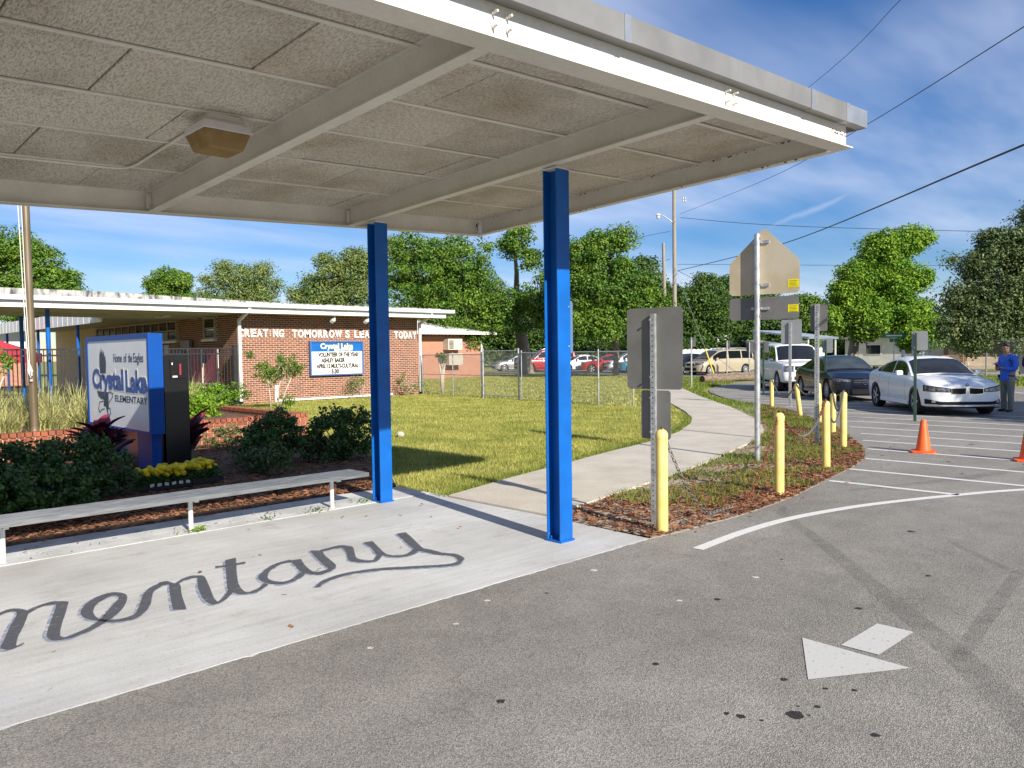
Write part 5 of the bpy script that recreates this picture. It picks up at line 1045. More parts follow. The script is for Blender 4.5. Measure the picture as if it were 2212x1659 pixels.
# marigolds in nursery trays
M['marigold'] = MAT('marigold_yellow', (.85, .66, .008), .6, isl=.25, trans=.2); M['tray'] = MAT('black_tray', (.012, .012, .013), .5)
def flower_mesh(seed):
    rg = random.Random(seed); bm = bmesh.new(); bmesh.ops.create_icosphere(bm, subdivisions=2, radius=.047)
    for v in bm.verts: v.co = v.co*(1+rg.uniform(-.16, .12)); v.co.z *= .72
    me = bpy.data.meshes.new('flower'); bm.to_mesh(me); bm.free(); me.materials.append(M['marigold']); return me
FM = [flower_mesh(i) for i in range(4)]
M['tag_white'] = MAT('plant_tag', (.68, .68, .64), .5)
for ti, (label, x0, x1, y0, y1) in enumerate((('tray of yellow marigolds with white price tags on the mulch', 3.42, 4.05, 10.24, 10.62), ('second tray of yellow marigolds to the right of the tagged tray', 4.08, 4.50, 10.30, 10.86))):
    b = Vector(((x0+x1)/2, (y0+y1)/2, .01)); r = thing('flower_tray', label, 'flowers', b)
    mb = MB(b); mb.box(x0, x1, y0, y1, .012, .02); mb.box(x0, x1, y0, y0+.008, .02, .085); mb.box(x0, x1, y1-.008, y1, .02, .085); mb.box(x0, x0+.008, y0+.008, y1-.008, .02, .085); mb.box(x1-.008, x1, y0+.008, y1-.008, .02, .085); mb.build('tray', M['tray'], r)
    rg = np.random.default_rng(40+ti); n = 2200; P = np.c_[rg.uniform(x0, x1, n), rg.uniform(y0, y1, n), .05+.15*rg.random(n)**.8]
    V, F = leaf_quads(P, .035, rg, up_bias=.6); o = npobj('foliage', V-np.array(b), F, M['shrub_leaf'], r); o['kind'] = 'stuff'
    rr = random.Random(ti)
    for i in range(62 if ti == 0 else 50):
        o = bpy.data.objects.new('flower', FM[rr.randrange(4)]); COL.objects.link(o); o.parent = r
        o.location = Vector((rr.uniform(x0, x1), rr.uniform(y0, y1), rr.uniform(.19, .28)))-b; o.rotation_euler = (rr.uniform(-.5, .5), rr.uniform(-.5, .5), rr.uniform(0, 6)); o.scale = (1,)*3 if rr.random() < .6 else (.75,)*3
    if ti == 0:
        for i in range(6):
            x = x0+.12+i*.09; MB(b).obox((x, y0-.012, .085), (1, 0, .2*rr.uniform(-1, 1)), (0, 1, .2), (0, 0, 1), .026, .002, .018).build('price_tag', M['tag_white'], r)
# ornamental grass
def plume_clump(base, n, seed, hh, label, group='ornamental grass clumps in the planter'):
    rg = np.random.default_rng(seed); b = np.array(base); r = thing('ornamental_grass', label, 'grass', base, group=group)
    V = []; F = []; k = 0
    for i in range(n):
        a = rg.random()*2*np.pi; h = hh*rg.uniform(.55, 1.15); lean = h*rg.uniform(.15, 1.0); w_ = rg.uniform(.006, .013); p0 = rg.normal(0, .10, 2)
        tx, ty = -np.sin(a), np.cos(a)
        for s in range(5):
            t = s/4; x = p0[0]+np.cos(a)*lean*t**1.7; y = p0[1]+np.sin(a)*lean*t**1.7; z = h*(t-.42*t*t*(lean/h)); ww = w_*(1-t)**.7+.001
            V += [(x-tx*ww, y-ty*ww, z), (x+tx*ww, y+ty*ww, z)]
            if s: F.append((k-2, k-1, k+1, k))
            k += 2
    o = npobj('blades', np.array(V), np.array(F), M['plume'], r); o['kind'] = 'stuff'
    return r
rr = random.Random(5)
for i, (x, y) in enumerate(((2.0, 15.6), (2.6, 16.0), (3.0, 15.55), (3.7, 16.1), (4.2, 15.6), (4.8, 16.0), (5.2, 15.55), (1.6, 16.6), (2.3, 17.0), (3.2, 17.2), (4.1, 17.0), (5.0, 17.3), (5.7, 16.6), (2.7, 18.5), (3.9, 18.6), (5.0, 18.8), (3.2, 20), (4.6, 20.2), (5.9, 18), (6.3, 20.5))):
    front = y < 16.2
    plume_clump((x, y, .34), 230 if front else 170, 60+i, .62 if front else .95, 'pale ornamental grass clump along the front of the planter near the flagpole' if front else 'tall feathery ornamental grass clump further back in the planter', 'front ornamental grass clumps' if front else 'back ornamental grass clumps')
plume_clump((8.9, 22.6, .1), 120, 99, 1.3, 'thin tall grass clump in front of the maroon boards by the fence', None)
# slender crape myrtles
def small_tree(label, base, stems, lobes, n, per, size, mat, seed, cat='tree', bark='bark_pale', cr=.16, name='young_tree', thick=.03):
    rg = np.random.default_rng(seed); b = Vector(base); r = thing(name, label, cat, base)
    P, e, cc, c2 = shell_points(lobes, cr, n, per, rg, inner=.3, flat=.8); V, F = leaf_quads(P, size, rg, nrm=e*.4, aspect=.45, up_bias=.4)
    o = npobj('crown', V-np.array(b), F, mat, r); o['kind'] = 'stuff'
    mb = MB(b); rr = random.Random(seed)
    for (dx, dy, tx, ty, tz) in stems: mb.tube([tuple(b+Vector((dx, dy, 0))), tuple(b+Vector((dx*.7+tx*.3, dy*.7+ty*.3, tz*.5))), tuple(b+Vector((tx, ty, tz)))], [thick, thick*.8, thick*.5], 7)
    for i in range(10):
        q = cc[rr.randrange(len(cc))]; s = stems[i % len(stems)]; mb.tube([tuple(b+Vector(s[2:])*.8), tuple(q)], [thick*.45, .005], 5)
    mb.build('trunk', M[bark], r, smooth=True); return r
small_tree('multi-stem young crape myrtle in front of the brick wall', (11.8, 23.0, 0), [(-.12, .1, -.2, .1, .95), (.05, 0, .25, -.05, 1.35), (.18, -.05, .45, -.2, 1.0), (0, -.1, 0, -.2, .7)], [(11.5, 23.25, 1.25, .42), (12.05, 22.85, 1.45, .40), (12.3, 22.65, 1.2, .35), (11.75, 23.05, 1.1, .35), (11.2, 23.5, 1.75, .16), (12.0, 22.7, .2, .28), (11.1, 23.5, .55, .14)], 95, 26, .085, M['leaf'], 31)
small_tree('pruned crape myrtle trunk with a small leafy head inside the chain-link fence', (20.9, 25.9, 0), [(0, 0, .05, .0, 1.25), (0, 0, -.15, .05, 1.55), (.02, 0, .2, 0, 1.5)], [(20.8, 25.9, 1.62, .26), (21.0, 25.9, 1.45, .2)], 26, 22, .08, M['leaf_dark'], 32, thick=.055)
small_tree('sparse shrub growing against the brick wall right of the sign', (17.2, 26.3, 0), [(0, 0, .1, 0, .6), (0, 0, -.3, 0, .4)], [(17.0, 26.35, .62, .35), (16.6, 26.35, .3, .25)], 30, 14, .07, M['leaf'], 33, 'shrub', cr=.2, name='sparse_shrub', thick=.012)
small_tree('leggy shrub against the wall beside the right downspout', (19.3, 26.2, 0), [(0, 0, -.1, 0, .8), (0, 0, .5, 0, .4)], [(19.1, 26.25, .7, .35), (19.4, 26.2, .25, .3), (19.9, 26.2, .35, .25)], 36, 14, .07, M['leaf'], 34, 'shrub', cr=.2, name='leggy_shrub', thick=.012)
small_tree('small shrub with twisted pale branches behind the flagpole at the left edge', (3.9, 21.5, .3), [(0, 0, -.3, 0, .9), (0, 0, .3, .1, 1.0)], [(3.6, 21.6, 1.35, .42), (4.1, 21.6, 1.6, .38), (3.3, 21.6, 1.7, .3)], 60, 22, .09, M['leaf'], 35, 'shrub', name='twisted_shrub', thick=.045)
small_tree('fan-leaved plant at the foot of the fence by the brick corner', (20.6, 27.4, 0), [(0, 0, .1, 0, .4)], [(20.6, 27.3, .55, .35)], 22, 20, .12, M['leaf_bright'], 36, 'plant', name='fan_plant', thick=.02)
# weeds at the bench leg, uplight, small stones
rg = np.random.default_rng(9)
def weed(label, x, y, n, rad, seed, mat):
    rg = np.random.default_rng(seed); P = np.c_[rg.normal(x, rad, n), rg.normal(y, rad*.6, n), .024+rg.random(n)*.035]; V, F = leaf_quads(P, .032, rg, up_bias=1.2)
    r = thing('weed', label, 'weed', (x, y, .02)); npobj('leaves', V-np.array((x, y, .02)), F, mat, r)['kind'] = 'stuff'
weed('green weed growing at the foot of the middle bench leg', 3.02, 7.54, 90, .07, 1, M['leaf_bright']); weed('dry weed in the slab joint near the right bench leg', 4.30, 7.53, 40, .06, 2, M['leaf_grey'])
weed('small weed at the foot of the blue column behind the bench', 4.95, 7.6, 40, .06, 3, M['leaf']); weed('tiny weed in the slab joint between the bench legs', 3.75, 7.52, 22, .05, 4, M['leaf_grey'])
tag(MB((4.55, 8.75, 0)).obox((4.55, 8.75, .11), (1, .3, 0), (-.3, 1, .5), (0, -.5, 1), .10, .05, .07).build('uplight', M['dark']), 'black ground spotlight on the mulch under the bench end', 'light')
tag(MB((9.45, 13.1, 0)).lathe([(.02, 0), (.07, .02), (.085, .06), (.05, .11), (.01, .12)], (9.45, 13.1, 0), 9).build('stone', MAT('pale_stone', (.50, .45, .38), .9, var=.2, vscale=9)), 'pale stone on the lawn just right of the far blue column', 'stone')
# plate bolted to the street column
pr = thing('small_plate', 'rounded blue-grey plate bolted to the street-side blue column', 'sign', (5.2, 4.70, 1.9))
def rrect(w_, h_, r, n=5):
    o = []
    for cx, cy, a0 in ((w_/2-r, h_/2-r, 0), (-w_/2+r, h_/2-r, 90), (-w_/2+r, -h_/2+r, 180), (w_/2-r, -h_/2+r, 270)):
        o += [(cx+r*math.cos(R_(a0+90*i/n)), cy+r*math.sin(R_(a0+90*i/n))) for i in range(n+1)]
    return o
MB((5.2, 4.70, 1.9)).plate([(5.222+x, 4.677, 1.92+z) for x, z in rrect(.125, .47, .03)], (0, 1, 0), .003).build('plate', MAT('plate_blue_grey', (.14, .24, .38), .4, .4), pr)
for z in (1.75, 2.1): MB((5.2, 4.70, 1.9)).cyl((5.21, 4.664, z), (0, -1, 0), .008, .008, 8).build('bolt', M['galv_post'], pr)
# ------------------------------------------------------------------ bollards and chains
def bollard(label, x, y, h, lean=(0, 0)):
    b = Vector((x, y, 0)); r = thing('bollard', label, 'bollard', b, group='yellow bollards along the asphalt edge'); rad = .057
    tp = Vector((lean[0], lean[1], h)); ax = tp.normalized()
    o = MB().tube([ax*-.1, ax*(h-.07)], rad, 18).build('pipe', M['yellow'], r); smooth_by_angle(o)
    u = ax.orthogonal().normalized(); v_ = ax.cross(u); mb = MB(); rows = []
    for rr_, hh in ((rad+.002, h-.085), (rad+.002, h-.045), (rad*.8, h-.018), (rad*.4, h-.004), (.004, h)):
        rows.append([tuple(ax*hh+(u*math.cos(2*math.pi*j/18)+v_*math.sin(2*math.pi*j/18))*rr_) for j in range(18)])
    o = mb.grid(rows, closed=True).build('cap', M['yellow'], r, smooth=True)
    pts = [ax*(h-.005)+u*.02*math.cos(t)+ax*.03*math.sin(t) for t in np.linspace(0, math.pi, 7)]; MB().tube(pts, .005, 6).build('eye_ring', M['chain_rust'], r)
    return b+ax*(h+.015)
BT = [bollard(*q) for q in (('nearest yellow bollard beside the tall grey sign post', 6.04, 4.26, .97), ('yellow bollard in the mulch in front of the pentagon sign pole', 8.57, 4.39, .96), ('yellow bollard with a scratch mark at the mulch tip', 10.87, 4.86, .96, (-.02, 0)),
      ('yellow bollard at the asphalt corner nearest the cone', 13.23, 5.62, .96), ('thin-looking yellow bollard behind the corner bollard', 15.51, 6.8, .80), ('leaning yellow bollard partly behind the galvanised post', 17.28, 7.86, .92, (-.05, .03)), ('strongly leaning yellow bollard in front of the dark sedan', 18.73, 9.03, .84, (-.08, .08)), ('farthest yellow bollard in front of the white sport utility vehicle', 21.33, 11.16, .82))]
lk_m = MB()
def link_mesh(mat):
    mb = MB(); pts = []
    for i in range(12): a = 2*math.pi*i/12; pts.append(((.009 if math.cos(a) > 0 else -.009)+.008*math.cos(a), .0105*math.sin(a), 0))
    P = [Vector(p) for p in pts]; V = []
    for i, p in enumerate(P):
        c = Vector((.009 if p.x > 0 else -.009, 0, 0)); d = (p-c).normalized()
        for j in range(4): a = 2*math.pi*j/4; V.append(tuple(p+d*.0042*math.cos(a)+Vector((0, 0, 1))*.0042*math.sin(a)))
    mb.add(V, [(i*4+j, i*4+(j+1) % 4, ((i+1) % 12)*4+(j+1) % 4, ((i+1) % 12)*4+j) for i in range(12) for j in range(4)]); return mb.mesh('link', mat, True)
LM = {m_: link_mesh(M[m_]) for m_ in ('chain', 'chain_rust')}
def chain(label, a, b, sag, ground=None, rust=lambda t: False, scale=1.35):
    a, b = Vector(a), Vector(b); L = (b-a).length; n = int(L*1.04/(.026*scale)); r = thing('chain', label, 'chain', a)
    pts = []
    for i in range(n+1):
        t = i/n; p = a.lerp(b, t); p.z -= 4*sag*t*(1-t)
        if ground is not None: p.z = max(p.z, ground)
        pts.append(p)
    for i in range(n):
        d = (pts[i+1]-pts[i]); q = d.to_track_quat('X', 'Z'); o = bpy.data.objects.new('link', LM['chain_rust' if rust(i/n) else 'chain']); COL.objects.link(o); o.parent = r
        o.rotation_mode = 'QUATERNION'; o.rotation_quaternion = q @ Matrix.Rotation(math.pi/2*(i % 2), 3, 'X').to_quaternion(); o.location = (pts[i]+pts[i+1])/2-a; o.scale = (scale*1.05, scale, scale)
    return r
chain('chain hanging from the nearest yellow bollard down to the grass', BT[0], BT[1], 1.05, .03, lambda t: t > .55)
chain('rusty chain sagging between the second and third yellow bollards', BT[1], BT[2], .40, None, lambda t: t < .35 or t > .85); chain('chain between the third yellow bollard and the corner bollard', BT[2], BT[3], .42, None, lambda t: t < .2)
chain('chain dropping from the corner bollard to the thin bollard behind it', BT[3], BT[4], .35, None, scale=1.7); chain('chain between the two leaning yellow bollards', BT[5], BT[6], .28, None, scale=1.8); chain('chain from the leaning bollard to the farthest bollard', BT[6], BT[7], .45, None, scale=1.8)
# ------------------------------------------------------------------ signs seen from behind
def signpost(label, x, y, htop, plates, ang, post='channel', mat='sign_back', post_mat='galv_post', pw=.05, lean=(0, 0), stickers=(), lat0=0.0, group=None, brackets=()):
    """plates: (polygon in (lateral, height)); ang = direction in which the plate's right edge points"""
    b = Vector((x, y, 0)); r = thing('traffic_sign', label, 'sign', b, group=group)
    d = Vector((math.cos(R_(ang)), math.sin(R_(ang)), 0)); n = Vector((-d.y, d.x, 0))        # n points away from the camera side
    if n.dot(Vector((x, y, 0))) < 0: n = -n
    ln = Vector((lean[0], lean[1], 0))
    def q(l, z, o): return d*l+n*o+Vector((0, 0, z))+ln*(z/max(htop, .1))
    mb = MB()
    if post == 'round':
        mb.tube([q(0, -.1, 0), q(0, htop, 0)], pw/2, 18); po = mb.build('post', M[post_mat], r); smooth_by_angle(po); MB().tube([q(0, htop, 0), q(0, htop+.004, 0)], pw/2*.99, 18).build('post_cap', M[post_mat], po); back = pw/2+.012
    else:
        h = pw/2
        for l, o, hw, hd in ((0, 0, h, .003), (-h, h*.6, .003, h*.6), (h, h*.6, .003, h*.6)):
            c = q(l, htop/2-.05, o); mb.obox(c, d, n, (ln+Vector((0, 0, htop))), hw, hd, htop/2+.05)
        po = mb.build('post', M[post_mat], r); back = h*1.2+.004
        mb = MB(); z = .12; k = 0
        while z < htop-.02:
            for l in ((-h*.0,) if post == 'channel' else (0,)):
                c = q(l, z, -.0036); mb.obox(c, d, n, (0, 0, 1), pw*.10, .0008, pw*.11)
            c = q(-h-.0036, z, h*.6); mb.obox(c, d, n, (0, 0, 1), .0008, pw*.12, pw*.13)
            z += .0254*2 if pw < .06 else .05
        o = mb.build('perforations', M['dark'], po); o['kind'] = 'stuff'
    for k, pl in enumerate(plates):
        mm = mat[k] if isinstance(mat, (list, tuple)) else mat
        p_ = MB().plate([q(l, z, back) for l, z in pl], n, .003).build('plate', M[mm], r, bevel=.0)
        zs = [z for _, z in pl]; za_, zb_ = min(zs), max(zs)
        for z in (za_+(zb_-za_)*.15, za_+(zb_-za_)*.85):
            if z < htop: MB().cyl(q(-pw*.35 if post == 'channel' else pw*.62, z, -.006), -n, .011, .014, 6).build('bolt', M['galv_post'], p_)
    for z in brackets:
        MB().obox(q(.0, z, back*.5), d, n, (0, 0, 1), pw*.62, back*.52, .012).build('clamp', M['galv_post'], r)
        MB().obox(q(pw*1.25, z, back-.012), d, n, (0, 0, 1), pw*.7, .010, .022).build('bracket', M['galv_post'], r); MB().obox(q(-pw*.9, z, back-.012), d, n, (0, 0, 1), pw*.35, .010, .02).build('bracket', M['galv_post'], r)
    for (l0, l1, z0, z1) in stickers:
        s_ = MB().plate([q(l0, z0, back-.002), q(l1, z0, back-.002), q(l1, z1, back-.002), q(l0, z1, back-.002)], -n, .0006).build('sticker', M['sticker'], r)
        for k in range(5): MB().plate([q(l0+.02, z1-.02-k*.02, back-.003), q(l1-.02-.02*(k % 2), z1-.02-k*.02, back-.003), q(l1-.02-.02*(k % 2), z1-.025-k*.02, back-.003), q(l0+.02, z1-.025-k*.02, back-.003)], -n, .0004).build('print_line', M['ink_brown'] if 'ink_brown' in M else M['dark'], s_)
    return r
def RR(l0, l1, z0, z1, r=.04): return [(x+(l0+l1)/2, z+(z0+z1)/2) for x, z in rrect(l1-l0, z1-z0, r, 4)]
signpost('two stacked dark grey sign backs on a perforated post beside the nearest bollard', 6.31, 4.55, 2.06, [RR(-.305, .305, 1.32, 2.12, .04), RR(-.15, .175, .83, 1.31, .03)], -83, pw=.05)
M['sign_tan'] = MAT('weathered_sign_back', (.45, .36, .21), .5, .15, col2=(.56, .49, .36), vscale=1.6, lo=.3, hi=.6)
signpost('pentagon sign back with rust stains above a grey plate on a thick round pole', 10.85, 5.91, 3.42, [[(.09, 3.50), (.06, 3.485), (-.43, 3.02), (-.45, 2.97), (-.45, 2.56), (-.41, 2.52), (.57, 2.52), (.61, 2.56), (.61, 2.97), (.59, 3.02), (.12, 3.485)], RR(-.45, .60, 2.14, 2.48, .05)], -81, 'round', ['sign_tan', 'sign_back'], pw=.085, stickers=((.44, .60, 2.60, 2.72), (.44, .595, 2.24, 2.35)), brackets=(3.30, 2.66, 2.31))
signpost('narrow grey sign back high on a thick perforated post by the corner bollard', 13.32, 6.13, 2.47, [RR(-.12, .17, 2.0, 2.46, .03)], -80, pw=.066)
signpost('pale grey square sign back on a galvanised post in front of the white vehicle', 22.03, 10.95, 2.49, [RR(-.27, .33, 1.83, 2.56, .05)], -80, mat='sign_back_light', pw=.07)
M['green_post'] = MAT('green_post', (.035, .07, .05), .5, var=.2, vscale=8)
signpost('grey sign back on a green post in front of the white sedan', 19.03, 6.45, 2.02, [RR(-.08, .25, 1.62, 2.06, .03)], -80, mat='sign_back_light', post_mat='green_post', pw=.055)
signpost('grey sign back on a green post between the dark sedan and the bollards', 25.36, 11.37, 1.98, [RR(-.11, .22, 1.55, 2.02, .03)], -80, mat='sign_back_light', post_mat='green_post', pw=.055)
signpost('small dark sign back on a green post beside the white vehicle', 26.47, 14.18, 1.95, [RR(-.03, .19, 1.58, 1.98, .03)], -80, post_mat='green_post', pw=.055)
signpost('dark sign back on a round post by the far end of the sidewalk', 30.98, 20.17, 2.28, [RR(-.10, .20, 1.85, 2.28, .03)], -80, 'round', pw=.075)
signpost('dark sign back in front of the tan minivan', 43.34, 25.65, 2.25, [RR(-.10, .18, 1.78, 2.25, .03)], -80, 'round', pw=.08)
signpost('dark sign back in front of the white fence right of the minivan', 45.82, 25.51, 2.15, [RR(-.21, .27, 1.5, 2.18, .03)], -80, 'round', pw=.08)
# ------------------------------------------------------------------ cones
def cone(label, x, y):
    r = thing('traffic_cone', label, 'cone', (x, y, 0), group='orange traffic cones')
    o = MB().lathe([(.115, .025), (.11, .05), (.045, .50), (.034, .525), (.028, .53)], n=20).build('cone_body', M['cone'], r); smooth_by_angle(o)
    o = MB().prism([(-.18, -.15), (-.15, -.18), (.15, -.18), (.18, -.15), (.18, .15), (.15, .18), (-.15, .18), (-.18, .15)], .002, .03).build('base', M['cone'], r, bevel=.004); o.rotation_euler.z = .3
cone('orange traffic cone on the hatched asphalt in front of the white sedan', 13.49, 4.44); cone('orange traffic cone cut off by the right edge of the picture', 13.42, 2.98)
# ------------------------------------------------------------------ vehicles
def crv(pts, x):
    """monotone-ish cubic through (x, z) points"""
    P = np.array(pts, float); X, Z = P[:, 0], P[:, 1]; m = np.gradient(Z, X)
    for i in range(len(X)):
        l = (Z[i]-Z[i-1])/(X[i]-X[i-1]) if i else 0; r = (Z[i+1]-Z[i])/(X[i+1]-X[i]) if i < len(X)-1 else 0
        m[i] = 0 if l*r <= 0 else 2*l*r/(l+r)
    m[0] = (Z[1]-Z[0])/(X[1]-X[0]); m[-1] = (Z[-1]-Z[-2])/(X[-1]-X[-2])
    x = float(np.clip(x, X[0], X[-1])); i = int(np.clip(np.searchsorted(X, x)-1, 0, len(X)-2)); h = X[i+1]-X[i]; t = (x-X[i])/h
    return (2*t**3-3*t*t+1)*Z[i]+(t**3-2*t*t+t)*h*m[i]+(-2*t**3+3*t*t)*Z[i+1]+(t**3-t*t)*h*m[i+1]
def wheel(root, x, y, r, wd, side, spokes, rimmat, tread=.72):
    t = thing_part('wheel', root, (x, y, r)); n = 28
    prof = [(r*tread, -wd/2), (r*.95, -wd/2), (r, -wd/2+.025), (r, wd/2-.025), (r*.95, wd/2), (r*tread, wd/2)]
    o = MB().lathe(prof, n=n, axis='y', caps=False).build('tyre', M['rubber'], t); smooth_by_angle(o, 40)
    mb = MB(); yo = side*(wd/2-.02); rr_ = r*tread
    mb.lathe([(rr_, yo-side*.06), (rr_*1.0, yo), (rr_*.92, yo+side*.006), (rr_*.9, yo-side*.03)], n=n, axis='y', caps=False)
    for k in range(spokes):
        a = 2*math.pi*k/spokes; c = Vector((math.cos(a), 0, math.sin(a))); s_ = Vector((-math.sin(a), 0, math.cos(a)))
        mb.obox(c*rr_*.52+Vector((0, yo-side*.012, 0)), c, s_, (0, 1, 0), rr_*.44, rr_*(.10 if spokes < 7 else .065), .012)
    mb.lathe([(rr_*.22, yo-side*.03), (rr_*.2, yo+side*.008), (rr_*.05, yo+side*.014)], n=12, axis='y')
    mb.build('rim', rimmat, t)
    MB().lathe([(rr_*.9, yo-side*.05), (rr_*.9, yo-side*.045)], n=18, axis='y').build('brake_disc', M['dark'], t)
def thing_part(name, parent, loc):
    o = bpy.data.objects.new(name, None); COL.objects.link(o); o.parent = parent; o.location = loc; o.empty_display_size = .1; return o
def boolean_mesh(me, cutters):
    o = bpy.data.objects.new('tmp_body', me); tmp = []
    for c in cutters:
        q = bpy.data.objects.new('tmp_cut', c); tmp.append(q); md = o.modifiers.new('b', 'BOOLEAN'); md.object = q; md.operation = 'DIFFERENCE'; md.solver = 'EXACT'
    r = evaluated(o, *tmp); return r if len(r.polygons) > 20 else me
def car(name, label, loc, heading, c, group=None, cat='car'):
    root = thing(name, label, cat, loc, heading, group)
    L, W = c['L'], c['W']; hl, hw = L/2, W/2; n_ = c.get('nose', 3.2); fo, ro = c.get('fo', .62), c.get('ro', .5)
    def plan(x):
        if x > hl-fo: t = min(1, (x-(hl-fo))/fo); return hw*max(0.0, 1-t**n_)**(1/n_)
        if x < -hl+ro: t = min(1, ((-hl+ro)-x)/ro); return hw*max(0.0, 1-t**n_)**(1/n_)
        return hw
    def xfront(y, s=1):
        q = max(0.0, 1-(min(abs(y)/hw, .999))**n_)**(1/n_); return (hl-fo)+fo*q if s == 1 else -((hl-ro)+ro*q)
    tx = np.concatenate([-hl+ro*(1-np.cos(np.linspace(0, np.pi/2, 9)))**1.0*1.0, np.linspace(-hl+ro, hl-fo, 22)[1:-1], hl-fo+fo*np.sin(np.linspace(0, np.pi/2, 10))])
    tx[0] += .002; tx[-1] -= .002
    top = c['top']; bot = c.get('bot', [(-hl, .34), (-hl+.5, .22), (hl-.6, .20), (hl, .24)])
    rows = []
    for x in tx:
        wv = max(plan(x), .02); zb = crv(bot, x); zt = crv(top, x); h = zt-zb; k = wv/hw; cr = c.get('crown', .035)
        half = [(0, zb), (.55, zb), (.86, zb+.01), (.955, zb+.07*h), (.985, zb+.28*h), (1.0, zb+.52*h), (.992, zb+.70*h), (.965, zb+.86*h), (.90, zb+.965*h), (.78, zt), (.5, zt+cr*.6), (0, zt+cr)]
        ring = [(x, y*wv, z) for y, z in half]+[(x, -y*wv, z) for y, z in half[-2:0:-1]]
        rows.append(ring)
    mb = MB(); mb.grid(rows, closed=True); nr = len(rows[0]); k = (len(rows)-1)*nr
    mb.f += [tuple(range(nr)), tuple(range(k, k+nr))]; mb.m += [0, 0]
    me = mb.mesh('body', c['paint'])
    wr = c['wr']; cut = []
    for x in (c['fx'], c['rx']):
        for s in (-1, 1):
            cm_ = MB(); cm_.tube([(x, s*(hw-.26), wr*1.02), (x, s*(hw+.2), wr*1.02)], wr*1.13, 28); cut.append(cm_.mesh('cut', M['dark']))
    me = boolean_mesh(me, cut); me.materials.clear(); me.materials.append(c['paint'])
    body = bpy.data.objects.new('body', me); COL.objects.link(body); body.parent = root; smooth_by_angle(body, 38)
    und = MB(); und.box(-hl+.45, hl-.5, -hw+.24, hw-.24, .16, .55); und.build('underbody', M['dark'], root)
    # greenhouse
    roof = c['roof']; x0, x1 = roof[0][0], roof[-1][0]
    belt = lambda x: crv(top, x)+.0
    wb = lambda x: plan(x)*.90; tum = c.get('tumble', .80)
    def sec(x, off=0.0):
        zb = belt(x)-.03; zr = crv(roof, x); f = np.clip((zr-zb-.03)/(c['H']-zb-.03), 0, 1); wr_ = wb(x)*(1-(1-tum)*f)
        return zb, max(zr, zb+.012), wb(x), wr_
    def gpt(x, t):
        """t 0..1 side up, then 1..2 across the roof to the centre line"""
        zb, zr, a, b = sec(x); sh = min(.07, (zr-zb)*.35)
        if t <= 1: return Vector((x, a+(b-a)*t, zb+(zr-sh-zb)*t))
        q = t-1; y = b*(1-q); z = zr-sh+sh*math.sin(min(1, q*3.0)*math.pi/2)+.03*q
        return Vector((x, y, z))
    xs_ = np.unique(np.concatenate([np.linspace(x0, x1, 26), [p[0] for p in roof]])); ts = [0, .25, .5, .75, 1, 1.06, 1.14, 1.25, 1.4, 1.7, 2.0]
    rows = []
    for x in xs_:
        l = [gpt(x, t) for t in ts]; rows.append([tuple(p) for p in l]+[(p.x, -p.y, p.z) for p in l[-2::-1]])
    g_ = MB().grid(rows).build('cabin', c['paint'], root); smooth_by_angle(g_, 32)
    def patch(nm, xa, xb, ta, tb, s, mat, off=.006, nx=10, ntt=5, par=root):
        P = []
        for i in range(nx+1):
            x = xa+(xb-xa)*i/nx; r_ = []
            for j in range(ntt+1):
                t = ta+(tb-ta)*j/ntt; p = gpt(x, t); e = 1e-3; du = gpt(min(x+e, x1), t)-gpt(max(x-e, x0), t); dvv = gpt(x, min(2, t+e))-gpt(x, max(0, t-e)); nn = du.cross(dvv)
                nn = nn.normalized() if nn.length > 1e-9 else Vector((0, 0, 1))
                if nn.z < 0 or (t <= 1 and nn.y < 0): nn = -nn
                p = p+nn*off; r_.append((p.x, s*p.y, p.z))
            P.append(r_)
        o = MB().grid(P).build(nm, mat, par, smooth=True); return o
    for (xa, xb) in c['side_glass']:
        for s in (-1, 1): patch('side_window', xa, xb, .12, .93, s, c.get('glass', M['car_glass']))
    def screen(nm, xa, xb):
        P = []
        for i in range(9):
            x = xa+(xb-xa)*i/8; r_ = []
            for j in range(11):
                u_ = -1+2*j/10; t = 2-abs(u_)*.93; p = gpt(x, t); r_.append((p.x+(.006 if xb > xa and xa > 0 else -.004), math.copysign(p.y, u_) if u_ else 0, p.z+.006))
            P.append(r_)
        MB().grid(P).build(nm, c.get('screen_glass', M['car_glass']), root, smooth=True)
    screen('windscreen', *c['ws']); screen('rear_window', *c['rs'])
    # wheels
    for x in (c['fx'], c['rx']):
        for s in (-1, 1): wheel(root, x, s*(hw-.108), wr, .215, s, c.get('spokes', 5), c.get('rimmat', M['rim']), c.get('tread', .74))
    # front and rear pieces follow the rounded ends
    def endpatch(nm, y0, y1, zl, zh, mat, s=1, off=.008, n=8, par=root, slope=0.0, thick=.012):
        P = []; Q = []
        for i in range(n+1):
            y = y0+(y1-y0)*i/n; t = i/n; za_, zb_ = (zl(t) if callable(zl) else zl), (zh(t) if callable(zh) else zh)
            r_ = []
            for j in range(4):
                z = za_+(zb_-za_)*j/3; r_.append((xfront(y, s)+s*off, y, z))
            P.append(r_)
        mb = MB().grid(P); mb.grid([[(q[0]-s*thick*2, q[1], q[2]) for q in r_] for r_ in P])
        b4_ = n+1; return mb.build(nm, mat, par)
    c['_end'] = endpatch
    if 'front' in c: c['front'](root, endpatch, xfront, c)
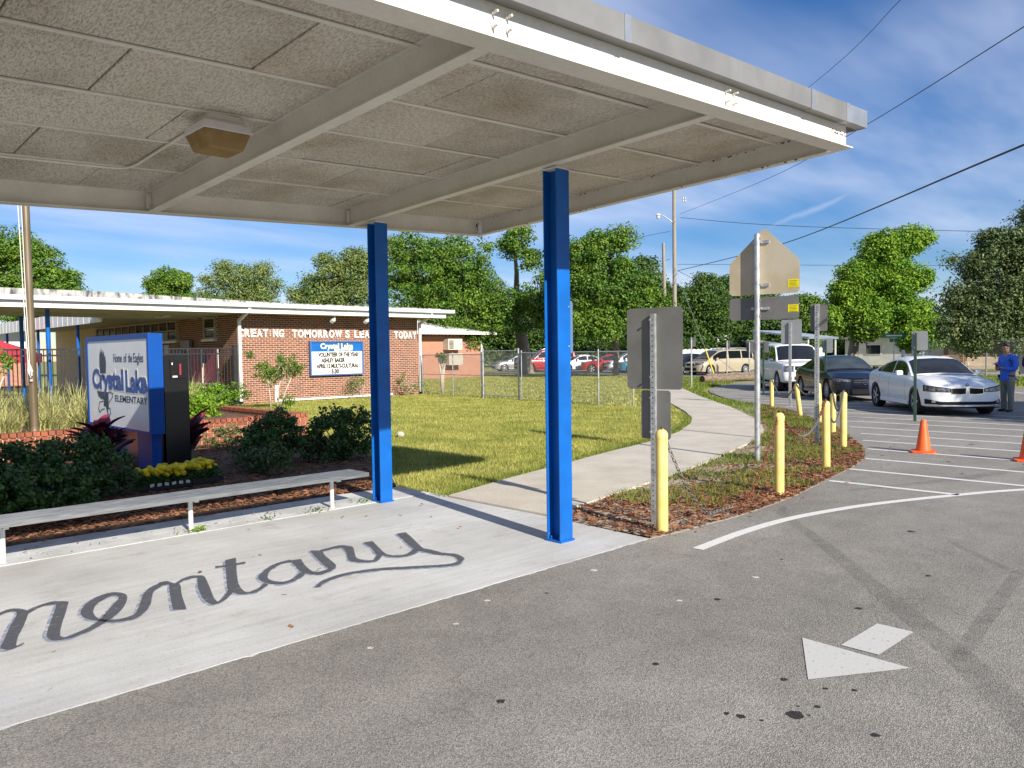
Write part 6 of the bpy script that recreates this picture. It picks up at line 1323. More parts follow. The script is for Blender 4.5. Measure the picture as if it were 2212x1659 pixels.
    for s in (-1, 1):
        y = s*hw; zbel = belt(c['mx'])
        mb = MB(); mb.obox((c['mx'], s*(hw+.07), zbel+.06), (1, 0, 0), (0, 1, 0), (0, 0, 1), .07, .085, .065); o = mb.build('mirror', c.get('mirror', c['paint']), root, bevel=.03)
        MB().obox((c['mx']-.068, s*(hw+.07), zbel+.06), (1, 0, 0), (0, 1, 0), (0, 0, 1), .006, .07, .05).build('mirror_glass', M['chrome'], o)
        for xd in c['doors']:
            zb = crv(bot, xd); hh = crv(top, xd)-zb; MB().grid([[(xd-.004, s*(f*plan(xd)+.0025), zb+q*hh), (xd+.004, s*(f*plan(xd)+.0025), zb+q*hh)] for f, q in ((.962, .10), (.985, .28), (.996, .42), (1.0, .52), (.992, .70), (.965, .86), (.93, .92))]).build('door_seam', M['dark'], body)
        for xd in c['handles']: MB().obox((xd, s*(hw*.985), zbel-.17), (1, 0, 0), (0, 1, 0), (0, 0, 1), .085, .018, .014).build('door_handle', c.get('handle', c['paint']), root)
        if c.get('sill', True): MB().obox(((c['fx']+c['rx'])/2, s*(hw*.975), .27), (1, 0, 0), (0, 1, 0), (0, 0, 1), (c['fx']-c['rx'])/2-wr*1.2, .02, .05).build('sill_trim', c.get('sillmat', c['paint']), root)
        endpatch('tail_lamp', s*hw*.55, s*hw*.985, c['tz'][0], c['tz'][1], M['tail'], -1, .006)
    endpatch('rear_bumper_trim', -hw*.8, hw*.8, .30, .42, M['dark'], -1, .006)
    if c.get('rails'):
        for s in (-1, 1):
            xa, xb = c['rails']; pts = [(x, s*(sec(x)[3]*.90), crv(roof, x)+(.07 if xa+.06 < x < xb-.06 else .0)) for x in np.linspace(xa, xb, 12)]; MB().tube(pts, .018, 6).build('roof_rail', M['rim'], root)
    return root
def paint(name, col, metal=.0, rough=.3): return MAT(name, col, rough, metal, spec=.5, coat=.5)
M['car_glass'] = MAT('car_glass', (.008, .010, .012), .05, spec=.6, coat=.3); M['car_glass_light'] = MAT('car_glass_light', (.03, .042, .05), .05, spec=.7, var=.3, vscale=2)
M['blue_badge'] = MAT('badge_blue', (.02, .10, .40), .3); M['fog'] = MAT('fog_lamp', (.45, .45, .45), .2, .5)
def roundel(root, x, z, r=.036):
    MB().cyl((x, 0, z), (1, 0, .35), r, .008, 16).build('badge', M['dark'], root); MB().cyl((x+.006, 0, z+.002), (1, 0, .35), r*.62, .006, 12).build('badge_centre', M['blue_badge'], root)
    for a in (0, math.pi):
        ax = Vector((1, 0, .35)).normalized(); u = Vector((0, 1, 0)); v_ = ax.cross(u); c0 = Vector((x+.014, 0, z+.004)); P = [c0]+[c0+(u*math.cos(a+t)+v_*math.sin(a+t))*r*.6 for t in np.linspace(0, math.pi/2, 5)]
        MB().add(P, [tuple(range(6))]).build('badge_white', M['white_paint'], root)
def front_sporty(root, ep, xf, c):
    hw = c['W']/2
    for s in (-1, 1):
        ep('headlight', s*.40, s*.875, lambda t: .60+.02*t, lambda t: .665+.075*t, M['lamp_glass'], 1, .010); ep('headlight_shade', s*.33, s*.885, lambda t: .585+.02*t, lambda t: .675+.085*t, M['dark'], 1, .004)
        o = ep('kidney_grille', s*.03, s*.37, lambda t: .525+.03*abs(t-.4), lambda t: .705-.02*t, M['chrome'], 1, .008); ep('grille_mesh', s*.045, s*.355, lambda t: .540+.03*abs(t-.4), lambda t: .692-.02*t, M['dark'], 1, .014)
        ep('fog_lamp', s*.70, s*.77, .335, .385, M['fog'], 1, .014)
        ep('side_intake', s*.60, s*.87, lambda t: .295, lambda t: .36+.06*t, M['dark'], 1, .008)
    ep('lower_intake', -.66, .66, .285, .36, M['dark'], 1, .008, n=12); ep('splitter', -.86, .86, .20, .222, M['dark'], 1, .012, n=12)
    roundel(root, xf(0)-.03, .765)
def front_star(root, ep, xf, c):
    for s in (-1, 1): ep('headlight', s*.44, s*.86, lambda t: .62+.02*t, lambda t: .70+.05*t, M['lamp_glass'], 1, .010); ep('side_intake', s*.46, s*.80, .24, .36, M['dark'], 1, .008)
    ep('grille', -.36, .36, .54, .72, M['dark'], 1, .006); ep('lower_intake', -.38, .38, .24, .40, M['dark'], 1, .008)
    for z in (.60, .66): ep('grille_bar', -.34, .34, z, z+.022, M['chrome'], 1, .016)
    x = xf(0)+.03; r = .085; P = [(x, r*math.cos(t), .63+r*math.sin(t)) for t in np.linspace(0, 2*math.pi, 20)]; em = MB().tube(P, .008, 5).build('emblem_ring', M['chrome'], root)
    for k in range(3): a = math.pi/2+k*2*math.pi/3; MB().tube([(x, 0, .63), (x, r*math.cos(a), .63+r*math.sin(a))], [.013, .003], 4).build('emblem_spoke', M['chrome'], em)
    ep('bumper_chrome', -.8, .8, .205, .222, M['chrome'], 1, .012, n=12)
def front_suv(root, ep, xf, c):
    for s in (-1, 1): ep('headlight', s*.58, s*.93, .80, 1.04, M['lamp_glass'], 1, .010); ep('fog_lamp', s*.64, s*.76, .50, .60, M['fog'], 1, .012); ep('grille_side', s*.24, s*.53, lambda t: .82+.05*t, 1.02, M['dark'], 1, .010)
    ep('grille', -.20, .20, .80, 1.03, M['dark'], 1, .008); ep('lower_intake', -.55, .55, .48, .62, M['dark'], 1, .008); ep('skid_plate', -.7, .7, .36, .42, M['dark'], 1, .01)
def front_van(root, ep, xf, c):
    for s in (-1, 1): ep('headlight', s*.50, s*.90, .72, .86, M['lamp_glass'], 1, .010)
    ep('grille', -.40, .40, .66, .80, M['dark'], 1, .008); ep('lower_intake', -.6, .6, .32, .5, M['dark'], 1, .008)
SEDAN = dict(L=4.62, W=1.81, H=1.43, wr=.335, fx=1.42, rx=-1.39, mx=.62, top=[(-2.31, .90), (-2.22, .98), (-1.75, 1.05), (-1.2, 1.02), (0, .97), (.75, .96), (1.2, .94), (1.8, .87), (2.14, .78), (2.27, .71), (2.31, .65)],
             roof=[(-1.95, .98), (-1.6, 1.12), (-1.0, 1.33), (-.45, 1.42), (-.1, 1.43), (.25, 1.39), (.6, 1.24), (1.02, .965)], side_glass=[(-1.45, -1.22), (-1.18, -.36), (-.28, .72)], ws=(.34, .97), rs=(-1.88, -1.12), doors=[-.34, -1.15, .80], handles=[-.12, -.95], tz=(.70, .86))
white_car = paint('white_car_paint', (.80, .81, .82)); dark_car = paint('midnight_blue_paint', (.004, .006, .016), .0, .2); tan_car = paint('champagne_paint', (.46, .40, .29), .3, .3); red_car = paint('red_car_paint', (.42, .015, .02), .1, .3); teal_car = paint('teal_car_paint', (.01, .17, .26), .2, .3); silver_car = paint('silver_car_paint', (.45, .46, .47), .5, .3)
C = dict(SEDAN, paint=white_car, front=front_sporty, spokes=5, mirror=white_car)
car('sedan', 'white sedan with twin kidney grille parked in the shade', (22.78, 7.39, 0), R_(219.5), C)
C = dict(SEDAN, paint=dark_car, front=front_star, spokes=10, screen_glass=M['car_glass_light'], H=1.44)
car('sedan', 'dark blue sedan with a star emblem between the white cars', (26.73, 11.5, 0), R_(222), C)
SUV = dict(L=5.2, W=2.0, H=1.93, wr=.40, fx=1.62, rx=-1.51, mx=.95, fo=.35, ro=.35, nose=4.5, tumble=.84, crown=.05, top=[(-2.6, 1.10), (-2.5, 1.16), (-1, 1.18), (.9, 1.18), (1.3, 1.17), (2.2, 1.12), (2.5, 1.07), (2.6, 1.0)], bot=[(-2.6, .5), (-2.2, .36), (2.1, .34), (2.6, .42)],
           roof=[(-2.5, 1.2), (-2.4, 1.6), (-2.2, 1.88), (-1.4, 1.93), (.1, 1.90), (.4, 1.85), (.75, 1.6), (1.22, 1.2)], side_glass=[(-2.25, -1.35), (-1.25, -.35), (-.25, .85)], ws=(.5, 1.18), rs=(-2.47, -2.28), doors=[-.3, -1.3, 1.05], handles=[-.05, -1.0], tz=(.95, 1.3), front=front_suv, spokes=6, rails=(-2.1, .1), handle=M['chrome'], mirror=M['chrome'])
C = dict(SUV, paint=white_car, sillmat=M['rim']); car('sport_utility_vehicle', 'large white sport utility vehicle with roof rails at the back of the queue', (31.4, 15.55, 0), R_(221), C)
VAN = dict(L=5.0, W=1.95, H=1.74, wr=.345, fx=1.55, rx=-1.47, mx=1.05, fo=.7, ro=.4, nose=3.2, tumble=.84, top=[(-2.5, 1.0), (-2.4, 1.06), (-1, 1.06), (.8, 1.04), (1.3, 1.02), (1.9, .94), (2.3, .82), (2.5, .68)],
           roof=[(-2.42, 1.1), (-2.3, 1.4), (-2.05, 1.66), (-1.3, 1.73), (.0, 1.73), (.6, 1.66), (1.1, 1.42), (1.75, 1.0)], side_glass=[(-2.15, -1.25), (-1.15, -.1), (0, 1.25)], ws=(.75, 1.68), rs=(-2.4, -2.15), doors=[-.05, -1.2, 1.1], handles=[.18, -.15], tz=(.85, 1.25), front=front_van, spokes=10, rails=(-2.0, .3), tread=.66)
C = dict(VAN, paint=tan_car); car('minivan', 'tan minivan in front of the white fence', (47.6, 28.75, 0), R_(161), C, cat='van')
C = dict(SEDAN, paint=dark_car, front=front_van, spokes=10); car('sedan', 'dark car nose hidden behind the tan minivan and the grey sign', (49.6, 32.6, 0), R_(165), C)
far = (('pickup_truck', 'red pickup style vehicle parked behind the gate', (48.6, 46.2, 0), 150, SUV, red_car), ('sedan', 'white sedan parked behind the big tree trunk', (49.8, 43.2, 0), 150, SEDAN, white_car), ('sedan', 'red sedan parked right of the blue column beyond the fence', (49.6, 40.0, 0), 130, SEDAN, red_car), ('hatchback', 'white hatchback parked between the red and the teal car', (50.0, 37.6, 0), 140, VAN, white_car), ('sedan', 'teal car behind the palm trunk', (48.6, 35.6, 0), 140, SEDAN, teal_car), ('hatchback', 'silver car at the far left of the parked row behind the annex', (49.5, 50.5, 0), 150, SEDAN, silver_car))
for nm, lab, loc, h, base, p in far: car(nm, lab, loc, R_(h), dict(base, paint=p, front=front_van), group='cars parked in the far lot')
# ------------------------------------------------------------------ people
def skin_mesh(J, E, root_i, mat, sub=2):
    """J: (x, y, z, r) joints, E: bones; grown with a Skin modifier"""
    me = bpy.data.meshes.new('body'); me.from_pydata([j[:3] for j in J], E, []); o = bpy.data.objects.new('tmp', me)
    md = o.modifiers.new('skin', 'SKIN'); md.use_smooth_shade = True
    sv = me.skin_vertices[0].data
    for i, j in enumerate(J): r = j[3]; sv[i].radius = r if isinstance(r, tuple) else (r, r)
    sv[root_i].use_root = True
    s = o.modifiers.new('sub', 'SUBSURF'); s.levels = sub; s.render_levels = sub
    r = evaluated(o)
    r.materials.clear(); r.materials.append(mat); r.polygons.foreach_set('use_smooth', [True]*len(r.polygons)); return r
def skin_part(name, J, E, ri, mat, parent, sub=2):
    o = bpy.data.objects.new(name, skin_mesh(J, E, ri, mat, sub)); COL.objects.link(o); o.parent = parent; return o
M['skin'] = MAT('skin', (.36, .19, .125), .5, var=.06, vscale=12); M['hair'] = MAT('dark_hair', (.012, .009, .008), .6); M['eye'] = MAT('eye', (.02, .015, .012), .3)
M['shirt'] = MAT('blue_shirt', (.045, .15, .62), .75, var=.08, vscale=14, bump=.3, bscale=18); M['khaki'] = MAT('khaki_trousers', (.26, .235, .19), .85, var=.08, vscale=10, bump=.25, bscale=16)
M['suit'] = MAT('dark_suit', (.012, .012, .015), .8); M['leather'] = MAT('black_leather', (.012, .010, .009), .4)
def person(label, loc, rot, shirt, trousers):
    """x forward; reads a phone held in both hands at chest height, head bent down"""
    r = thing('person', label, 'person', loc, rot)
    # body: torso, head, arms and legs as one skin (x forward, y left)
    J = [(0, 0, .95, (.15, .12)), (.0, 0, 1.12, (.145, .11)), (.01, 0, 1.30, (.165, .115)), (0, 0, 1.43, (.10, .09)), (.03, 0, 1.50, .058), (.055, 0, 1.56, (.068, .072)), (.075, 0, 1.635, (.078, .092)), (.06, 0, 1.70, (.066, .08))]
    E = [(0, 1), (1, 2), (2, 3), (3, 4), (4, 5), (5, 6), (6, 7)]
    for s in (-1, 1):
        k = len(J); J += [(0, s*.17, 1.42, .062), (-.01, s*.225, 1.24, .05), (.02, s*.235, 1.10, .043), (.15, s*.17, 1.10, .036), (.27, s*.075, 1.13, .027), (.315, s*.05, 1.145, (.034, .018))]
        E += [(3, k), (k, k+1), (k+1, k+2), (k+2, k+3), (k+3, k+4), (k+4, k+5)]
        k = len(J); J += [(0, s*.095, .86, .092), (.0, s*.10, .66, .075), (.015, s*.105, .48, .055), (.0, s*.105, .30, .052), (-.015, s*.105, .09, .038), (.05, s*.115, .045, .04), (.14, s*.125, .035, .032)]
        E += [(0, k), (k, k+1), (k+1, k+2), (k+2, k+3), (k+3, k+4), (k+4, k+5), (k+5, k+6)]
    body = skin_part('body', J, E, 0, M['skin'], r)
    # fingers round the phone, each its own short chain
    for s in (-1, 1):
        for q in range(4):
            y = s*(.042-.003*q); z = 1.155-.017*q; f = [(.315, y+s*.012, z, .010), (.350, y+s*.004, z+.004, .009), (.368, y-s*.018, z+.006, .0085), (.362, y-s*.036, z+.006, .0075)]
            skin_part('finger', f, [(0, 1), (1, 2), (2, 3)], 0, M['skin'], body, 1)
        skin_part('thumb', [(.29, s*.045, 1.16, .012), (.315, s*.035, 1.185, .010), (.335, s*.012, 1.192, .008)], [(0, 1), (1, 2)], 0, M['skin'], body, 1)
    # face
    hx, hz = .135, 1.645
    MB().tube([(hx+.02, 0, hz+.02), (hx+.042, 0, hz-.01), (hx+.02, 0, hz-.022)], [.010, .016, .010], 8).build('nose', M['skin'], body, smooth=True)
    for s in (-1, 1):
        MB().lathe([(.002, -.006), (.010, -.003), (.011, .003), (.002, .007)], (hx+.010, s*.032, hz+.012), 8).build('eye', M['eye'], body)
        MB().obox((hx+.016, s*.034, hz+.034), (.1, 1, 0), (1, 0, 0), (0, 0, 1), .02, .006, .004).build('eyebrow', M['hair'], body)
        MB().lathe([(.008, 0), (.024, .004), (.022, .014), (.006, .02)], (.065, s*.078-.008, hz), 10, axis='y').build('ear', M['skin'], body)
    MB().obox((hx+.012, 0, hz-.045), (0, 1, 0), (1, 0, 0), (0, 0, 1), .022, .007, .005).build('mouth', MAT('lips', (.25, .09, .07), .5), body)
    rows = []
    for i in range(9):
        ph = i/8*math.pi*.62; rr = .098*math.sin(ph)+.001; row = []
        for j in range(16): a = 2*math.pi*j/16; row.append((.040-.012*math.cos(ph)+rr*.98*math.cos(a)-.012*math.sin(ph), rr*.92*math.sin(a), 1.672+.098*math.cos(ph)+(.075*max(0, math.cos(a))*math.sin(ph)**2)))
        rows.append(row)
    MB().grid(rows, closed=True).build('hair', M['hair'], r, smooth=True)
    # shirt
    S = [(0, 0, .97, (.178, .146)), (.0, 0, 1.12, (.168, .135)), (.01, 0, 1.30, (.185, .135)), (0, 0, 1.43, (.118, .105)), (.02, 0, 1.485, .068)]; S.append((0, 0, .86, (.178, .148))); E = [(0, 1), (1, 2), (2, 3), (3, 4), (0, 5)]
    for s in (-1, 1):
        k = len(S); S += [(0, s*.175, 1.42, .08), (-.01, s*.235, 1.25, .072), (.015, s*.245, 1.11, .064), (.14, s*.18, 1.10, .055), (.245, s*.09, 1.122, .042)]; E += [(3, k), (k, k+1), (k+1, k+2), (k+2, k+3), (k+3, k+4)]
    skin_part('shirt', S, E, 0, shirt, r)
    for s in (-1, 1): MB().obox((.055, s*.05, 1.475), (.5, s*.6, -.6), (.6, 0, .5), (0, 1, 0), .035, .006, .028).build('collar', shirt, r)
    T = [(0, 0, 1.06, (.16, .128)), (0, 0, .90, (.17, .135))]; E = [(0, 1)]
    for s in (-1, 1):
        k = len(T); T += [(0, s*.098, .78, .108), (.005, s*.105, .60, .09), (.015, s*.108, .44, .078), (.0, s*.108, .26, .075), (-.01, s*.108, .03, .074)]; E += [(1, k), (k, k+1), (k+1, k+2), (k+2, k+3), (k+3, k+4)]
    skin_part('trousers', T, E, 0, trousers, r)
    rows = [[(.150*math.cos(a)*1.0, .182*math.sin(a), z) for a in np.linspace(0, 2*math.pi, 25)[:-1]] for z in (.905, .945)]
    MB().grid(rows, closed=True).build('belt', M['leather'], r)
    MB().box(.11, .15, -.165, -.12, .87, .95).build('belt_pouch', M['leather'], r)
    for s in (-1, 1): skin_part('shoe', [(-.05, s*.108, .045, (.045, .045)), (.06, s*.115, .04, (.05, .04)), (.17, s*.125, .032, (.045, .03))], [(0, 1), (1, 2)], 0, M['leather'], r, 2)
    MB().obox((.335, 0, 1.165), (.5, 0, .85), (0, 1, 0), (.85, 0, -.5), .072, .036, .005).build('phone', M['dark'], r)
    return r
person('person in blue shirt and khaki trousers looking at a phone behind the white sedan', (23.2, 5.62, 0), R_(150), M['shirt'], M['khaki'])
person('person in dark clothes cut off by the right edge of the picture', (27.12, 5.9, 0), R_(20), M['suit'], M['suit'])
# ------------------------------------------------------------------ trees
def big_tree(name, label, lobes, base, mat, n_clumps, per, size, cr, seed, trunk_r=.35, bark='bark', limbs=9, cat='tree', group=None, inner=.45, trunk_h=None):
    rg = np.random.default_rng(seed); L0 = np.array(lobes)
    if base is None: base = (float(L0[:, 0].mean()), float(L0[:, 1].mean()), 0)
    b = Vector(base); r = thing(name, label, cat, base, group=group)
    P, e, cc, c2 = shell_points(lobes, cr, n_clumps, per, rg, inner=inner, flat=.9)
    k = P[:, 2] > .15; P = P[k]; e = e[k]
    V, F = leaf_quads(P, size, rg, nrm=e*.9+np.array([0, 0, .25]), aspect=.6, up_bias=.35)
    o = npobj('crown', V-np.array(b), F, mat, r); o['kind'] = 'stuff'
    L = np.array(lobes); cx = L[:, :3].mean(0); zmin = (L[:, 2]-L[:, 3]).min(); rr = random.Random(seed)
    fz = trunk_h if trunk_h else max(1.6, zmin+.4*(L[:, 2].max()-zmin)); fork = Vector((b.x+(cx[0]-b.x)*.25, b.y+(cx[1]-b.y)*.25, fz))
    mb = MB(b); mid = b.lerp(fork, .5)+Vector((rr.uniform(-.1, .1), rr.uniform(-.1, .1), 0))
    mb.tube([b+Vector((0, 0, -.1)), b+Vector((0, 0, .25)), mid, fork], [trunk_r*1.45, trunk_r*1.1, trunk_r*.9, trunk_r*.75], 12)
    t_ = mb.build('trunk', M[bark], r, smooth=True)
    order = sorted(range(len(L)), key=lambda i: -L[i, 3])[:limbs]
    for i in order:
        q = Vector(L[i, :3]); m1 = fork.lerp(q, .45)+Vector((rr.uniform(-.4, .4), rr.uniform(-.4, .4), rr.uniform(-.2, .6))); lim = MB(b)
        lim.tube([fork-Vector((0, 0, .2)), m1, q], [trunk_r*.55, trunk_r*.33, trunk_r*.1], 8)
        cl = [j for j in range(len(cc)) if (Vector(cc[j])-q).length < L[i, 3]*1.05]
        for j in cl[:7]: lim.tube([m1.lerp(q, .55), Vector(cc[j])], [trunk_r*.14, .012], 5)
        lim.build('limb', M[bark], t_, smooth=True)
    return r
T = TREES
big_tree('oak_tree', 'big oak with thick pale trunk and limbs behind the chain-link gate', T['oak'], (43.3, 43.2, 0), M['leaf'], 982, 75, 0.18, .62, 101, trunk_r=.52, limbs=12, trunk_h=5.0)
big_tree('oak_tree', 'dense green tree right of the street-side blue column', T['B'], (43.0, 31.5, 0), M['leaf'], 824, 75, 0.17, .56, 102, trunk_r=.32, limbs=8)
big_tree('broadleaf_tree', 'dark green tree behind the utility poles', T['C'], None, M['leaf_dark'], 578, 68, 0.25, .8, 103, trunk_r=.3, limbs=6)
big_tree('broadleaf_tree', 'dark tree between the utility poles and the pentagon sign', T['D1'], None, M['leaf_dark'], 526, 68, 0.26, .8, 104, trunk_r=.3, limbs=5)
big_tree('broadleaf_tree', 'dark tree directly behind the pentagon sign', T['D2'], None, M['leaf_dark'], 578, 68, 0.28, .85, 105, trunk_r=.3, limbs=6)
big_tree('broadleaf_tree', 'green tree just right of the pentagon sign', T['D3'], None, M['leaf'], 456, 62, 0.28, .8, 106, trunk_r=.25, limbs=4)
big_tree('broadleaf_tree', 'tall bright green tree above the dark sedan', T['E'], (61.5, 25.5, 0), M['leaf_bright'], 1088, 75, 0.20, .72, 107, trunk_r=.38, limbs=10)
big_tree('broadleaf_tree', 'low bright green tree between the street sign and the tall bright tree', T['E2'], (60.0, 20.5, 0), M['leaf_bright'], 351, 68, 0.19, .6, 108, trunk_r=.16, limbs=4)
big_tree('broadleaf_tree', 'large grey-green tree at the right edge above the man', T['F'], (55.0, 12.3, 0), M['leaf_grey'], 1123, 75, 0.16, .62, 109, trunk_r=.36, limbs=10)
big_tree('broadleaf_tree', 'green tree rising behind the school roof at the left edge', T['G'], None, M['leaf'], 666, 68, 0.23, .75, 110, trunk_r=.35, limbs=5)
big_tree('broadleaf_tree', 'small dark tree behind the left part of the school roof', T['H'], None, M['leaf'], 297, 62, 0.25, .7, 111, trunk_r=.3, limbs=3)
big_tree('broadleaf_tree', 'pale sparse tree behind the middle of the school roof', T['H2'], None, M['leaf_pale'], 403, 50, 0.23, .9, 112, trunk_r=.3, limbs=4)
big_tree('broadleaf_tree', 'pale tree behind the school roof left of the far blue column', T['I'], None, M['leaf_pale'], 631, 52, 0.21, .85, 113, trunk_r=.35, limbs=6)
PL = ('left of the oak trunk', 'behind the oak trunk', 'behind the street-side column', 'right of the street-side column', 'above the teal car', 'beside the utility poles', 'left of the annex roof')
for i, (x, y, z, r) in enumerate(((62.5, 70.2, 4.2, 3.9), (66.7, 66.5, 4.4, 4.0), (70.5, 62.5, 4.2, 3.9), (74.0, 58.5, 4.4, 3.9), (77.5, 55, 4.2, 3.9), (81.3, 51.5, 4.4, 3.8), (58.5, 74.5, 4.2, 3.9))):
    big_tree('background_tree', 'dark background tree in the row behind the far parking lot, '+PL[i], [(x, y, z, r), (x+1, y-1, z+2.2, r*.7), (x-1.2, y+1.2, z-1.4, r*.8), (x+1.5, y-1.5, z-2.2, r*.7)], (x, y, 0), M['leaf_dark'], 230, 50, .36, 1.0, 130+i, trunk_r=.3, limbs=2, group='trees behind the far parking lot', inner=.5)
PR = ('above the tan house', 'behind the wooden pole', 'at the right edge', 'behind the stucco house', 'behind the tan minivan', 'behind the pentagon sign', 'behind the carport', 'above the white vehicle', 'left of the tall bright tree')
for i, (x, y, z, r) in enumerate(((89.9, 26.0, 3.4, 3.4), (93.0, 20.5, 3.4, 3.6), (95.0, 14.5, 3.4, 3.8), (88, 31, 3.4, 3.4), (84, 51, 3.8, 3.8), (90, 46.5, 4.0, 3.9), (94, 42, 4.0, 3.9), (96, 37.5, 3.8, 3.6), (94, 34, 3.4, 3.2))):
    big_tree('background_tree', 'dark background tree in the row behind the houses, '+PR[i], [(x, y, z, r), (x+1, y-1, z+2.0, r*.65), (x-1, y+1, z-1.6, r*.8)], (x, y, 0), M['leaf_dark'], 190, 50, .36, 1.0, 150+i, trunk_r=.25, limbs=2, group='trees behind the houses', inner=.5)
big_tree('shade_tree', 'broad tree outside the right edge of the picture shading the white sedan', [(20.3, -6.9, 6.9, 1.9), (21.8, -6.6, 6.7, 1.8), (22.9, -5.8, 6.4, 1.4), (19.0, -7.2, 6.2, 1.2), (23.6, -6.6, 6.6, 1.6), (21.5, -7.4, 5.6, 1.6)], (20.9, -6.9, 0), M['leaf_dark'], 640, 56, .2, .6, 170, trunk_r=.25, limbs=5)
# bush in front of the houses
hedge('bush', 'rounded olive bush in front of the house beyond the white fence', [(62.5, 36.3, 1.9, 1.5), (61.5, 37.2, 1.4, 1.1), (63.4, 35.4, 1.3, 1.0)], 170, 40, M['leaf_dark'], (62.5, 36.3, 0), 171, size=.22)
# palms
def palm(label, base, h, n, fl, seed, mat, boots=True):
    b = Vector(base); r = thing('cabbage_palm', label, 'palm', base); rr = random.Random(seed)
    prof = []; 
    for i in range(14): z = h*i/13; prof.append((.20+.03*math.sin(i*2.1)+(.05 if i == 0 else 0), z))
    MB(b).lathe(prof, tuple(b), 10).build('trunk', M['bark'], r)
    if boots:
        for i in range(46):
            a = rr.uniform(0, 6.28); z = h*rr.uniform(.15, .98); c = b+Vector((math.cos(a)*.2, math.sin(a)*.2, z)); MB(b).obox(c, (math.cos(a)*.8, math.sin(a)*.8, 1), (-math.sin(a), math.cos(a), 0), (math.cos(a), math.sin(a), -.8), .17, .05, .012).build('leaf_boot', M['boot'] if 'boot' in M else M['bark_pale'], r)
    for i in range(n):
        a = rr.uniform(0, 6.28); el = rr.uniform(-.5, 1.25); l = fl*rr.uniform(.8, 1.1); d = Vector((math.cos(a)*math.cos(el), math.sin(a)*math.cos(el), math.sin(el))); s_ = Vector((-math.sin(a), math.cos(a), 0)); u_ = d.cross(s_)
        top = b+Vector((0, 0, h)); hub = top+d*l*.55; mb = MB(b); mb.tube([top, hub], [.02, .012], 4)
        for k in range(19):
            t = -1.35+2.7*k/18; q = (d*math.cos(t)+s_*math.sin(t)); tip = hub+q*l*.55*(1-.12*abs(t))+Vector((0, 0, -.16*l)); w_ = .022
            mb.add([hub+s_*w_*.3, hub-s_*w_*.3, hub.lerp(tip, .55)-u_*w_*.3+s_*w_, tip, hub.lerp(tip, .55)-s_*w_], [(0, 1, 4, 3, 2)])
        mb.build('frond', mat, r)
    return r
M['boot'] = MAT('palm_boot', (.30, .19, .13), .9, var=.3, vscale=6)
palm('cabbage palm with shaggy trunk beside the tall grey sign', (43.2, 34.25, 0), 2.7, 24, 2.0, 7, M['leaf'])
palm('cabbage palm behind the tan minivan', (61.0, 42.6, 0), 3.0, 22, 2.6, 8, M['leaf_pale'], False)
# ------------------------------------------------------------------ utility poles and wires
def upole(label, x, y, h, r, lean=(0, 0), name='utility_pole'):
    b = Vector((x, y, 0)); t = thing(name, label, 'pole', b)
    o = MB().tube([(0, 0, -.2), (lean[0], lean[1], h)], [r, r*.72], 14).build('pole', M['wood_pole'], t); smooth_by_angle(o); return t
p1 = upole('tall wooden utility pole with a street light behind the grey sign', 49.05, 33.35, 14.0, .17)
p2 = upole('shorter wooden pole standing against the tall utility pole', 48.6, 33.8, 9.6, .15, (-.15, .1))
W0 = WIRES
arm = [(0, 0, 11.0), (-.25, .28, 11.35), (-.55, .62, 11.65), (-.75, .84, 11.72)]
MB().tube(arm, .035, 8).build('lamp_arm', M['galv_post'], p1)
hd = MB().lathe([(.05, .12), (.16, .08), (.19, .0), (.13, -.03)], (-.78, .87, 11.66), 14).build('lamp_head', M['white_paint'], p1); smooth_by_angle(hd)
MB().lathe([(.125, -.03), (.13, -.18), (.10, -.24), (.02, -.25)], (-.78, .87, 11.66), 14).build('lamp_globe', MAT('lamp_globe', (.55, .58, .6), .2, spec=.6), hd)
MB().tube([(0, 0, 12.9), (.5, -.45, 13.1)], .04, 6).build('bracket_arm', M['galv_post'], p1)
for s in (0, .18): MB().lathe([(.05, 0), (.06, .1), (.04, .2), (.06, .3), (.03, .42)], (.48+s*.7, -.45-s*.7, 12.55), 8).build('insulator', M['galv_post'], p1)
def wire(label, pts, r, n=7, dip=0):
    P = smooth_pts([tuple(p) for p in pts], n); o = MB(P[0]).tube(P, r, 5, caps=False).build('overhead_wire', M['wire'], loc=P[0]); return tag(o, label, 'wire')
wire('thick black cable crossing the sky from the utility pole to the right edge', W0['w1'], .022); wire('nearly level wire running right from the utility pole below the canopy corner', W0['w2'], .017); wire('wire rising from the pole past the canopy corner to the upper right', W0['w3'], .011)
wire('wire leaving the canopy edge towards the top of the picture', W0['w4'], .009); wire('thin level wire behind the pentagon sign', W0['w5'], .016); wire('pale service drop sagging behind the sign plates', W0['w6'], .016)
wire('wire running left from the top of the shorter pole', W0['w7'], .014); wire('lower wire running left from the shorter pole', W0['w8'], .014)
M['guard'] = MAT('yellow_guard', (.75, .55, .02), .5)
def guy(label, a, b, foot):
    t = thing('guy_wire', label, 'wire', foot); F0 = Vector(foot); MB(F0).tube([a, b, foot], .012, 5).build('strand', M['galv_post'], t); q = Vector(b).lerp(Vector(foot), .0); MB(F0).tube([q, foot], .045, 8).build('guard', M['guard'], t)
guy('guy wire with yellow guard in front of the tan minivan', (49.05, 33.35, 7.9), (45.6, 28.6, 1.75), (44.6, 27.3, 0)); guy('guy wire with yellow guard among the parked cars', (48.6, 33.8, 7.0), (43.2, 36.0, 1.55), (42.0, 36.05, 0))
upole('plain wooden pole behind the man at the right', 66.0, 16.9, 4.6, .16, name='wooden_pole')
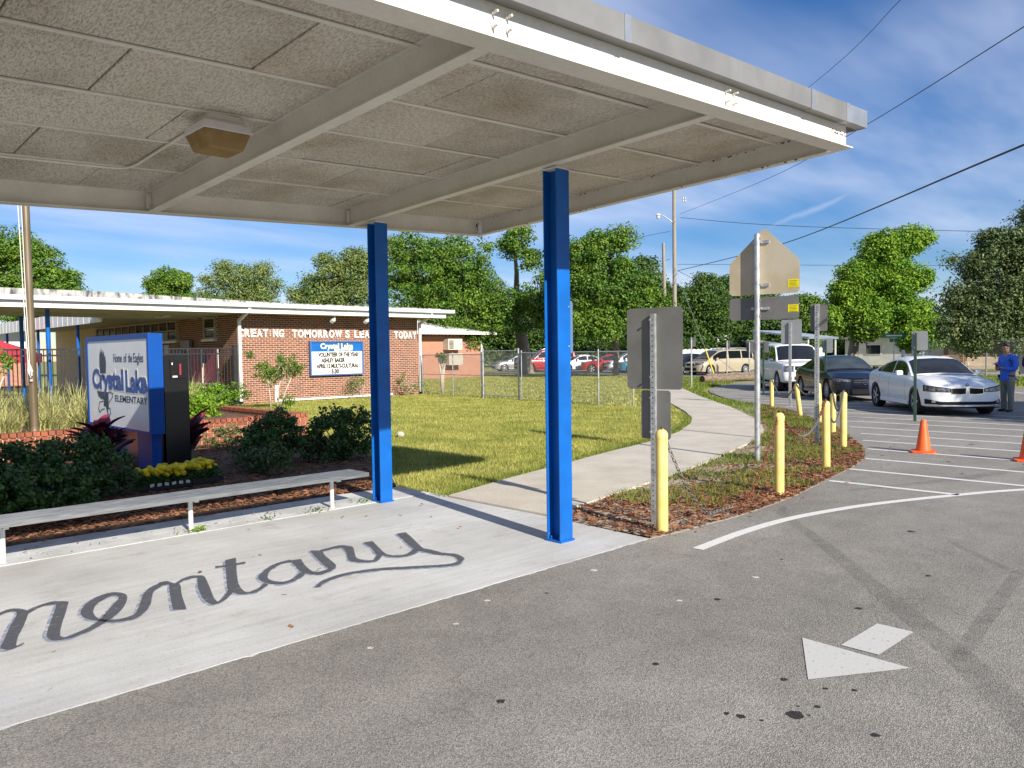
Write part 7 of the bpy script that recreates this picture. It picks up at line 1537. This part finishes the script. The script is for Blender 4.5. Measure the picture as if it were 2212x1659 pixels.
# ------------------------------------------------------------------ white fence, houses, street furniture
M['vinyl'] = MAT('white_vinyl', (.62, .63, .62), .6, var=.08, vscale=3)
wf = thing('white_fence', 'white board fence behind the tan minivan', 'fence', (58, 34, 0)); WO = Vector((58, 34, 0))
a, b = Vector((50.5, 36.5, 0)), Vector((76, 34.0, 0)); Lf = (b-a).length; d = (b-a)/Lf; nb = int(Lf/.15)
bm_ = MB(); bm_.obox((0, 0, .88), d, (-d.y, d.x, 0), (0, 0, 1), .068, .011, .88); bme = bm_.mesh('board', M['vinyl'])
for i in range(nb):
    o = bpy.data.objects.new('board', bme); COL.objects.link(o); o.parent = wf; o.location = a+d*(i+.5)*.15-WO; o.scale = (1, 1, 1+.02*math.sin(i*1.7))
for z in (.35, 1.45): c = (a+b)/2; MB(WO).obox((c.x+.03, c.y, z), d, (-d.y, d.x, 0), (0, 0, 1), Lf/2, .02, .045).build('rail', M['vinyl'], wf)
def house(label, x0, x1, y0, y1, h, rise, wall, roofm, windows=(), name='house', axis='x', over=.5, slope_posts=()):
    b = Vector(((x0+x1)/2, (y0+y1)/2, 0)); r = thing(name, label, 'house', b)
    MB(b).box(x0, x1, y0, y1, 0, h).build('wall', wall, r); o = over; mb = MB(b)
    if axis == 'x': ym = (y0+y1)/2; mb.add([(x0-o, y0-o, h-.05), (x1+o, y0-o, h-.05), (x1+o, y1+o, h-.05), (x0-o, y1+o, h-.05), (x0-o, ym, h+rise), (x1+o, ym, h+rise)], [(0, 1, 5, 4), (2, 3, 4, 5), (1, 2, 5), (3, 0, 4), (3, 2, 1, 0)])
    else: xm = (x0+x1)/2; mb.add([(x0-o, y0-o, h-.05), (x1+o, y0-o, h-.05), (x1+o, y1+o, h-.05), (x0-o, y1+o, h-.05), (xm, y0-o, h+rise), (xm, y1+o, h+rise)], [(0, 4, 5, 3), (1, 2, 5, 4), (0, 1, 4), (2, 3, 5), (3, 2, 1, 0)])
    rf = mb.build('roof', roofm, r)
    for (ya, yb, za_, zb_) in windows:
        w_ = MB(b).box(x0-.04, x0-.005, ya, yb, za_, zb_).build('window', M['white_paint'], r); MB(b).box(x0-.06, x0-.041, ya+.08, yb-.08, za_+.08, zb_-.08).build('pane', M['glass'], w_)
    return r
M['stucco'] = MAT('white_stucco', (.62, .61, .58), .9, col2=(.72, .71, .68), vscale=2.5); M['metal_roof'] = MAT('blue_grey_metal_roof', (.30, .36, .45), .4, .4, var=.1, vscale=1.5); M['tan_wall'] = MAT('tan_wall', (.42, .28, .20), .9, var=.1, vscale=2); M['shingle'] = MAT('grey_shingle', (.22, .21, .20), .9, var=.15, vscale=4)
house('white stucco house with dappled wall behind the tall bright tree', 78, 88, 24.0, 33, 2.6, 1.3, M['stucco'], M['shingle'], ((26, 27.4, 1.0, 2.0), (29.5, 31, 1.0, 2.0)))
hc = thing('carport', 'metal carport roof behind the white sport utility vehicle', 'carport', (73, 36, 0)); HO = Vector((73, 36, 0))
mb = MB(HO)
for i in range(18): y = 33.2+i*.33; mb.box(70.5, 77, y, y+.24, 2.75+.045*i, 2.80+.045*i)
mb.build('corrugated_roof', M['metal_roof'], hc); MB(HO).add([(70.5, 33.2, 2.6), (77, 33.2, 2.6), (77, 39.2, 3.45), (70.5, 39.2, 3.45), (70.5, 33.2, 2.74), (77, 33.2, 2.74), (77, 39.2, 3.54), (70.5, 39.2, 3.54)], [(0, 1, 2, 3), (4, 5, 6, 7), (0, 1, 5, 4), (1, 2, 6, 5), (2, 3, 7, 6), (3, 0, 4, 7)]).build('deck', M['metal_roof'], hc)
for x, y in ((70.8, 33.4), (70.8, 38.9), (76.7, 33.4), (76.7, 38.9)): MB(HO).box(x-.06, x+.06, y-.06, y+.06, 0, 2.8 if y < 35 else 3.4).build('post', M['white_paint'], hc)
house('white gabled house roof behind the dark sign posts left of the bush', 70, 77, 44.5, 52, 2.3, 1.1, M['stucco'], M['roof_white'], ((46, 47.5, 1.0, 1.9),), axis='y')
house('low grey outbuilding behind the white sport utility vehicle', 66.5, 71, 36.0, 40.0, 2.2, .35, M['shingle'], M['shingle'])
house('tan house wall in the shade behind the chain-link fence on the right', 76, 84, 12.5, 23, 2.5, 1.2, M['tan_wall'], M['shingle'], ((15, 16.5, 1, 2), (19, 20.6, 1, 2)))
ss = thing('street_sign', 'green street name sign on a thin post beside the low bright tree', 'sign', (52.0, 18.9, 0)); SSO = Vector((52.0, 18.9, 0)); M['street_green'] = MAT('street_green', (.004, .16, .09), .4)
MB(SSO).cyl((52, 18.9, 0), (0, 0, 1), .03, 2.3, 8).build('post', M['galv_post'], ss); rdir = Vector((.66, -.75, 0))
MB(SSO).obox((52, 18.9, 2.44), rdir, (.75, .66, 0), (0, 0, 1), .72, .012, .13).build('name_blade', M['street_green'], ss); MB(SSO).obox((52, 18.9, 2.15), rdir, (.75, .66, 0), (0, 0, 1), .26, .012, .11).build('lower_blade', M['street_green'], ss)
MB(SSO).obox((52-.75*.016, 18.9-.66*.016, 2.44), rdir, (.75, .66, 0), (0, 0, 1), .5, .003, .045).build('name_lettering', M['board_white'], ss)
vp = thing('standpipe', 'white pipe standpipes on the verge behind the white sedan', 'pipe', (57.5, 19.6, 0)); VO = Vector((57.5, 19.6, 0))
for dx, h in ((-.7, 1.5), (0, 1.65), (.6, 1.4)): MB(VO).cyl((57.5+dx*.66, 19.6-dx*.75, 0), (0, 0, 1), .11, h, 10).build('pipe', M['white_paint'], vp)
MB(VO).tube([(57.5-.9*.66, 19.6+.9*.75, .8), (57.5+.8*.66, 19.6-.8*.75, .8)], .07, 8).build('cross_pipe', M['white_paint'], vp)
rf = thing('chain_link_fence', 'chain-link fence in front of the discarded furniture at the right', 'fence', (51, 13, 0))
fence_run(rf, (51, 13, 0), [(53.0, 17.2), (51.6, 13.6), (50.2, 10.2), (48.9, 6.8)], 2.05, .045, fabric=True)
M['oak_wood'] = MAT('orange_wood', (.36, .14, .045), .5, col2=(.50, .22, .08), vscale=5, stretch=(1, 1, 6)); M['sofa'] = MAT('beige_upholstery', (.52, .42, .31), .9, var=.08, vscale=4)
def chair(label, x, y, rz):
    r = thing('wooden_chair', label, 'chair', (x, y, 0), rz, 'wooden chairs behind the fence')
    for sx in (-1, 1):
        for sy in (-1, 1): MB().box(sx*.22-.02, sx*.22+.02, sy*.22-.02, sy*.22+.02, 0, 1.1 if sx < 0 else .45).build('leg', M['oak_wood'], r)
    MB().box(-.25, .25, -.25, .25, .45, .49).build('seat', M['oak_wood'], r)
    for z in (.65, .82, 1.0): MB().box(-.235, -.205, -.2, .2, z, z+.09).build('back_slat', M['oak_wood'], r)
chair('upright orange wood chair at the left of the discarded furniture', 59.6, 18.3, .6); chair('orange wood chair tilted beside the beige sofa', 58.9, 17.2, 2.2)
so = thing('sofa', 'beige sofa left on the verge behind the chain-link fence', 'sofa', (59.6, 15.9, 0), R_(195))
MB().box(-.4, .45, -1.0, 1.0, .12, .45).build('seat', M['sofa'], so, bevel=.05); MB().box(-.5, -.2, -1.0, 1.0, .12, .95).build('backrest', M['sofa'], so, bevel=.06)
for s in (-1, 1): MB().box(-.45, .45, s*.95-.14, s*.95+.14, .1, .66).build('armrest', M['sofa'], so, bevel=.06)
sh = thing('bookshelf', 'open orange bookshelf behind the sofa', 'shelf', (62.5, 16.3, 0), R_(195))
for x0, x1 in ((-1.0, -.95), (.95, 1.0)): MB().box(-.2, .2, x0, x1, 0, 2.1).build('side_panel', M['oak_wood'], sh)
for z in (.1, .7, 1.3, 2.05): MB().box(-.2, .2, -.95, .95, z, z+.04).build('shelf_board', M['oak_wood'], sh)
wb_ = thing('wheelie_bin', 'grey wheeled trash bin behind the man', 'bin', (52.3, 11.75, 0), R_(195)); M['bin'] = MAT('bin_grey', (.075, .085, .10), .5, var=.1, vscale=3)
MB().add([(x, y, z) for z, k in ((.08, .30), (1.0, .38)) for x, y in ((-k, -k), (k, -k), (k, k), (-k, k))], [(0, 1, 2, 3), (4, 5, 6, 7), (0, 1, 5, 4), (1, 2, 6, 5), (2, 3, 7, 6), (3, 0, 4, 7)]).build('body', M['bin'], wb_)
MB().box(-.42, .42, -.42, .42, 1.0, 1.08).build('lid', M['bin'], wb_, bevel=.03); MB().tube([(-.45, -.3, .98), (-.5, -.3, 1.0), (-.5, .3, 1.0), (-.45, .3, .98)], .02, 6).build('handle', M['dark'], wb_)
for s in (-1, 1): MB().cyl((-.3, s*.3-.03, .1), (0, 1, 0), .1, .06, 12).build('wheel', M['rubber'], wb_)
# logs at the end of the lot
def log(label, a, b, r):
    a, b = Vector(a), Vector(b); M['log_bark'] = M.get('log_bark') or MAT('log_bark', (.10, .075, .055), .95, col2=(.25, .19, .13), vscale=4, stretch=(1, 6, 6), bump=.6, bscale=12); t = thing('log', label, 'log', a, group='logs at the end of the lot'); P = [a.lerp(b, k/8)+Vector((0, 0, .02*math.sin(k*1.9))) for k in range(9)]
    o = MB(a).tube(P, [r*(1+.06*math.sin(k*2.3)) for k in range(9)], 12).build('bark', M['log_bark'], t, smooth=True); smooth_by_angle(o, 50)
    d = (a-b).normalized(); MB(a).tube([a+d*.002, a+d*.012], r*.93, 12).build('cut_end', MAT('log_end', (.10, .055, .035), .9, var=.3, vscale=12), t)
log('long weathered log nearer the sidewalk at the end of the lot', (35.4, 22.4, .17), (40.8, 21.6, .17), .19); log('weathered log lying behind the nearer log', (38.6, 24.2, .17), (44.0, 24.0, .17), .17)
